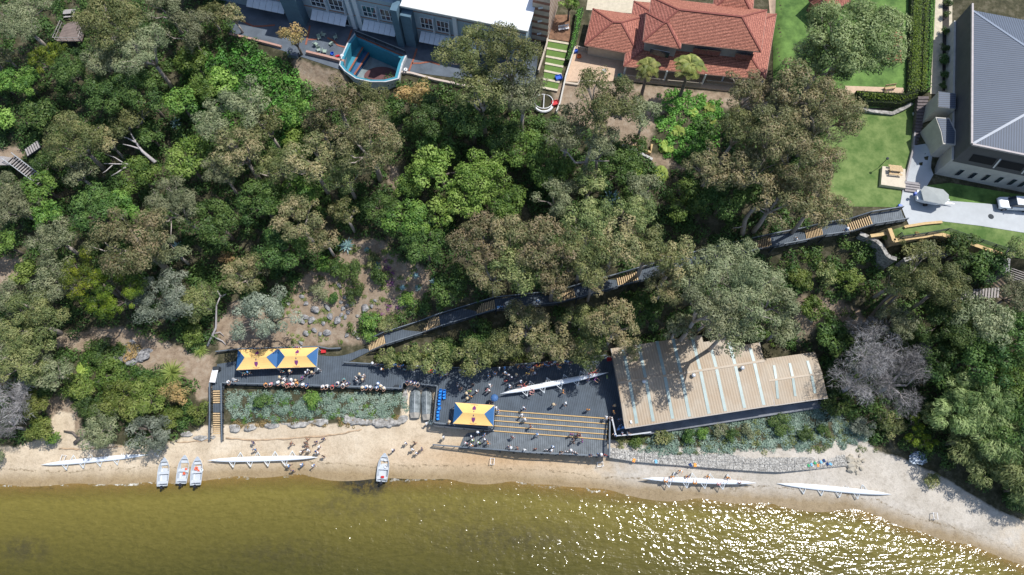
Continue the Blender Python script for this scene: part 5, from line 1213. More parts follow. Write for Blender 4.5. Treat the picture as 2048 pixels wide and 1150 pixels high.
# ------------------------------------------------------------ school building with the white roof
wr_ = mat('white_roof', (.72, .74, .77), .5, .04, .4); wl_ = mat('render_wall', (.30, .385, .44), .8, .08, .8)
wh_ = mat('white_metal_panel', (.60, .64, .68), .45, .06, 1.5); gls = mat('window_glass', (.02, .03, .045), .08, .3, .8, spec=.8)
pier_m = mat('grey_pier', (.085, .15, .20), .8, .1, 1); tl_ = mat('terracotta_line', (.3, .13, .08), .8, .1, 2)
A = P(507, 14, 17); B = P(889, 92, 17); dU = (B-A).normalized(); nU = Vector((dU.y, -dU.x, 0))   # nU points to the camera side
def fz(px, py):      # height at which the pixel lies on the facade plane
    lo, hi = 17.0, 45.0
    for _ in range(40):
        m_ = (lo+hi)/2; q = P(px, py, m_)
        if (q-A).dot(nU) < 0: lo = m_
        else: hi = m_
    return lo
HB = fz(930, 32); sU = lambda px, py, z=17: (P(px, py, z)-A).dot(dU)
sc1 = thing('school_building', 'white roofed school block with awnings and tall windows over the courtyard', 'building', A)
SE = (P(1056, 62, HB)-A).dot(dU); s806 = (P(806, 2, HB)-A).dot(dU)
def FP(s, o, z): q = A+dU*s+nU*o; return Vector((q.x, q.y, z))
def fbox(s0, s1, o0, o1, z0, z1, mb=None):
    mb = mb or MB(); return mb.prism([FP(s0, o0, 0).xy, FP(s1, o0, 0).xy, FP(s1, o1, 0).xy, FP(s0, o1, 0).xy], z0, z1)
fbox(-12, SE-.4, -16, 0, 16.5, HB-.35).build('walls', wl_, sc1)
fbox(s806-.2, SE, -16.5, .45, HB-.32, HB).build('roof', wr_, sc1)
fbox(s806-.2, SE, .42, .6, HB-.22, HB+.1).build('gutter', mat('pale_gutter', (.55, .55, .52), .4, .05, 2), sc1)
fbox(-12, s806-.21, -16, -.5, HB-.3, HB+3.2).build('upper_storey', wl_, sc1)
bays = [(507, 14, 585, 26), (634, 37, 704, 53), (735, 57, 802, 71), (846, 82, 905, 96), (930, 101, 990, 113)]
for x0, y0, x1, y1 in bays:
    s0, s1 = sU(x0, y0), sU(x1, y1); w_ = s1-s0
    def window(a_, b_, z0, z1, n, zs):
        g1 = fbox(a_, b_, 0, .04, z0, z1).build('window', gls, sc1); fr = MB()
        for k in range(n+1): fbox(a_+(b_-a_)*k/n-.05, a_+(b_-a_)*k/n+.05, .04, .12, z0, z1, fr)
        for zz in zs: fbox(a_, b_, .045, .115, z0+zz-.05, z0+zz+.05, fr)
        fr.build('frame', wh_, g1)
    window(s0+.2, s1-.2, 17.3, 18.9, 6, (0, 1.6))
    for zt in (20.6, 24.6):
        if zt+2.6 > HB+2: continue
        for h0 in (0, .52): window(s0+.3+w_*h0, s0+w_*(h0+.44), zt, zt+2.4, 3, (0, 1.0, 2.4))
    aw = MB(); k_ = 6
    for k in range(k_):
        a_, b_ = s0+.1+(w_-.2)*k/k_, s0+.1+(w_-.2)*(k+1)/k_-.05
        p = [FP(a_, .1, 19.75), FP(b_, .1, 19.75), FP(b_, 1.7, 19.0), FP(a_, 1.7, 19.0)]; aw.add(p+[v-Vector((0, 0, .06)) for v in p], [(3, 2, 1, 0), (4, 5, 6, 7), (0, 1, 5, 4), (1, 2, 6, 5), (2, 3, 7, 6), (3, 0, 4, 7)])
    aw.build('awning', wh_, sc1)
    for s_ in (s0+w_*.48, s1-.1):
        prof = [(0, 19.9), (.5, 20.1), (.75, 20.8), (.55, 21.6), (.75, 22.4), (.45, 23.2), (0, 23.5)]; q = MB()
        L0 = [FP(s_, o, z) for o, z in prof]; L1 = [FP(s_+.08, o, z) for o, z in prof]; n_ = len(prof)
        q.add(L0+L1, [tuple(range(n_)), tuple(range(2*n_-1, n_-1, -1))]+[(i, (i+1) % n_, n_+(i+1) % n_, n_+i) for i in range(n_)]); q.build('sun_fin', wh_, sc1)
for x0, y0, x1, y1, o in ((588, 27, 620, 34, 1.8), (804, 73, 816, 76, 2.0), (818, 77, 838, 81, 1.5)):
    s0, s1 = sU(x0, y0), sU(x1, y1); fbox(s0, s1, 0, o, 16.5, HB+(.4 if x0 != 818 else -1)).build('pier', pier_m, sc1)
for x0, y0, x1, y1 in ((708, 54, 716, 56), (722, 57, 730, 59), (912, 98, 920, 99)):
    fbox(sU(x0, y0), sU(x1, y1), 0, .35, 16.5, HB-.4).build('pilaster', wh_, sc1)
q = MB(); fbox(-10, SE-.4, 0, .06, 20.05, 20.2, q); fbox(-10, SE-.4, 0, .06, 23.9, 24.0, q); q.build('trim_line', tl_, sc1)
st_w = thing('striped_building', 'brown and cream striped masonry end block beside the white roof', 'building', P(1078, 88, 17))
c0, c1 = P(1062, 84, 17), P(1094, 91, 17); dd = (c1-c0).normalized(); nn = Vector((-dd.y, dd.x, 0)); br1 = mat('brown_masonry', (.26, .13, .09), .85, .15, 2); br2 = mat('cream_masonry', (.5, .42, .33), .85, .1, 2)
zt = 16.5; k = 0
while zt < 27.5:
    h_ = .55 if k % 2 else .9; q = MB().prism([c0.xy+dd.xy*.02*(k % 2), c1.xy+nn.xy*0, (c1+nn*9).xy, (c0+nn*9).xy], zt, zt+h_); q.build('masonry_band', br1 if k % 2 else br2, st_w); zt += h_; k += 1
for z_ in (19.6, 22.5, 25.4):
    q = MB(); m_ = c0.lerp(c1, .55)-nn*.03; q.bar((m_.x-.55, m_.y-.12, z_), (m_.x+.55, m_.y+.1, z_), .08, .35); q.build('vent_window', wh_, st_w)
# courtyard brick lines, wall, furniture
def strip(name, pts, w_, off, m, z=None):
    P3 = [G(*p) for p in pts]; L_ = []; R_ = []
    for i, q in enumerate(P3):
        d = (P3[min(i+1, len(P3)-1)]-P3[max(i-1, 0)]); d.z = 0; d.normalize(); s = Vector((-d.y, d.x, 0))*w_/2; L_.append(q+s); R_.append(q-s)
    return L_, R_
cm = MB()
for pts in ([(480, 39), (495, 48), (507, 53), (525, 53), (550, 51)], [(617, 80), (635, 79)], [(655, 76), (668, 83), (676, 91), (690, 95)], [(824, 127), (840, 127), (860, 124), (880, 130)], [(620, 52), (616, 72), (612, 90)], [(704, 60), (690, 100), (688, 108)], [(834, 98), (826, 122), (818, 142)]):
    L_, R_ = strip('', pts, .3, 0, None)
    for i in range(len(pts)-1): cm.quad(*[v+Vector((0, 0, .1)) for v in (R_[i], R_[i+1], L_[i+1], L_[i])])
tag(cm.build('brick_lines', brick_r, None), kind='structure')
def wall(name, label, pts, h, w_, m, capm_=None, base=None, cat='wall', top=None, group=None, drop=.5):
    """free standing or retaining wall along pixel points (z = seen at its top)"""
    t = None; P3 = []
    for p in pts:
        g = G(*p, h) if top is None else P(*p, top); P3.append(g)
    L_ = []; R_ = []
    for i, q in enumerate(P3):
        d = (P3[min(i+1, len(P3)-1)]-P3[max(i-1, 0)]); d.z = 0; d.normalize(); s = Vector((-d.y, d.x, 0))*w_/2; L_.append(q+s); R_.append(q-s)
    t = thing(name, label, cat, P3[0], 0, group); mb = MB(); cb = MB()
    for i in range(len(P3)-1):
        zt_ = [(top if top is not None else P3[j].z+h) for j in (i, i+1)]
        zb = [(base if base is not None else min(Zt(P3[j].x, P3[j].y), zt_[0])-drop) for j in (i, i+1)]
        a, b, c, d = R_[i], R_[i+1], L_[i+1], L_[i]
        V = [(a.x, a.y, zb[0]), (b.x, b.y, zb[1]), (c.x, c.y, zb[1]), (d.x, d.y, zb[0]), (a.x, a.y, zt_[0]), (b.x, b.y, zt_[1]), (c.x, c.y, zt_[1]), (d.x, d.y, zt_[0])]
        mb.add(V, [(3, 2, 1, 0), (4, 5, 6, 7), (0, 1, 5, 4), (1, 2, 6, 5), (2, 3, 7, 6), (3, 0, 4, 7)])
        if capm_:
            q0, q1 = P3[i].copy(), P3[i+1].copy(); q0.z, q1.z = zt_[0]+.04, zt_[1]+.04; cb.bar(q0, q1, w_+.1, .09)
    mb.build('wall_body', m, t)
    if capm_: cb.build('coping', capm_, t)
    return t
pinkb = mat('pink_brick', (.40, .24, .19), .85, .15, 4)
wall('courtyard_wall', 'pink brick edge wall of the courtyard, stretch left of the planter tree', [(458, 67), (500, 76), (562, 92)], .5, .35, pinkb)
wall('courtyard_wall', 'pink brick edge wall of the courtyard, stretch between planter tree and round wall', [(612, 102), (650, 111), (688, 121)], .7, .4, pinkb)
wall('courtyard_wall', 'pale edge wall of the courtyard right of the round wall', [(802, 143), (822, 145), (870, 158), (930, 170), (985, 182)], .4, .35, mat('pale_brick', (.5, .42, .36), .85, .1, 4))
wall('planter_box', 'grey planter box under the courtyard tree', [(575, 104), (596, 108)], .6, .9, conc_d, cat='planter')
# sunken amphitheatre
am = thing('amphitheatre', 'sunken stage with turquoise walls inside a round white parapet', 'amphitheatre', P(745, 115, 13.4))
cy = mat('turquoise_paint', (.035, .22, .30), .6, .08, 1.5); wp = mat('white_parapet', (.48, .49, .50), .8, .15, 1.5); FZ = 13.6
hp = HOLE; cen = Vector((sum(p[0] for p in hp)/len(hp), sum(p[1] for p in hp)/len(hp)))
hpv = [Vector(p) for p in hp]; cy_in = MB(); par = MB(); cop = MB()
for i in range(len(hpv)):
    a, b = hpv[i], hpv[(i+1) % len(hpv)]; ia, ib = cen+(a-cen)*.91, cen+(b-cen)*.91; oa, ob = cen+(a-cen)*1.045, cen+(b-cen)*1.045
    brk = i in (0,)
    zt_ = 17.12 if brk else 17.7
    cy_in.prism([a, b, ib, ia], FZ-.2, zt_-.03)
    (cop if brk else par).prism([oa, ob, b, a], 11.5 if not brk else 15, zt_)
cy_in.build('inner_wall', cy, am); par.build('parapet', wp, am); cop.build('brick_coping', brick_r, am)
MB().prism([cen+(p-cen)*.97 for p in hpv], FZ-.3, FZ).build('floor', mat('sunken_floor', (.20, .24, .25), .9, .2, .8), am)
q = MB(); fc = P(762, 152, FZ); q.prism([(fc.x+2.9*math.cos(a*.2618), fc.y+1.9*math.sin(a*.2618)) for a in range(24)], FZ, FZ+.03); q.build('round_paving', mat('maroon_paving', (.13, .06, .06), .9, .2, 1), am)
for k, (o, h) in enumerate(((.14, .55), (.27, .3))):
    q = MB(); a, b = hpv[0], hpv[8]; dn = Vector((1, -.2)).normalized()*o*9
    ca, cb_ = a+dn*.9+(b-a)*.05, b+dn*.55
    q.prism([a+(cen-a)*.02, b+(cen-b)*.02, cb_, ca], FZ, FZ+(17-FZ)*h); q.build('seating_tier', cy if k == 0 else mat('blue_paint', (.03, .10, .22), .6, .1, 1.5), am)
    q = MB(); q.bar((ca.x, ca.y, FZ+(17-FZ)*h+.02), (cb_.x, cb_.y, FZ+(17-FZ)*h+.02), .3, .05); q.build('brick_edge', brick_r, am)
rail('thin metal railing along the brick edge of the sunken stage', [P(712, 68, 17.05), P(811, 108, 17.05)], .9, w=.05, m=mat('steel_rail', (.35, .38, .4), .4, .1, 3), group='courtyard fittings')
def lathe_thing(name, label, cat, px, py, z, prof, m, group=None):
    return solo(name, MB().lathe(P(px, py, z), prof, 14), m, label, cat, group)
whp = mat('white_plastic', (.7, .7, .7), .4, .05, 2); redp = mat('red_plastic', (.5, .025, .03), .4, .1, 2); blup = mat('blue_plastic', (.02, .10, .5), .4, .1, 2)
def ring(name, label, cat, px, py, z, r, m, r2=.12):
    c = P(px, py, z); q = MB(); q.tube([c+Vector((r*math.cos(a*.3142), r*math.sin(a*.3142), 0)) for a in range(21)], r2, 8, False); return solo(name, q, m, label, cat)
t = ring('lifebuoy', 'white ring on the corner post of the round white parapet', 'ring', 811, 139, 17.9, .22, whp)
ring('ring', 'white ring at the courtyard wall end beside the red bag', 'ring', 684, 111, 17.6, .2, whp, .1)
lathe_thing('bucket', 'blue tub by the courtyard wall', 'tub', 665, 109, 17.05, [(.25, 0), (.32, .35), (.28, .36), (.22, .05)], blup)
solo('bag', MB().box(P(675, 112, 17.2), (.7, .35, .3), .3), redp, 'red bag by the courtyard wall beside the blue tub', 'bag', bevel=.05)
solo('banner', MB().add([P(583, 34, 17.1), P(593, 35, 17.1), P(590, 20, 18.6), P(586, 20, 18.6), P(584, 32, 17.1), P(592, 33, 17.1)], [(0, 1, 2, 3), (4, 3, 2, 5), (0, 3, 4), (1, 5, 2)]), redp, 'red folded sign standing by the first dark pier', 'sign')
chm = mat('pale_green_fabric', (.28, .36, .30), .6, .1, 3)
fl_ = None
for k, (x, y, l) in enumerate(((639, 77, 'topmost of the scattered courtyard chairs'), (648, 71, 'second from the top'), (632, 90, 'left of the others'), (663, 89, 'in the middle right'), (671, 76, 'rightmost'), (638, 101, 'lowest left'), (650, 104, 'lowest right'))):
    c = P(x, y, 17.1); lb = 'pale green low chair in the courtyard, '+('topmost' if k == 0 else l)
    if fl_ is None:
        fl_ = t = thing('low_chair', lb, 'chair', c, .4, 'scattered courtyard chairs')
        for nm, bs_ in (('seat', [((0, 0, .25), (.6, .6, .05))]), ('backrest', [((0, .3, .5), (.6, .06, .5))]), ('leg', [((s*.27, e*.27, .12), (.05, .05, .24)) for s in (-1, 1) for e in (-1, 1)])):
            q = MB()
            for cc, d in bs_: q.box(cc, d)
            meshobj(nm, q.mesh(nm), chm if nm != 'leg' else wh_, t)
    else: dup(fl_, c, k*1.3, lb)

# ------------------------------------------------------------ red tiled house
tile = mat('terracotta_tiles', (.29, .088, .05), .75, .35, 5, 0, stripes=(.42, R(96)), sdepth=.4, col2=(.41, .165, .11)); tile2 = mat('terracotta_tiles_side', (.30, .08, .055), .75, .35, 5, 0, stripes=(.42, R(6)), sdepth=.4, col2=(.43, .17, .12))
ridgem = mat('ridge_tiles', (.20, .06, .045), .8, .15, 4); creamw = mat('cream_wall', (.45, .38, .30), .85, .08, 1.5); shadew = mat('shadow_wall', (.30, .30, .29), .85, .1, 1.5)  # upper walls: shaded version of the house wall, shade put into the colour
ho = thing('red_roofed_house', 'two storey house with terracotta hip roofs and a white columned veranda', 'house', P(1390, 90, 18))
def hip(c, ez, rise, parent, over=0, th=.18):
    """hip roof on four eave corners bl, br, tr, tl (world xy)"""
    bl_, br_, tr_, tl_ = [Vector(p) for p in c]; wv = (br_-bl_).length; dv = (tl_-bl_).length; e = Vector
    if wv >= dv:
        ra = bl_.lerp(tl_, .5)+(br_-bl_).normalized()*dv*.5; rb = br_.lerp(tr_, .5)-(br_-bl_).normalized()*dv*.5
        faces = [((bl_, 0), (br_, 0), (rb, 1), (ra, 1)), ((br_, 0), (tr_, 0), (rb, 1)), ((tr_, 0), (tl_, 0), (ra, 1), (rb, 1)), ((tl_, 0), (bl_, 0), (ra, 1))]; kinds = (tile, tile2, tile, tile2)
    else:
        ra = bl_.lerp(br_, .5)+(tl_-bl_).normalized()*wv*.5; rb = tl_.lerp(tr_, .5)-(tl_-bl_).normalized()*wv*.5
        faces = [((bl_, 0), (br_, 0), (ra, 1)), ((br_, 0), (tr_, 0), (rb, 1), (ra, 1)), ((tr_, 0), (tl_, 0), (rb, 1)), ((tl_, 0), (bl_, 0), (ra, 1), (rb, 1))]; kinds = (tile, tile2, tile, tile2)
    v3 = lambda q: Vector((q[0].x, q[0].y, ez+rise*q[1]))
    o = None
    for f, m in zip(faces, kinds):
        V = [v3(q) for q in f]; n = len(V); dn = Vector((0, 0, -th)); q = MB(); q.add(V+[p+dn for p in V], [tuple(range(n)), tuple(range(2*n-1, n-1, -1))]+[(i, n+i, n+(i+1) % n, (i+1) % n) for i in range(n)])
        o = q.build('roof', m, parent)
    q = MB(); A_, B_ = Vector((ra.x, ra.y, ez+rise)), Vector((rb.x, rb.y, ez+rise)); q.bar(A_, B_, .3, .14)
    for cn, r in ((bl_, A_), (br_, B_ if wv >= dv else A_), (tr_, B_), (tl_, A_ if wv >= dv else B_)): q.bar(Vector((cn.x, cn.y, ez)), r, .26, .12)
    q.build('ridge', ridgem, o)
    q = MB()
    for a_, b_ in ((bl_, br_), (br_, tr_), (tr_, tl_), (tl_, bl_)): q.bar((a_.x, a_.y, ez-.12), (b_.x, b_.y, ez-.12), .14, .14)
    q.build('gutter', mat('house_gutter', (.30, .16, .12), .5, .1, 2), parent)
def insetp(c, k):
    m_ = sum((Vector(p) for p in c), Vector((0, 0)))/4; return [m_+(Vector(p)-m_)*k for p in c]
R1 = PL([(1169, 90), (1278, 110), (1292, 32), (1186, 17)], 20.9); R2 = PL([(1247, 132), (1531, 159), (1553, 28), (1268, 2)], 20.8); R3 = PL([(1292, 78), (1522, 103), (1534, 20), (1303, -6)], 24.3); R4 = PL([(1286, 83), (1361, 97), (1370, 35), (1293, 25)], 24.25); R5 = PL([(1425, 20), (1505, 28), (1512, -45), (1435, -50)], 24.2)
hip(R1, 20.9, 2.0, ho); hip(R2, 20.8, 2.6, ho); hip(R3, 24.3, 2.4, ho); hip(R4, 24.25, 1.7, ho); hip(R5, 24.2, 2.2, ho)
MB().prism(insetp(R1, .86), 17.6, 20.85).build('wall', creamw, ho)
MB().prism([p for p in PL([(1262, 118), (1512, 140), (1535, 30), (1275, 5)], 20.8)], 17.6, 20.75).build('wall', creamw, ho)
for c in (R3, R4, R5): MB().prism(insetp(c, .90 if c is R3 else .84), 20.8, 24.2).build('upper_wall', shadew, ho)
for x0, y0, x1, y1, z in ((1300, 101, 1338, 109, 23), (1386, 100, 1440, 106, 23), (1470, 110, 1505, 113, 23)):
    a, b = P(x0, y0, z), P(x1, y1, z); q = MB(); q.bar(a-Vector((0, .12, 0)), b-Vector((0, .12, 0)), .1, 1.3); q.build('window', gls, ho)
solo('veranda_slab', MB().prism(PL([(1246, 160), (1504, 186), (1510, 158), (1250, 132)], 18.25), 17.5, 18.25), pave_pink, 'paved veranda floor along the front of the red roofed house', 'veranda')
for x, y in ((1248, 150), (1328, 163), (1404, 170), (1444, 163), (1484, 167), (1520, 175)):
    c = P(x, y, 18.25); tp = P(x, y, 18.25); q = MB(); q.box((c.x, c.y+.2, 19.5), (.24, .24, 2.5)); q.build('column', whp, ho)
def balus(pts, label, h=.9, m=None, group='white balustrades of the red roofed house'):
    t = thing('balustrade', label, 'balustrade', pts[0], 0, group); q = MB(); r = MB(); u = Vector((0, 0, 1))
    for a, b in zip(pts, pts[1:]):
        q.bar(a+u*h, b+u*h, .12, .08); q.bar(a+u*.08, b+u*.08, .06, .06); k = int((b-a).length/.22)
        for j in range(k+1): r.box(a+(b-a)*j/k+u*h/2, (.05, .05, h))
    q.build('rail', m or creamw, t); r.build('balusters', m or creamw, t)
balus([P(1249, 157, 18.3), P(1326, 166, 18.3)], 'balustrade at the left half of the veranda'); balus([P(1333, 167, 18.3), P(1402, 173, 18.3)], 'balustrade in the middle of the veranda behind the palms'); balus([P(1410, 167, 18.3), P(1502, 177, 18.3)], 'balustrade at the right half of the veranda')
balus([P(1152, 99, 18.1), P(1170, 103, 18.1), P(1247, 118, 18.1)], 'balustrade between the pink terrace and the garage roof')
wall('terrace_wall', 'low wall holding up the pink terrace', [(1128, 164), (1155, 168), (1160, 160), (1200, 163)], .3, .35, creamw)
for x, y, m_, nm, lb in ((1151, 105, blup, 'bin', 'small blue bin at the top left of the pink terrace'), (1158, 115, mat('orange_plastic', (.6, .15, .04), .5, .1, 2), 'toy_car', 'orange toy car beside the small blue bin'), (1117, 158, blup, 'crate', 'blue crate on the turf steps'), (1110, 209, redp, 'crate', 'red crate beside the white round frame'), (1208, 145, whp, 'chair', 'small white seat on the pink terrace'), (1239, 154, mat('teal_plastic', (.05, .35, .32), .5, .1, 2), 'bucket', 'teal bucket near the veranda corner')):
    c = G(x, y)+Vector((0, 0, .1)); t = thing(nm, lb, nm.replace('_', ' '), c, .3); s = 1.0 if nm == 'crate' else .55
    q = MB(); q.box((0, 0, .02), (s, s*.8, .05))
    for dx, dy, a, b in ((0, .4*s, s, .05), (0, -.4*s, s, .05), (.5*s, 0, .05, s*.8), (-.5*s, 0, .05, s*.8)): q.box((dx, dy, .25), (a, b, .5))
    meshobj('shell', q.mesh('shell'), m_, t); q = MB(); q.box((0, 0, .3), (s*.85, s*.65, .05)); meshobj('contents', q.mesh('contents'), m_, t)
# turf steps
tf = [(1096, 80), (1138, 88), (1114, 184), (1084, 178)]
drape('turf', tf, mat('artificial_turf', (.10, .17, .035), .9, .1, 2, .3, 20), .1)
for k, y in enumerate((82, 98, 114, 128, 143, 159, 176)):
    xl = 1096-(y-80)*.125; xr = 1138-(y-80)*.24; a, b = G(xl, y), G(xr, y+7)
    a.z = b.z = max(a.z, b.z)
    solo('step', MB().bar(a+Vector((0, 0, .12)), b+Vector((0, 0, .12)), .38, .2), pave_pale, '%s stone step from the top across the turf strip' % 'first second third fourth fifth sixth seventh'.split()[k], 'step', 'stone steps of the turf strip')
wall('garden_wall', 'cream wall left of the turf steps', [(1104, 0), (1094, 85), (1077, 140)], .9, .25, creamw); wall('garden_wall', 'pale wall right of the turf steps', [(1150, 92), (1132, 150), (1120, 205), (1113, 222)], .9, .22, mat('pale_wall', (.55, .52, .46), .85, .1, 2))
bench(1127, 60, 18.0, .2, 'white bench on the bark bed above the turf steps', m=whp)
drape('bark_bed', [(1105, 30), (1140, 30), (1140, 84), (1098, 78)], mat('bark_mulch', (.18, .10, .06), .95, .35, 2, .5, 10), .08)
rf_ = thing('round_frame', 'white round frame with a crossbar below the turf steps', 'play frame', G(1087, 207)); cc = ORG[rf_.name]+Vector((0, 0, .6))
q = MB(); q.tube([cc+Vector((1.5*math.cos(a*.2618), 1.35*math.sin(a*.2618), 0)) for a in range(25)], .07, 8, False); q.build('ring', whp, rf_)
q = MB(); q.tube([cc+Vector((.1, 1.35, 0)), cc+Vector((-.05, -1.35, 0))], .07, 6); q.build('crossbar', whp, rf_)
q = MB(); q.tube([cc+Vector((1.5*math.cos(a), 1.5*math.sin(a)-.25, -.3)) for a in np.linspace(3.5, 5.9, 12)], .2, 6); q.build('curved_bench', whp, rf_)
for a in range(4): MB().box(cc+Vector((1.5*math.cos(a*1.57+.5), 1.35*math.sin(a*1.57+.5), -.35)), (.1, .1, .7)).build('leg', whp, rf_)
wall('stone_wall', 'pale stone wall below the terrace garden at the palms', [(1245, 290), (1280, 305), (1305, 318)], .6, .4, concw); wall('stone_wall', 'short yellow wall end beside the fan palms', [(1265, 290), (1302, 304), (1304, 288)], .6, .35, mat('yellow_limestone', (.52, .37, .18), .85, .12, 3))
# neighbouring dark red roof at the top edge
n2 = thing('neighbour_house', 'dark red tiled roof corner at the top edge left of the pale tree', 'house', P(1660, 0, 18))
hip(PL([(1618, 0), (1645, 25), (1700, 5), (1700, -80)], 22), 22, 2, n2); MB().prism(insetp(PL([(1618, 0), (1645, 25), (1700, 5), (1700, -80)], 22), .85), 17.5, 21.9).build('wall', br1, n2)
bench(1778, 178, 19.4, .15, 'wooden bench on the patio by the clipped hedge')
# ------------------------------------------------------------ grey roofed building at the right
gr = thing('grey_roofed_building', 'large building with ribbed grey metal roof, dark mansard edge and slit windows', 'building', P(1869, 348, 17))
bgw = mat('beige_wall', (.46, .44, .40), .85, .1, .8); mans = mat('mansard_metal', (.085, .085, .09), .6, .12, .6); rg = mat('ribbed_grey_roof', (.09, .115, .16), .6, .06, .3, 0, stripes=(.36, R(90)), sdepth=.5); rg2 = mat('ribbed_grey_roof_front', (.10, .125, .17), .6, .06, .3, 0, stripes=(.36, R(-8)), sdepth=.5)
bc, be = P(1869, 348, 17), P(2048, 385, 17); dB = (be-bc); dB.z = 0; dB.normalize(); dL = (P(1905, 0, 17)-bc); dL = (P(1913, 0, 21.5)-P(1908, 319, 21.5)).normalized()
far = 60; yy = 26.5
def BQ(a, b, z): q = bc+dB*a+dL*b; return Vector((q.x, q.y, z))
OC, IC = P(1908, 319, 21.5), P(1944, 288, 25.4)
def off(c, a, b, z): q = c+dB*a+dL*b; return Vector((q.x, q.y, z))
wi = .35
MB().prism([off(bc, 0, 0, 0).xy, off(bc, far, 0, 0).xy, off(bc, far, yy, 0).xy, off(bc, 0, yy, 0).xy], 16.5, 21.45).build('walls', bgw, gr)
q = MB()
for f in (((0, 0), (far, 0)), ((0, 0), (0, yy))):
    a, b = [off(OC, *p, 21.5) for p in f]; c, d = [off(IC, *p, 25.4) for p in f]; a2_, b2_ = a-Vector((0, 0, .5)), b-Vector((0, 0, .5))
    q.quad(a, b, d, c) if f[1][0] else q.quad(c, d, b, a)
    q.quad(a2_, b2_, b, a) if f[1][0] else q.quad(a, b, b2_, a2_)
q.prism([off(OC, .02, .02, 0).xy, off(OC, far, .02, 0).xy, off(OC, far, yy, 0).xy, off(OC, .02, yy, 0).xy], 21.0, 21.45)
q.build('mansard', mans, gr)
e0, e1, e2 = off(IC, 0, 0, 25.2), off(IC, far, 0, 25.2), off(IC, 0, yy, 25.2); ap = off(IC, 14, 12.5, 27.6); ap2 = off(IC, far-10, 12.5, 27.6); ap3 = off(IC, 14, 40, 27.6)
q = MB(); q.quad(e0, e1, ap2, ap); q.build('roof_front', rg2, gr)
tlc = off(IC, 0, 25, 25.2); q = MB(); q.quad(tlc, e0, ap); q.build('roof_side', rg, gr)
q = MB(); q.quad(ap, ap2, off(IC, far, 25, 25.2), tlc); q.build('roof_back', rg2, gr)
q = MB(); q.bar(e0, ap, .35, .1); q.bar(tlc, ap, .35, .1); q.build('hip_cap', mat('roof_cap_grey', (.19, .225, .28), .45, .06, 1), gr)
q = MB(); q.bar(off(IC, -.1, 0, 25.45), off(IC, -.1, 26, 25.45), .28, .3); q.bar(off(IC, 0, -.1, 25.45), off(IC, far, -.1, 25.45), .28, .3); q.build('parapet', mat('parapet_edge', (.40, .36, .35), .7, .1, 2), gr)
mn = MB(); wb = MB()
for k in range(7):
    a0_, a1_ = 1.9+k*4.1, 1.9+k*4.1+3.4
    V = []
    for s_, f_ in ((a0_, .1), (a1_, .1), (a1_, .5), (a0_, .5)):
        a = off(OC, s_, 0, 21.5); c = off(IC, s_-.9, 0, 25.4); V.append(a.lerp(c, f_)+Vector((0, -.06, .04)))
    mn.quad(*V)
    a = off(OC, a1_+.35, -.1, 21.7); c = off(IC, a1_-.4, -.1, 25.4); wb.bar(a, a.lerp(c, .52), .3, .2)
mn.build('opening_shade', mat('painted_slot_shade', (.012, .012, .014), .9, .1, 2), gr); wb.build('beam', whp, gr)  # flat near-black panels: shade of the open slots painted onto the mansard
for k, x in enumerate((1920, 1946, 1972.5, 1999, 2025, 2046)):
    y = (345, 351, 355, 359.5, 364, 368)[k]
    c = None; lo, hi = 17., 21.4
    for _ in range(30):
        m_ = (lo+hi)/2; p = P(x, y, m_)
        if (p-bc).dot(Vector((dB.y, -dB.x, 0))) < 0: lo = m_
        else: hi = m_
    p = P(x, y, (lo+hi)/2); MB().bar(p+Vector((0, 0, .75))+Vector((0, -.02, 0)), p-Vector((0, 0, .75))+Vector((0, -.02, 0)), .75, .1).build('slit_window', gls, gr)
MB().prism(PL([(1877, 183), (1912, 187), (1911, 218), (1876, 214)], 22.3), 16.8, 22.3).build('stair_tower', bgw, gr)
MB().prism(insetp(PL([(1877, 183), (1912, 187), (1911, 218), (1876, 214)], 22.3), .97), 22.3, 22.36).build('tower_roof', rg, gr)
MB().prism(PL([(1871, 234), (1899, 236), (1912, 262), (1911, 290), (1886, 288), (1882, 264)], 21.8), 16.8, 21.8).build('stair_tower', bgw, gr)
MB().prism([Vector(p) for p in PL([(1874, 236), (1898, 238), (1910, 263), (1909, 287), (1888, 285), (1884, 263)], 21.86)], 21.8, 21.86).build('tower_roof', rg, gr)
gs = thing('side_stairs', 'dark shaded steps descending beside the beige stair towers', 'stairs', P(1840, 240, 18)); sdk = mat('stair_stone', (.12, .10, .10), .85, .2, 2)
a, b = P(1846, 192, 19.3), P(1836, 288, 17.1); n = 15
for k in range(n):
    p = a.lerp(b, (k+.5)/n); q = MB(); q.box((p.x+.2, p.y, p.z-.4), (1.9, (a-b).xy.length/n, .8), 0); q.build('step', sdk, gs)
wall('stair_side_wall', 'thin grey wall left of the shaded side steps', [(1838, 198), (1834, 235), (1826, 300), (1815, 345), (1812, 360)], .5, .25, mat('grey_coping', (.28, .26, .26), .85, .1, 2))
drape('paving', [(1826, 290), (1850, 288), (1866, 350), (1846, 385), (1806, 385), (1812, 362)], conc, .12)
pdm = thing('paved_platform', 'square cream platform with a picnic table at the lawn edge', 'platform', P(1787, 360, 17.6)); MB().prism(PL([(1765, 332), (1811, 338), (1811, 376), (1762, 369)], 17.7), 16.5, 17.7).build('slab', mat('cream_slab', (.56, .49, .38), .85, .06, 1.5), pdm)
bench(1788, 343, 17.72, -.12, 'picnic table with a white top on the square cream platform', 'picnic_table', treadm, True, 2.0)
g3 = thing('platform_steps', 'four grey steps right of the square cream platform', 'steps', P(1826, 372, 17.3))
for k in range(4):
    a, b = P(1810, 364+k*5, 17.75-.13*k), P(1840, 368+k*5, 17.75-.13*k); MB().bar(a-Vector((0, 0, .1)), b-Vector((0, 0, .1)), .42, .2).build('step', mat('grey_coping', (.28, .26, .26), .85, .1, 2), g3)
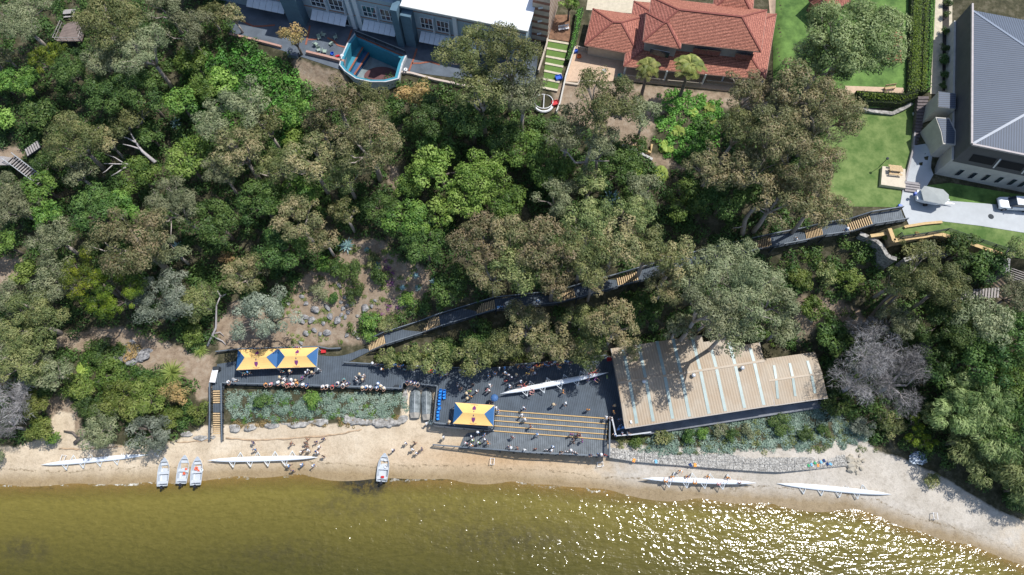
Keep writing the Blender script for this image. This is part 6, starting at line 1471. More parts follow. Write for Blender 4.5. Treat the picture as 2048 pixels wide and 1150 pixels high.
q = MB(); a = P(1757, 335, 17.2); q.tube([a, a+Vector((0, 0, 2.6))], .05, 6); q.lathe(a+Vector((0, 0, 2.6)), [(.05, 0), (.22, .08), (.2, .2), (.05, .26)], 10); solo('lamp_post', q, darkm, 'thin dark lamp post beside the cream platform', 'lamp post')
solo('plaque', MB().box(G(1829, 229)+Vector((0, 0, .2)), (.8, .5, .25), .1), wh_, 'small white plaque box on the lawn by the side steps', 'plaque', bevel=.03)
# walls
yl = mat('yellow_limestone', (.52, .37, .18), .85, .12, 3); lw = mat('limestone_block', (.36, .27, .16), .9, .25, 2, .4, 6)
wall('limestone_wall', 'yellow capped limestone wall zigzagging down to the right edge', [(1779, 457), (1788, 481.5), (1820, 476), (1853, 471.5), (1866, 468), (1884, 469), (1950, 490), (2017, 513)], 0, .5, lw, yl, 13.5, top=17.35)
wall('limestone_wall', 'short yellow capped wall piece beside the upper stair flight', [(1741, 472), (1762, 469), (1779, 465)], 0, .4, lw, yl, 15, top=16.6)
wall('limestone_wall', 'low pale cap wall edging the road end', [(1809, 455), (1812, 453), (1850, 447), (1884, 444)], 0, .3, lw, yl, 16.8, top=17.3)
wall('stone_pillar_wall', 'dark stone wall dropping from the right end of the yellow wall', [(2015, 516), (2012, 546)], 0, .9, rk_g, None, 13, top=16.9)
wall('rock_wall', 'curved grey dry stone wall dropping below the stairway top', [(1720, 467), (1737, 474), (1753, 482), (1764, 492), (1770, 503), (1774, 510), (1781, 515), (1793, 518)], 0, .5, rk_g, rk_l, 11, top=15.9)
wall('rock_wall', 'curved pale stone wall below the shrubs right of the stairway top', [(1808, 520), (1824, 515), (1839, 508), (1853, 506), (1868, 503), (1885, 502), (1901, 506)], 0, .5, rk_g, rk_l, 12.5, top=15.4)
wall('stone_edge_wall', 'pale stone edge wall under the clipped hedge of the upper lawn', [(1716, 214), (1745, 222), (1785, 227), (1808, 216), (1824, 206)], .3, .5, rk_g, rk_l)
def fence(pts, label, h=1.0):
    P3 = [P(a, b, 17.3)-Vector((0, 0, 0)) for a, b in pts]; return rail(label, P3, h, 'fence', 'thin black fences', .06, darkm, 2.4)
fence([(1797, 470), (1800, 477), (1850, 470), (1892, 462), (1935, 477), (1985, 494), (2048, 513)], 'thin black fence along the yellow limestone wall')
q = thing('lower_slats', 'weathered timber slats over the dark gully at the right', 'slatted walkway', P(1960, 580, 12.5))
for k in range(13):
    a, b = P(1925+k*6, 580-k*.4, 12.5), P(1923+k*6, 600-k*.4, 12.5); MB().bar(a, b, .28, .08).build('slat', grey_t, q)
q = thing('lower_slats', 'grey timber slats fanning down from the stone pillar at the right edge', 'slatted walkway', P(2030, 545, 14.5))
for k in range(9):
    a, b = P(2014, 520+k*4.5, 15-.1*k), P(2060, 536+k*4.5, 15-.1*k); MB().bar(a, b, .1, .1).build('slat', grey_t, q)
solo('manhole_cover', MB().lathe(P(1982, 433, 17.1), [(.42, 0), (.42, .02), (.36, .025)], 18), darkm, 'dark round manhole cover on the pale road', 'manhole cover')
# ------------------------------------------------------------ vehicles
carw = mat('car_white', (.70, .73, .76), .25, .03, 2, spec=.6); tyre = mat('tyre', (.02, .02, .022), .8, .2, 5); rim = mat('alloy_rim', (.5, .5, .52), .3, .05, 3, metal=.6)
def loft(secs, m=None):
    """boxy body from cross sections (x, half width, z0, z1)"""
    q = MB(); V = []
    for x, w_, z0, z1 in secs: V += [(x, -w_, z0), (x, w_, z0), (x, w_*.96, z1), (x, -w_*.96, z1)]
    n = len(secs); F_ = [(0, 1, 2, 3)]+[(4*n-1, 4*n-2, 4*n-3, 4*n-4)]
    for i in range(n-1):
        for k in range(4): F_.append((4*i+k, 4*i+4+k, 4*i+4+(k+1) % 4, 4*i+(k+1) % 4))
    q.add(V, F_); return q
def lmesh(nm, q, m, t, bevel=.05):
    me = q.mesh(nm); bm = bmesh.new(); bm.from_mesh(me); bmesh.ops.recalc_face_normals(bm, faces=bm.faces)
    if bevel: bmesh.ops.bevel(bm, geom=bm.edges[:], offset=bevel, segments=2, affect='EDGES', clamp_overlap=True)
    bm.to_mesh(me); bm.free(); return meshobj(nm, me, m, t)
ut = thing('four_wheel_drive', 'white four wheel drive ute with white canopy parked at the right edge', 'car', P(2024, 412, 17.12), R(176))
lmesh('body', loft([(-2.6, .85, .5, 1.05), (-2.5, .92, .4, 1.12), (.5, .95, .4, 1.15), (1.0, .95, .4, 1.15), (2.35, .9, .42, 1.05), (2.6, .8, .5, .9)]), carw, ut)
lmesh('cabin', loft([(-.85, .82, 1.1, 1.5), (-.7, .8, 1.1, 1.82), (.55, .8, 1.1, 1.84), (1.25, .78, 1.1, 1.2)]), gls, ut, .04)
lmesh('roof', loft([(-.7, .76, 1.8, 1.88), (.5, .76, 1.8, 1.9)]), carw, ut, .03)
lmesh('canopy', loft([(-2.5, .88, 1.1, 1.85), (-1.0, .88, 1.1, 1.88)]), carw, ut, .06)
q = MB(); q.box((-1.75, 0, 1.95), (1.3, 1.3, .05)); lmesh('roof_rack', q, darkm, ut, 0)
for sx in (-1.6, 1.65):
    for sy in (-1, 1):
        q = MB(); q.tube([(sx, sy*.7, .38), (sx, sy*.96, .38)], .38, 18); w_ = lmesh('wheel', q, tyre, ut, 0); q = MB(); q.tube([(sx, sy*.95, .38), (sx, sy*.985, .38)], .2, 12); lmesh('rim', q, rim, w_, 0)
for sy in (-1, 1): q = MB(); q.box((2.52, sy*.62, .85), (.12, .3, .16)); lmesh('headlight', q, whp, ut, .02)
for sy in (-1, 1): q = MB(); q.box((1.0, sy*1.02, 1.2), (.14, .2, .16)); lmesh('wing_mirror', q, darkm, ut, .02)
for sy in (-1, 1): q = MB(); q.box((1.9, sy*.45, 1.12), (.8, .02, .03)); lmesh('bonnet_crease', q, carw, ut, 0)
q = MB(); q.box((2.62, 0, .55), (.12, 1.6, .2)); lmesh('bumper', q, darkm, ut, .03)
tb = thing('boat_trailer', 'small covered boat on a trailer parked at the end of the pale road', 'boat trailer', P(1856, 402, 17.12), R(-12))
lmesh('hull', loft([(-2.3, .85, .75, 1.25), (-1, .95, .6, 1.3), (.8, .9, .6, 1.35), (2.0, .4, .8, 1.4), (2.4, .08, 1.1, 1.45)]), carw, tb, .04)
q = MB(); cv = [(-1.7, -1.3), (1.2, -1.3), (2.0, -.6), (2.0, .5), (1.2, 1.25), (-1.6, 1.3), (-2.1, .4)]; q.add([(x, y, 1.9) for x, y in cv]+[(-.2, 0, 2.25)], [(i, (i+1) % 7, 7) for i in range(7)]+[tuple(range(6, -1, -1))]); lmesh('tarpaulin_roof', q, mat('grey_tarpaulin', (.30, .32, .31), .7, .08, 1), tb, 0)
for x in (-1.4, 1.1):
    for y in (-.85, .85): q = MB(); q.box((x, y, 1.6), (.05, .05, .65)); lmesh('canopy_pole', q, rim, tb, 0)
for y in (-1, 1): q = MB(); q.tube([(-.6, y*.85, .35), (-.6, y*1.05, .35)], .34, 16); lmesh('wheel', q, tyre, tb, 0)
q = MB(); q.bar((-2.2, 0, .5), (3.6, 0, .5), .1, .1); q.bar((-2, -.8, .5), (3.2, 0, .5), .08, .08); q.bar((-2, .8, .5), (3.2, 0, .5), .08, .08); lmesh('trailer_frame', q, rim, tb, 0)
q = MB(); q.box((-2.6, .1, 1.15), (.35, .4, .6)); lmesh('outboard_motor', q, blup, tb, .06)
solo('tool_box', MB().box(P(1881, 405, 17.5), (.9, .7, .6), -.6), whp, 'white box on the road beside the covered boat trailer', 'box', bevel=.05)
solo('bag', MB().box(P(1800, 412, 17.4), (.6, .5, .4), -.3), blup, 'blue bag at the top end of the stairway', 'bag', bevel=.08)
# ------------------------------------------------------------ racing shells
shw = mat('shell_white', (.74, .77, .80), .2, .02, 1, spec=.6); rigm = mat('rigger_alloy', (.6, .64, .66), .4, .05, 3)
def shell_mesh():
    V = []; F_ = []; n = 26; L_ = 17.6; m_ = 10
    for i in range(n+1):
        t = i/n*2-1; w_ = .42*(max(0, 1-abs(t)**3.0))**.85+.012; h = .30*(max(0, 1-abs(t)**4))**.5+.02
        if abs(t) > .86: w_ *= .72
        for k in range(m_+1):
            a = math.pi*k/m_; V.append((t*L_/2, -w_*math.cos(a), h*math.sin(a)**.8+.06*abs(t)**3))
    for i in range(n):
        for k in range(m_): F_.append((i*(m_+1)+k, (i+1)*(m_+1)+k, (i+1)*(m_+1)+k+1, i*(m_+1)+k+1))
        F_.append((i*(m_+1)+m_, (i+1)*(m_+1)+m_, (i+1)*(m_+1), i*(m_+1)))
    me = bpy.data.meshes.new('hull'); me.from_pydata(V, [], F_); me.update(); me.shade_smooth(); me.materials.append(shw); return me
def rigger(x, s):
    q = MB(); ap = Vector((x-.15*s, s*1.15, -.12))
    q.tube([Vector((x+.45, s*.34, .04)), ap], .055, 5); q.tube([Vector((x-.5, s*.34, .04)), ap], .055, 5); q.tube([Vector((x-.05, s*.36, .22)), ap], .03, 5); q.tube([ap, ap+Vector((0, 0, -.28))], .05, 6); return q
first = None
def shell(p0, p1, z, label):
    global first
    a, b = P(*p0, z), P(*p1, z); c = (a+b)/2; rz = math.atan2(b.y-a.y, b.x-a.x); s = (b-a).xy.length/17.6
    if first is None:
        first = t = thing('racing_shell', label, 'rowing boat', c, rz, 'white racing shells lying upside down')
        meshobj('hull', shell_mesh(), None, t)
        for k in range(4):
            for sd, o in ((-1, -.2), (1, 1.0)): meshobj('rigger', rigger(-4.3+2.75*k+o-.3, sd).mesh('rigger'), rigm, t)
        q = MB(); q.add([(-6.6, 0, .3), (-7.3, 0, .22), (-7.3, 0, .40)], [(0, 1, 2)]); q.tube([(-6.7, 0, .25), (-7.2, 0, .36)], .02, 5); meshobj('fin', q.mesh('fin'), rigm, t)
        t.scale = (s, s, s)
    else: t = dup(first, c, rz, label, scale=(s, s, s))
    return t
shell((82, 930), (299, 909), .95, 'white upturned racing shell at the far left beach under the silver tree')
shell((415, 921), (637, 914.5), 1.15, 'white upturned racing shell on the beach between the dinghies and the rowers')
shell((1284, 957), (1513, 966), 1.7, 'white racing shell held by rowers in orange at the foot of the gabion wall')
shell((1553, 967), (1783, 989), 1.0, 'white upturned racing shell alone on the right beach')
shell((1000, 788), (1217, 745), 4.5, 'white racing shell carried across the boardwalk towards the boathouse')
# small trestles
def trestle(px, py, label, rz=0, z=None):
    c = G(px, py); t = thing('boat_trestle', label, 'trestle', c, rz, 'boat trestles on the beach'); q = MB()
    for s in (-1, 1): q.bar((s*.45, -.3, 0), (s*.45, .3, .55), .05, .05); q.bar((s*.45, .3, 0), (s*.45, -.3, .55), .05, .05)
    q2 = MB(); q2.bar((-.5, -.3, .56), (.5, -.3, .56), .07, .05); q2.bar((-.5, .3, .56), (.5, .3, .56), .07, .05)
    meshobj('legs', q.mesh('legs'), whp, t); meshobj('sling', q2.mesh('sling'), whp, t)
trestle(130, 917, 'white trestle standing left of the far left racing shell', 1.4); trestle(319, 907, 'pale blue trestle in the tree shade above the dinghies', 1.1); trestle(985, 923, 'white trestle on the orange sand below the ramp fence', 1.5); trestle(1867, 1032, 'white trestle standing alone near the water at the right', 1.5); trestle(1200, 929, 'grey trestle in the shadow of the ramp fence', .1)
# ------------------------------------------------------------ aluminium dinghies
alu = mat('dinghy_alloy', (.42, .46, .50), .45, .06, 2, metal=.15); alu2 = mat('dinghy_inside', (.47, .50, .53), .55, .06, 2); mot = mat('motor_black', (.015, .018, .03), .4, .1, 3)
def dinghy_parts(t):
    st_ = [(-2.1, .78, .62), (-1.2, .86, .64), (0, .88, .66), (.9, .78, .70), (1.6, .5, .76), (2.05, .18, .82), (2.2, .03, .85)]; V = []; F_ = []; m_ = 8
    for i, (x, w_, h) in enumerate(st_):
        for k in range(m_+1):
            u = k/m_*2-1; prof = abs(u)**2.6; V.append((x, w_*math.copysign(min(1, abs(u)**.55*1.0), u), h*prof+.02+.06*i*(1-prof)*.5))
    n = len(st_)
    for i in range(n-1):
        for k in range(m_): a = i*(m_+1)+k; F_.append((a, a+1, a+m_+2, a+m_+1))
    F_.append(tuple(range(m_+1)))
    me = bpy.data.meshes.new('hull'); me.from_pydata(V, [], F_); me.update(); o = meshobj('hull', me, alu, t); md = o.modifiers.new('s', 'SOLIDIFY'); md.thickness = .04
    q = MB()
    for s in (-1, 1): q.tube([Vector((x, s*(w_+.01), h+.03)) for x, w_, h in st_], .045, 6)
    meshobj('gunwale', q.mesh('gunwale'), alu2, t)
    for x, w_ in ((-1.55, .76), (-.1, .8), (1.25, .55)):
        q = MB(); q.box((x, 0, .5), (.42, w_*2, .05)); q.box((x+.19, 0, .4), (.03, w_*1.9, .18)); meshobj('bench', q.mesh('bench'), alu2, t)
    q = MB(); q.box((-.85, 0, .2), (1.0, .9, .05)); q.box((.55, 0, .2), (.9, .8, .05)); meshobj('floor', q.mesh('floor'), alu2, t)
    q = MB(); q.add([(1.55, -.5, .8), (1.55, .5, .8), (2.2, 0, .88), (1.55, -.5, .74), (1.55, .5, .74), (2.2, 0, .82)], [(0, 2, 1), (3, 4, 5), (0, 1, 4, 3), (1, 2, 5, 4), (2, 0, 3, 5)]); meshobj('foredeck', q.mesh('foredeck'), alu, t)
    q = MB(); q.box((-2.3, 0, .85), (.5, .34, .42)); mo = lmesh('outboard_motor', q, mot, t, .08); q = MB(); q.tube([(-2.35, 0, .7), (-2.5, 0, -.1)], .07, 6); q.tube([(-2.1, 0, .95), (-1.75, .1, 1.0)], .03, 5); lmesh('shaft', q, mot, mo, 0)
d0 = None
for x, y, rz, l in ((331, 945, 87, 'empty silver dinghy leftmost of the three at the water edge'), (370, 940, 84, 'silver dinghy in the middle of the three with orange gear inside'), (397, 943, 87, 'silver dinghy rightmost of the three with an orange ring inside'), (768, 936, 88, 'lone silver dinghy with white buckets between the rowers and the ramp')):
    c = P(x, y, .25); ang = R(180-rz)
    ang = R({331: 94, 370: 90, 397: 93.5, 768: 86.5}[x])
    if d0 is None: d0 = t = thing('dinghy', l, 'dinghy', c, ang, 'silver motor dinghies'); dinghy_parts(t)
    else: t = dup(d0, c, ang, l)
orp = mat('orange_gear', (.8, .13, .05), .6, .1, 4)
def vest(px, py, label, m=None, s=.5):
    c = P(px, py, .85); q = MB()
    for a in (-1, 1): q.box(c+Vector((a*.13*s*2, 0, 0)), (.2*s*2, .5*s*2, .14), .3+a*.2, ('X', .1*a))
    return solo('life_jacket', q, m or orp, label, 'life jacket', 'gear inside the dinghies', bevel=.04)
vest(372, 938, 'orange life jacket toward the bow of the middle dinghy', s=.35); vest(368, 947, 'orange life jacket near the stern of the middle dinghy', s=.4); vest(373.5, 943, 'grey bag beside the gear in the middle dinghy', rigm, .35)
ring('lifebuoy', 'orange ring inside the rightmost of the three dinghies', 'lifebuoy', 392.5, 937, .9, .2, orp, .1); vest(397, 941, 'orange life jacket beside the ring in the rightmost dinghy', s=.3); ring('rope_coil', 'grey coil beside the ring in the rightmost dinghy', 'rope coil', 403, 940.5, .85, .2, rigm, .09)
for x, y, l in ((772, 920, 'white bucket at the bow of the lone dinghy'), (772, 934, 'larger white bucket amidships in the lone dinghy')): lathe_thing('bucket', l, 'bucket', x, y, .55, [(.18, 0), (.25, .4), (.22, .41), (.16, .06)], whp, 'white buckets in the lone dinghy')
solo('fuel_tank', MB().box(P(765, 954, .9), (.5, .35, .25), 0), redp, 'red fuel tank at the stern of the lone dinghy', 'fuel tank', bevel=.05)
# covered boats in the slot
cvm = mat('grey_boat_cover', (.12, .145, .155), .7, .25, 1.2, .5, 4, col2=(.22, .245, .25))
def covered(px0, py0, px1, py1, label):
    a, b = P(px0, py0, 2.9), P(px1, py1, 2.4); c = (a+b)/2; L_ = (b-a).xy.length; t = thing('covered_boat', label, 'covered boat', Vector((c.x, c.y, 1.6)), math.atan2(a.y-b.y, a.x-b.x), 'boats under grey covers')
    st_ = [(-.5, .62, .9), (-.3, .78, 1.15), (-.1, .84, 1.3), (.15, .9, 1.35), (.35, .78, 1.25), (.45, .5, 1.0), (.5, .06, .7)]; V = []; F_ = []
    for x, w_, h in st_:
        for u in (-1, -.86, -.45, 0, .45, .86, 1): V.append((x*L_, w_*u*1.08, h*(1-.42*abs(u)**1.5) if abs(u) < 1 else .05))
    for i in range(len(st_)-1):
        for k in range(6): q_ = i*7+k; F_.append((q_, q_+1, q_+8, q_+7))
    F_ += [tuple(range(7)), tuple(range(len(V)-1, len(V)-8, -1))]
    me = bpy.data.meshes.new('cover'); me.from_pydata(V, [], F_); me.update(); meshobj('cover', me, cvm, t)
    q = MB(); q.tube([Vector((x*L_, 0, h+.02)) for x, w_, h in st_], .03, 5); meshobj('ridge_pole', q.mesh('ridge_pole'), rigm, t)
    q = MB(); q.add([(-.505*L_, -.66, .1), (-.505*L_, .66, .1), (-.5*L_, .6, .75), (-.5*L_, 0, .94), (-.5*L_, -.6, .75), (-.33*L_, -.79, .75), (-.33*L_, 0, 1.16), (-.33*L_, .79, .75)], [(4, 3, 6, 5), (3, 2, 7, 6)]); me = q.mesh('pale_end'); 
    for v in me.vertices: v.co.z += .03
    meshobj('pale_end', me, mat('pale_cover_end', (.3, .28, .245), .8, .15, 2), t)
covered(830, 773, 829, 836, 'left boat under a ridged grey cover in the boardwalk slot'); covered(852, 773, 854, 840, 'right boat under a ridged grey cover in the boardwalk slot')
solo('bin', MB().lathe(P(862.5, 846, 1.7), [(.3, 0), (.36, .9), (.3, .92), (.27, .5)], 14), mat('grey_bin', (.3, .36, .36), .5, .1, 2), 'grey tub beside the corner of the boardwalk at the covered boats', 'tub')
# ------------------------------------------------------------ marquees
mqy = mat('marquee_yellow', (.86, .56, .2), .65, .05, .6, .25, 3); mqb = mat('marquee_blue', (.025, .11, .27), .65, .08, .6, .25, 3); cr1 = mat('crest_purple', (.18, .04, .16), .7, .1, 4); cr2 = mat('crest_blue', (.03, .04, .25), .7, .1, 4); cr3 = mat('crest_red', (.6, .05, .08), .7, .1, 4)
def marquee(fl, fr, bl_, br_, rl, rr, label, group='yellow and blue marquees'):
    """front/back eave corners and ridge ends in pixels"""
    EZm = DZ+2.3; RZm = DZ+3.3; a, b, c, d = P(*fl, EZm), P(*fr, EZm), P(*br_, EZm), P(*bl_, EZm); e, f = P(*rl, RZm), P(*rr, RZm)
    t = thing('marquee', label, 'marquee', (a+b+c+d)/4-Vector((0, 0, 2.3)), 0, group); dn = Vector((0, 0, -.25))
    def sag(pl, m, nm):
        q = MB()
        if len(pl) == 4:
            p0, p1, p2, p3 = pl; n = 8; m_ = 6; g = [[None]*(n+1) for _ in range(m_+1)]
            for j in range(m_+1):
                for i in range(n+1):
                    v = j/m_; u = i/n; x = p0.lerp(p1, u).lerp(p3.lerp(p2, u), v); x = x-Vector((0, 0, .12*math.sin(math.pi*v)+.05*math.sin(math.pi*u)*(1-v))); g[j][i] = x
            for j in range(m_):
                for i in range(n): q.quad(g[j][i], g[j][i+1], g[j+1][i+1], g[j+1][i])
        else:
            q.quad(*pl)
        q.quad(pl[0]+dn, pl[1]+dn, pl[1], pl[0]); return q.build(nm, m, t, weld=False)
    sag([a, b, f, e], mqy, 'long_panel'); sag([c, d, e, f], mqy, 'long_panel'); sag([b, c, f], mqb, 'end_panel'); sag([d, a, e], mqb, 'end_panel')
    for q_ in (a, b, c, d):
        q = MB(); m_ = (a+b+c+d)/4; p = q_.lerp(m_, .03); q.box((p.x, p.y, DZ+1.15), (.07, .07, 2.3)); q.build('leg', wh_, t)
    q = MB()
    for p0, p1 in ((a, b), (b, c), (c, d), (d, a), (a, e), (b, f), (c, f), (d, e)): q.bar(p0-Vector((0, 0, .1)), p1-Vector((0, 0, .1)), .05, .05)
    q.build('frame', wh_, t)
    for near in (True, False):
        p0, p1, p2, p3 = (a, b, f, e) if near else (c, d, e, f)
        def on(u, v): x = p0.lerp(p1, u).lerp(p3.lerp(p2, u), v); return x-Vector((0, 0, .12*math.sin(math.pi*v)+.05*math.sin(math.pi*u)*(1-v)))+Vector((0, 0, .025))
        W_ = (p1-p0).length; D_ = (p3.lerp(p2, .5)-p0.lerp(p1, .5)).length
        def patch(nm, u0, u1, v0, v1, m, par=None, pts=None):
            pts = pts or [(u0, v0), (u1, v0), (u1, v1), (u0, v1)]; q = MB(); q.quad(*[on(.5+1.45*x/W_, .45+1.45*y/D_)+Vector((0, 0, .012 if par else 0)) for x, y in pts]); return q.build(nm, m, par or t)
        bs = patch('crest', 0, 0, 0, 0, cr1, None, [(-.24, -.02), (0, -.38), (.24, -.02), (.25, .24), (-.25, .24)])
        patch('crest_quarter', .02, .2, .02, .2, cr2, bs); patch('crest_quarter', -.2, -.02, -.16, .0, cr3, bs)
        patch('crest_cross', -.2, .2, -.015, .03, whp, bs); patch('crest_cross', -.03, .03, -.28, .22, whp, bs) if False else None
        patch('crest_helm', 0, 0, 0, 0, cr1, None, [(-.09, .38), (.09, .38), (.06, .56), (-.06, .56)])
        patch('crest_ribbon', 0, 0, 0, 0, mat('ribbon_ochre', (.5, .28, .09), .7, .1, 3), None, [(-.4, -.42), (-.15, -.52), (.15, -.52), (.4, -.42), (.36, -.36), (.14, -.45), (-.14, -.45), (-.36, -.36)])
    return t
Z3 = lambda x, y: (410+x/4.423, 640+y/4.423)
marquee(Z3(275, 442), Z3(632, 425), Z3(292, 263), Z3(646, 254), Z3(350, 331), Z3(542, 327), 'left half of the long yellow and blue marquee on the upper boardwalk')
marquee(Z3(634, 424), Z3(985, 414), Z3(648, 254), Z3(1001, 241), Z3(706, 322), Z3(897, 318), 'right half of the long yellow and blue marquee on the upper boardwalk')
Z4 = lambda x, y: (850+x/4.79, 690+y/4.79)
marquee(Z4(267, 752), Z4(655, 776), Z4(288, 550), Z4(666, 576), Z4(362, 647), Z4(568, 660), 'single yellow and blue marquee beside the yellow edged steps')
# ------------------------------------------------------------ deck furniture
ch = None; k = 0
CN = 'first second third fourth fifth sixth seventh eighth ninth'.split()
for col, pts in (('left', [(150, 440), (146, 470), (143, 500), (138, 530), (137, 560), (137, 603), (126, 635), (125, 668), (124, 703)]), ('right', [(186, 445), (186, 472), (185, 502)])):
    for i, (x, y) in enumerate(pts):
        c = P(*Z4(x, y), DZ+.6); c.z = DZ+.01; lb = 'blue plastic chair, %s from the top of the %s chair column beside the covered boats' % (CN[i], col)
        if ch is None:
            ch = t = thing('plastic_chair', lb, 'chair', c, 0, 'blue plastic chairs stored beside the covered boats')
            for nm, bs_ in (('seat', [((0, 0, .45), (.46, .46, .04))]), ('backrest', [((0, .23, .72), (.46, .05, .45))]), ('armrest', [((-.25, 0, .65), (.05, .4, .04)), ((.25, 0, .65), (.05, .4, .04))])):
                q = MB()
                for cc, d in bs_: q.box(cc, d)
                lmesh(nm, q, mat('bright_blue_plastic', (.02, .25, .72), .35, .1, 3), t, .02)
            for sx in (-1, 1):
                for sy in (-1, 1): q = MB(); q.box((sx*.2, sy*.2, .22), (.04, .04, .44)); lmesh('leg', q, MATS['bright_blue_plastic'], t, 0)
        else: dup(ch, c, (i % 3-1)*.15+(0 if i % 2 else math.pi/2*0), lb)
bq = thing('serving_table', 'long white table at the left end of the boardwalk above the beach stairs', 'table', P(*Z3(97, 505), DZ), R(85))
lmesh('tabletop', MB().box((0, 0, .85), (2.1, .95, .06)), whp, bq, .02)
for sx in (-1, 1):
    for sy in (-1, 1): lmesh('leg', MB().box((sx*.95, sy*.4, .42), (.06, .06, .84)), darkm, bq, 0)
solo('cooker', MB().box(P(*Z3(105, 432), DZ+.5), (1.0, .6, 1.0), .1), darkm, 'dark covered cooker above the white serving table', 'cooker', bevel=.05)
for x, y, m_, s, l in ((*Z3(1047, 275), redp, .75, 'red cool box beside the right end of the long marquee'), (660+888/4.423, 640+452/4.423, redp, .7, 'red box among the bags at the top edge of the boardwalk'), (660+923/4.423, 640+452/4.423, blup, .6, 'blue box beside the red one at the top edge of the boardwalk'), (1040+855/4.791, 690+133/4.791, redp, .7, 'red box at the corner between crowd and boathouse roof'), (660+588/4.423, 640+590/4.423, darkm, .7, 'dark box at the railing left of the covered boats'), (660+627/4.423, 640+590/4.423, mat('slate_blue', (.1, .16, .25), .6, .1, 3), .45, 'slate blue box at the railing left of the covered boats')):
    c = P(x, y, DZ+s*.55); t = thing('cool_box', l, 'cool box', Vector((c.x, c.y, DZ)), .1); lmesh('body', MB().box((0, 0, s*.28), (s, s*.8, s*.55)), m_, t, .03); lmesh('lid', MB().box((0, 0, s*.6), (s*1.04, s*.84, s*.1)), m_, t, .02)
um = thing('umbrella', 'open blue umbrella above the single marquee', 'umbrella', P(850+668/4.79, 690+528/4.79, DZ)); q = MB(); c = ORG[um.name]+Vector((0, 0, 1.9)); q.lathe(c, [(.62, 0), (.5, .16), (.28, .27), (.04, .32)], 8); q.build('canopy', mat('umbrella_blue', (.05, .13, .3), .6, .1, 2), um); MB().tube([c-Vector((0, 0, 1.1)), c+Vector((0, 0, .4))], .015, 5).build('stick', darkm, um)
# towels and shirts drying on the gabion
def cloth(px, py, m_, label, rz=0, s=1.0, z=2.12):
    c = P(px, py, z); g = random.Random(int(px)); n = 5; q = MB(); V = [[None]*(n+1) for _ in range(n+1)]
    for i in range(n+1):
        for j in range(n+1):
            u, v = i/n-.5, j/n-.5; w_ = .55*s*(1 if abs(u) > .3 else 1); V[i][j] = c+Vector((w_*u*math.cos(rz)-.75*s*v*math.sin(rz)+g.uniform(-.03, .03), w_*u*math.sin(rz)+.75*s*v*math.cos(rz)+g.uniform(-.03, .03), g.uniform(0, .1)))
    for i in range(n):
        for j in range(n): q.quad(V[i][j], V[i+1][j], V[i+1][j+1], V[i][j+1])
    return solo('towel', q, m_, label, 'towel', 'clothes drying on the gabion wall')
clo = mat('cloth_orange', (.85, .36, .08), .8, .1, 4); clb = mat('cloth_light_blue', (.22, .5, .72), .8, .1, 4); clg = mat('cloth_green', (.07, .38, .16), .8, .1, 4); cln = mat('cloth_navy', (.02, .05, .16), .8, .1, 4)
for x, y, m_, l, r in ((1268, 921, clo, 'orange towel leftmost on the gabion wall', -.3), (1312, 923, clb, 'light blue towel on the left part of the gabion wall', 0), (1390, 930, clo, 'orange towel above the crew in orange', 0), (1381, 930, cln, 'dark cloth beside the orange towel above the crew', .5), (1617, 931, clg, 'green cloth leftmost of the clothes heap near the rubble', .5), (1623, 929, clb, 'light blue cloth in the clothes heap near the rubble', .2), (1630, 926, clg, 'green cloth uppermost left in the clothes heap near the rubble', .8), (1636, 931, clo, 'orange cloth in the clothes heap near the rubble', 0), (1642, 924, clb, 'light blue cloth uppermost in the clothes heap near the rubble', .4), (1648, 921, cln, 'navy cloth topmost in the clothes heap near the rubble', .5), (1655, 928, cln, 'navy cloth right in the clothes heap near the rubble', .3), (1661, 928, clb, 'light blue cloth rightmost in the clothes heap near the rubble', 1)):
    cloth(x, y, m_, l, r, .75 if x < 1500 else .6)
tp_ = thing('tarpaulin', 'crumpled blue white tarpaulin under the bushes above the right beach', 'tarpaulin', P(1835, 914, 1.8)); g = random.Random(4); q = MB(); n = 14; V = [[P(1816+38*i/n+g.uniform(-1, 1), 900+28*j/n+g.uniform(-1, 1)+6*abs(i/n-.5), 2.0+g.uniform(0, .55)) for j in range(n+1)] for i in range(n+1)]
for i in range(n):
    for j in range(n):
        if (i-n/2)**2+(j-n/2)**2 < 46: q.quad(V[i][j], V[i+1][j], V[i+1][j+1], V[i][j+1])
q.build('sheet', mat('tarpaulin_blue_white', (.14, .24, .38), .6, .4, 3, col2=(.6, .64, .68), thr=(.45, .55)), tp_)
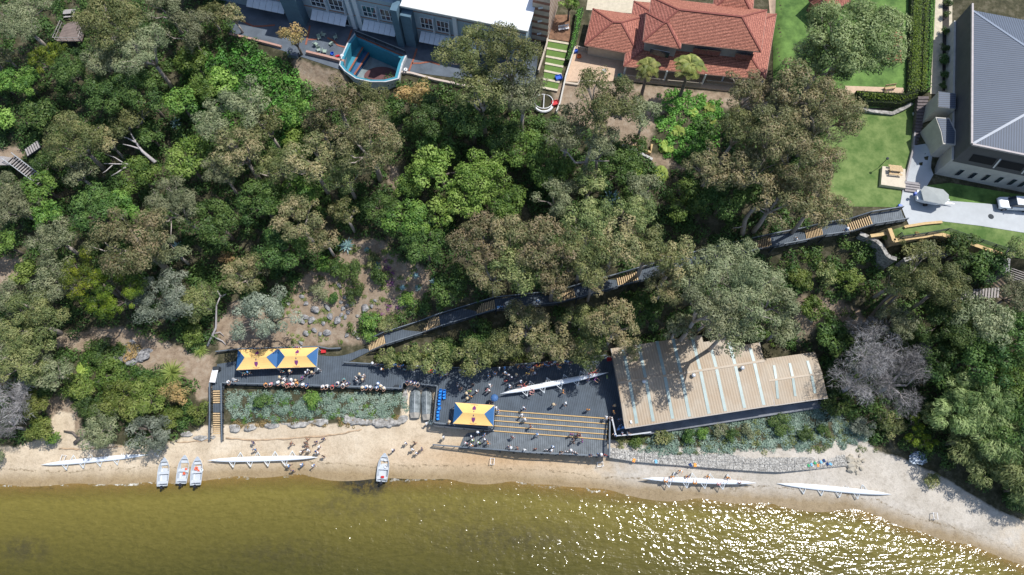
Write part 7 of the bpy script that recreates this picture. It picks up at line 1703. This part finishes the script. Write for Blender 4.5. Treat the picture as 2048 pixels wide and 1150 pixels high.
# ------------------------------------------------------------ people
def body_mesh(pose, seed=0):
    """one continuous skinned figure ~1.72 m tall, facing +Y; faces sorted into skin / shirt / shorts / shoes / hair slots"""
    J = dict(pel=(0, 0, .95), wst=(0, .01, 1.08), chest=(0, .02, 1.30), neck=(0, .02, 1.47), chin=(0, .045, 1.54), head=(0, .04, 1.63), crown=(0, .02, 1.71),
             shl=(-.19, .01, 1.40), shr=(.19, .01, 1.40), ell=(-.26, -.02, 1.12), elr=(.26, -.02, 1.12), wrl=(-.26, .08, .88), wrr=(.26, .08, .88), hal=(-.25, .12, .79), har=(.25, .12, .79),
             hpl=(-.1, 0, .92), hpr=(.1, 0, .92), knl=(-.11, .03, .5), knr=(.11, .03, .5), anl=(-.11, 0, .09), anr=(.11, 0, .09), tol=(-.12, .17, .04), tor=(.12, .17, .04))
    J = {k: Vector(v) for k, v in J.items()}
    def mv(ks, d):
        for k in ks.split(): J[k] += Vector(d)
    up_ = 'wst chest neck chin head crown shl shr ell elr wrl wrr hal har'
    if pose == 'walk':
        mv('knl', (0, .16, .02)); mv('anl tol', (0, .24, .02)); mv('knr', (0, -.02, 0)); mv('anr tor', (0, -.28, .05)); mv('ell', (0, -.12, .02)); mv('wrl hal', (0, -.2, .06)); mv('elr', (0, .12, .02)); mv('wrr har', (0, .26, .12))
    if pose == 'lean':
        for k in up_.split(): J[k] = J['pel']+Matrix.Rotation(R(-28), 3, 'X') @ (J[k]-J['pel'])
        J['ell'] = J['shl']+Vector((-.08, .2, -.2)); J['elr'] = J['shr']+Vector((.08, .2, -.2)); J['wrl'] = J['ell']+Vector((.12, .22, .02)); J['wrr'] = J['elr']+Vector((-.12, .22, .02)); J['hal'] = J['wrl']+Vector((.06, .07, 0)); J['har'] = J['wrr']+Vector((-.06, .07, 0))
    if pose == 'carry':
        J['ell'] = J['shl']+Vector((-.05, .27, -.04)); J['elr'] = J['shr']+Vector((.05, .27, -.04)); J['wrl'] = J['ell']+Vector((0, .22, .12)); J['wrr'] = J['elr']+Vector((0, .22, .12)); J['hal'] = J['wrl']+Vector((.02, .09, .02)); J['har'] = J['wrr']+Vector((-.02, .09, .02)); mv('knl', (0, .08, 0)); mv('anr tor', (0, -.14, 0))
    if pose == 'talk':
        J['wrr'] = J['elr']+Vector((-.04, .24, .06)); J['har'] = J['wrr']+Vector((-.02, .09, .03)); J['wrl'] = J['ell']+Vector((.14, .2, .02)); J['hal'] = J['wrl']+Vector((.08, .06, .02)); mv('anr tor', (.05, -.08, 0)); mv('ell', (-.08, 0, 0)); mv('wrl hal', (-.06, 0, 0))
    Rd = dict(pel=(.155, .12), wst=(.14, .105), chest=(.17, .12), neck=(.058, .058), chin=(.075, .085), head=(.09, .11), crown=(.055, .065), shl=(.075, .075), shr=(.075, .075), ell=(.046, .046), elr=(.046, .046), wrl=(.03, .03), wrr=(.03, .03), hal=(.038, .022), har=(.038, .022),
              hpl=(.095, .1), hpr=(.095, .1), knl=(.062, .062), knr=(.062, .062), anl=(.042, .042), anr=(.042, .042), tol=(.045, .035), tor=(.045, .035))
    E = [('pel', 'wst'), ('wst', 'chest'), ('chest', 'neck'), ('neck', 'chin'), ('chin', 'head'), ('head', 'crown'), ('chest', 'shl'), ('chest', 'shr'), ('shl', 'ell'), ('shr', 'elr'), ('ell', 'wrl'), ('elr', 'wrr'), ('wrl', 'hal'), ('wrr', 'har'), ('pel', 'hpl'), ('pel', 'hpr'), ('hpl', 'knl'), ('hpr', 'knr'), ('knl', 'anl'), ('knr', 'anr'), ('anl', 'tol'), ('anr', 'tor')]
    for sd in 'lr':      # short finger chains and a thumb on each palm
        h = J['ha'+sd]; d = (h-J['wr'+sd]).normalized(); s = d.cross(Vector((0, 0, 1))); s = s.normalized() if s.length > .2 else Vector((0, 1, 0))
        for k in range(4):
            nm = 'f%d%s' % (k, sd); J[nm] = h+d*(.075+.01*(1.5-abs(k-1.5)))+s*(k-1.5)*.021-Vector((0, 0, .012)); Rd[nm] = (.0085, .0085); E.append(('ha'+sd, nm))
        J['t'+sd] = h+d*.01+s*(.05 if sd == 'l' else -.05); Rd['t'+sd] = (.01, .01); E.append(('ha'+sd, 't'+sd))
    J['nose'] = J['head']+(J['head']-J['chin']).cross(Vector((-1, 0, 0))).normalized()*.115+Vector((0, 0, -.015)); Rd['nose'] = (.016, .02); E.append(('head', 'nose'))
    ks = list(J); me = bpy.data.meshes.new('t'); me.from_pydata([J[k] for k in ks], [(ks.index(a), ks.index(b)) for a, b in E], [])
    o = bpy.data.objects.new('t', me); COL.objects.link(o); md = o.modifiers.new('s', 'SKIN'); md.use_smooth_shade = True
    for i, k in enumerate(ks): me.skin_vertices[0].data[i].radius = Rd[k]; me.skin_vertices[0].data[i].use_root = (k == 'pel')
    sb = o.modifiers.new('b', 'SUBSURF'); sb.levels = 1; sb.render_levels = 1
    dg = bpy.context.evaluated_depsgraph_get(); out = bpy.data.meshes.new_from_object(o.evaluated_get(dg)); out.name = 'person_'+pose
    bpy.data.objects.remove(o); bpy.data.meshes.remove(me)
    out.materials.clear()
    for m in (skin, skin, skin, skin, skin): out.materials.append(m)
    segs = [(J[a], J[b], a, b) for a, b in E]
    hd = J['head']; hu = (J['crown']-J['chin']).normalized()
    for p in out.polygons:
        c = p.center; best = 1e9; nm = None
        for a, b, na, nb in segs:
            ab = b-a; t = max(0, min(1, (c-a).dot(ab)/max(ab.length_squared, 1e-9))); d = (c-a-ab*t).length
            if d < best: best = d; nm = (na, nb, t)
        na, nb, t = nm; s = 0
        if nb in ('wst', 'chest') or nb in ('shl', 'shr') or (na in ('shl', 'shr') and t < .62) or (nb == 'neck' and t < .55): s = 1
        if (na == 'pel' and nb in ('hpl', 'hpr')) or (na in ('hpl', 'hpr') and t < .8) or (nb == 'wst' and t < .3): s = 2
        if nb in ('tol', 'tor'): s = 3
        if nb in ('head', 'crown', 'nose') and ((c-hd).dot(hu) > .035 or (c-hd).y < -.02): s = 4
        p.material_index = s
    return out
skin = mat('skin', (.45, .27, .19), .6, .08, 8)
tanskin = mat('tanned_skin', (.33, .18, .12), .6, .08, 8)
CLR = dict(w=('white', (.72, .73, .74)), b=('blue', (.12, .28, .55)), n=('navy', (.02, .03, .09)), o=('orange', (.72, .25, .06)), r=('red', (.5, .04, .05)), p=('pink', (.65, .3, .32)), t=('teal', (.08, .3, .33)), g=('grey', (.3, .31, .33)),
           l=('lime', (.25, .5, .1)), u=('purple', (.28, .06, .35)), y=('yellow', (.75, .5, .1)), m=('maroon', (.16, .03, .04)), k=('black', (.02, .02, .025)), a=('bare tanned', (.33, .18, .12)))
CM = {k: mat('cloth_'+v[0].replace(' ', '_'), v[1], .85, .12, 6) for k, v in CLR.items()}
hairs = [mat('hair_brown', (.06, .035, .02), .7, .2, 9), mat('hair_fair', (.30, .19, .09), .7, .2, 9), mat('hair_dark', (.02, .015, .012), .7, .2, 9)]
straw = mat('straw', (.60, .47, .30), .85, .12, 8)
def hat_mesh(brim):
    q = MB(); q.lathe((0, 0, 0), [(.2 if brim else .105, -.01), (.19 if brim else .105, .01), (.11, .03), (.105, .09), (.07, .125), (.02, .135)], 14)
    if not brim: q.prism([(-.075, .08), (.075, .08), (.055, .2), (-.055, .2)], 0, .015)
    me = q.mesh('hat'); me.materials.append(straw); me.shade_smooth() if brim else None; return me
POSES = {p: body_mesh(p) for p in ('stand', 'walk', 'lean', 'carry', 'talk')}
HEADS = dict(stand=(0, .035, 1.66), walk=(0, .035, 1.66), carry=(0, .035, 1.66), talk=(0, .035, 1.66), lean=(0, .37, 1.54))
HM = {True: hat_mesh(True), False: hat_mesh(False)}
HC = dict(w=('white cap', CM['w'], False), s=('straw hat', straw, True), b=('blue cap', CM['b'], False), n=('navy cap', CM['n'], False), g=('grey hat', CM['g'], True), h=('white sunhat', CM['w'], True), q=('blue sunhat', CM['b'], True))
gP = random.Random(21)
def person(wx, wy, z, face, pose, hat, shirt, short, label, group, ht=1.0):
    o = bpy.data.objects.new('person', POSES[pose]); COL.objects.link(o); o.location = (wx, wy, z); o.rotation_euler = (0, 0, face); o.scale = (ht*1.08, ht*1.08, ht)
    tag(o, label, 'person', group)
    bare = shirt == 'a'; ms = (tanskin if bare else skin, CM[shirt], CM[short], gP.choice((CM['w'], CM['k'])), hairs[gP.choice((0, 0, 1, 2))])
    for i, m in enumerate(ms): o.material_slots[i].link = 'OBJECT'; o.material_slots[i].material = m
    if hat != '-':
        nm, m, br = HC[hat]; c = bpy.data.objects.new('hat', HM[br]); COL.objects.link(c); c.parent = o; c.location = HEADS[pose]
        if pose == 'lean': c.rotation_euler = (R(-28), 0, 0)
        c.material_slots[0].link = 'OBJECT'; c.material_slots[0].material = m
    return o
ORD = ['1st', '2nd', '3rd']+['%dth' % k for k in range(4, 21)]+['21st', '22nd', '23rd', '24th']
ORD_ = 'first second third fourth fifth sixth seventh eighth ninth tenth eleventh twelfth thirteenth fourteenth fifteenth sixteenth seventeenth eighteenth nineteenth twentieth'.split()
def crowd(place, group, z, face, pose, org, sc_, txt, zf=None):
    """txt: 'x,y,hat shirt shorts' heads in zoomed photo coordinates"""
    L_ = []
    for it in txt.split():
        x, y, c = it.split(','); L_.append((org[0]+float(x)/sc_, org[1]+float(y)/sc_, c))
    L_.sort()
    for i, (px, py, c) in enumerate(L_):
        zz = z if zf is None else zf(px, py)
        ht = gP.uniform(.94, 1.04); ps = gP.choice(pose) if isinstance(pose, (list, tuple)) else pose
        hh = 1.6*ht if ps != 'lean' else 1.45; p = P(px, py, zz+hh)
        if zf == 'ground' or zz is None:
            p = G(px, py, hh); zz = p.z; 
        f = face+gP.uniform(-.5, .5) if face is not None else gP.uniform(0, 6.28)
        if ps == 'lean': p = p-Vector((-math.sin(f), math.cos(f), 0))*.37
        hat, sh = c[0], c[1]; st_ = c[2] if len(c) > 2 else gP.choice('nkgn')
        w1 = {'-': 'bareheaded person'}.get(hat, 'person in '+HC[hat][0] if hat != '-' else ''); shn = 'bare chested' if sh == 'a' else CLR[sh][0]+' shirt'
        lab = w1+(' and ' if hat != '-' else ' in ')+shn if sh != 'a' else w1+', bare chested'
        person(p.x, p.y, zz, f, ps, hat, sh, st_, '%s, %s from left %s' % (lab, ORD[i], place), group, ht)
RA, RB, RC, RD = (410, 640), (660, 640), (850, 690), (1040, 690)
crowd('under the long marquee edge', 'people at the long marquee', DZ, math.pi, ('stand', 'talk'), RA, 4.423, '335,465,-tn 375,455,bt 680,445,-tn 745,448,sb 888,458,wnw 910,437,ww 943,458,sg 1003,430,wgg')
crowd('on the middle upper boardwalk', 'people in the middle of the upper boardwalk', DZ, None, ('stand', 'talk', 'walk'), RA, 4.423, '655,505,sg 700,520,ww 850,505,-uw 245,522,gww 762,526,hw 798,530,sa')
crowd('at railing below long marquee', 'spectators at the lower railing of the boardwalk', DZ, math.pi, 'lean', RA, 4.423, '642,553,hw 685,558,sw 740,570,-p 770,568,ww 805,563,-o 858,572,hw 895,578,bn 200,548,wwn 530,570,-o 575,567,wp 1035,590,ww 1070,588,-w 1120,590,-r 720,575,-r')
crowd('behind the long marquee', 'people behind the long marquee', DZ, 0.0, 'stand', RA, 4.423, '430,246,-b 485,252,-b 750,236,-l 800,238,-un 835,240,-w')
crowd('at railing above saltbush', 'spectators at the right part of the lower railing', DZ, math.pi, 'lean', RB, 4.423, '60,560,nw 110,578,-w 150,562,wn 283,598,sw 318,592,bw 355,592,hg 422,562,hb 447,585,sw 412,598,wb 472,605,sw 118,530,-t')
crowd('in the open boardwalk group', 'standing group on the upper boardwalk', DZ, None, ('talk', 'stand'), RB, 4.423, '257,478,sw 226,503,-w 290,490,-w 285,523,sn 232,530,-w')
crowd('above the covered boats', 'people above the covered boats', DZ, math.pi, 'lean', RB, 4.423, '682,550,-n 715,548,wn 748,556,wn 775,566,-w')
crowd('under the olive trees', 'spectators under the olive trees', DZ, math.pi, ('stand', 'talk', 'stand'), RB, 4.423, '375,378,hw 390,386,-g 412,388,-n 455,428,wo 510,408,-n 537,400,sw 570,390,qb 605,405,-o 622,398,-b 650,395,bk 655,430,-t 697,402,-t 730,398,ww 762,400,hw 725,430,-w 820,425,-b 480,405,-k')
crowd('beside the red box', 'people beside the red box', DZ, None, ('stand', 'talk'), RB, 4.423, '962,450,-b 990,438,bw 1020,440,-b 1000,472,wt 980,492,-b 1028,470,-w')
crowd('in shade above single marquee', 'people in the tree shade', DZ, None, ('stand', 'talk', 'walk'), RC, 4.79, '333,237,gn 373,255,hn 425,270,-k 317,375,-w 335,410,-a 455,370,-k 492,435,wk 605,280,-b 665,265,-b 710,220,ww')
crowd('of groups near single marquee', 'small groups above the single marquee', DZ, None, ('talk', 'stand'), RC, 4.79, '425,437,-l 395,462,sw 437,485,-o 405,512,sk 618,383,ww 590,425,-p 620,437,wk 635,540,-n 685,600,ww 700,628,-b 233,738,so')
crowd('just left of orange crowd', 'people left of the orange crowd', DZ, None, ('talk', 'stand'), RC, 4.79, '765,215,qb 770,258,wb 810,285,wn 832,310,wn 873,280,sw 893,200,-o 915,345,wn 775,340,-r 808,390,wb')
crowd('in orange and blue crowd', 'crowd in orange and blue along the top edge', DZ, math.pi, ('stand', 'talk'), RD, 4.791, '75,205,-b 100,200,-b 118,212,-w 150,190,-r 175,200,-o 205,182,-o 115,237,-o 72,265,-yn 142,263,wn 245,178,-b 265,187,-b 285,162,-r 335,157,bw 365,178,-r 380,203,-o 397,165,-k 425,147,qb 460,152,wb 485,160,-m 30,195,-n 225,165,-n 310,175,-w')
def stepz(px, py):
    t = (py-(820+(px-990)*.075))/10.6
    return DZ-.16*max(0, min(5, math.floor(t-0.2)+1)) if t > -.3 else DZ
crowd('on open deck above steps', 'people walking on the open lower deck', DZ, None, ('walk', 'stand'), RD, 4.791, '320,570,sk 435,553,ww 655,615,-o 415,442,-o 5,345,wb 42,600,wn')
crowd('on yellow edged steps', 'people on the yellow edged steps', DZ, None, 'walk', RD, 4.791, '22,670,ww 45,712,ww 100,775,-m 165,858,bw 497,850,-u 555,853,-m 578,858,-m', zf=stepz)
crowd('walking the right boat ramp', 'people on the boat ramp', LZ, None, ('walk', 'stand'), RD, 4.791, '515,922,-k 600,914,-u')
crowd('at the ramp beach fence', 'spectators at the beach side fence of the ramp', LZ, math.pi, ('stand', 'talk'), RD, 4.791, '45,1000,wwn 145,992,-m 250,1000,-w 300,1005,ww 318,970,wb 395,1020,-k 447,1018,-w 490,1005,hp 520,1022,-w 545,1035,-g 680,1048,on' .replace('on', '-n')+' 758,1043,-b 780,1045,hn 820,1050,-r')
crowd('by the boathouse corner', 'people at the boathouse corner', DZ, None, ('stand', 'talk'), RD, 4.791, '908,580,so 905,637,-o 957,705,-b 948,803,qb 988,790,qb 985,840,wp 918,855,wb 1040,845,-w 828,692,ww 882,703,-w 965,768,-b 838,298,-l')
crowd('on sandy ramp end', 'people on the sandy end of the ramp', 1.9, None, ('walk', 'stand', 'talk'), RC, 4.79, '503,835,hb 562,858,-b 443,880,wn 390,933,wp 455,915,wl 445,952,wo 513,930,wl 575,908,wn 600,932,-o', zf=lambda x, y: 2.1 if x < 965 else 2.5)
crowd('on left ramp part', 'people on the left part of the boat ramp', LZ, None, ('stand', 'walk'), RC, 4.79, '835,880,-m 825,985,hw 800,975,-n 885,985,-m')
crowd('near the grey tub', 'people at the boardwalk corner', 1.5, None, 'stand', RC, 4.79, '15,750,ww 180,880,wg', zf=lambda x, y: 1.45)
crowd('among left beach rowers', 'rowers on the left beach', .9, None, ('walk', 'stand', 'talk'), (450, 860), 8.192, '440,195,-n 465,312,-bn 1070,215,-a 1335,145,-a 1310,205,-a 1322,262,-a 1475,185,-n 1595,140,-n 1528,272,ww 1250,352,wk 1362,325,ww 1490,343,nw 1500,378,-w 1600,420,-k 1022,580,wbn 1090,662,-n 1250,568,wb 1432,578,wb', zf=lambda x, y: Zt(*P(x, y, 1).xy) if y < 935 else .12)
crowd('right of lone dinghy', 'rowers right of the lone dinghy', .9, None, ('walk', 'stand'), (700, 870), 10.456, '895,315,wn 1165,160,wn 1345,160,-k 1305,290,ww 1390,365,wn 1490,285,-n', zf=lambda x, y: Zt(*P(x, y, 1).xy))
crowd('holding shell, water side', 'crew in orange around the racing shell', .9, 0.0, 'carry', (1260, 900), 7.877, '565,497,-o 1030,527,-o 1400,545,-p 1740,520,-m', zf=lambda x, y: Zt(*P(x, y, 1).xy))
crowd('holding shell, wall side', 'crew behind the racing shell', .9, math.pi, 'carry', (1260, 900), 7.877, '670,413,-o 915,410,no 1240,413,-o 1562,430,-o 810,322,wo', zf=lambda x, y: Zt(*P(x, y, 1).xy))
crowd('carrying shell across boardwalk', 'rowers carrying the racing shell', DZ, None, 'carry', RD, 4.791, '670,262,-p 695,258,-r 725,256,-r 650,335,-n 722,318,-u 20,395,-p 45,387,-r 130,442,-p 95,455,-p')
crowd('on the hillside stairway', 'people on the hillside stairway', 10, None, 'walk', (0, 0), 1, '997,614,qw 1076,600,wb 1696,456,hb 1594,475,-w 1003,611,-b', zf=lambda x, y: 8.8 if x < 1200 else (15.6 if x > 1650 else 14))
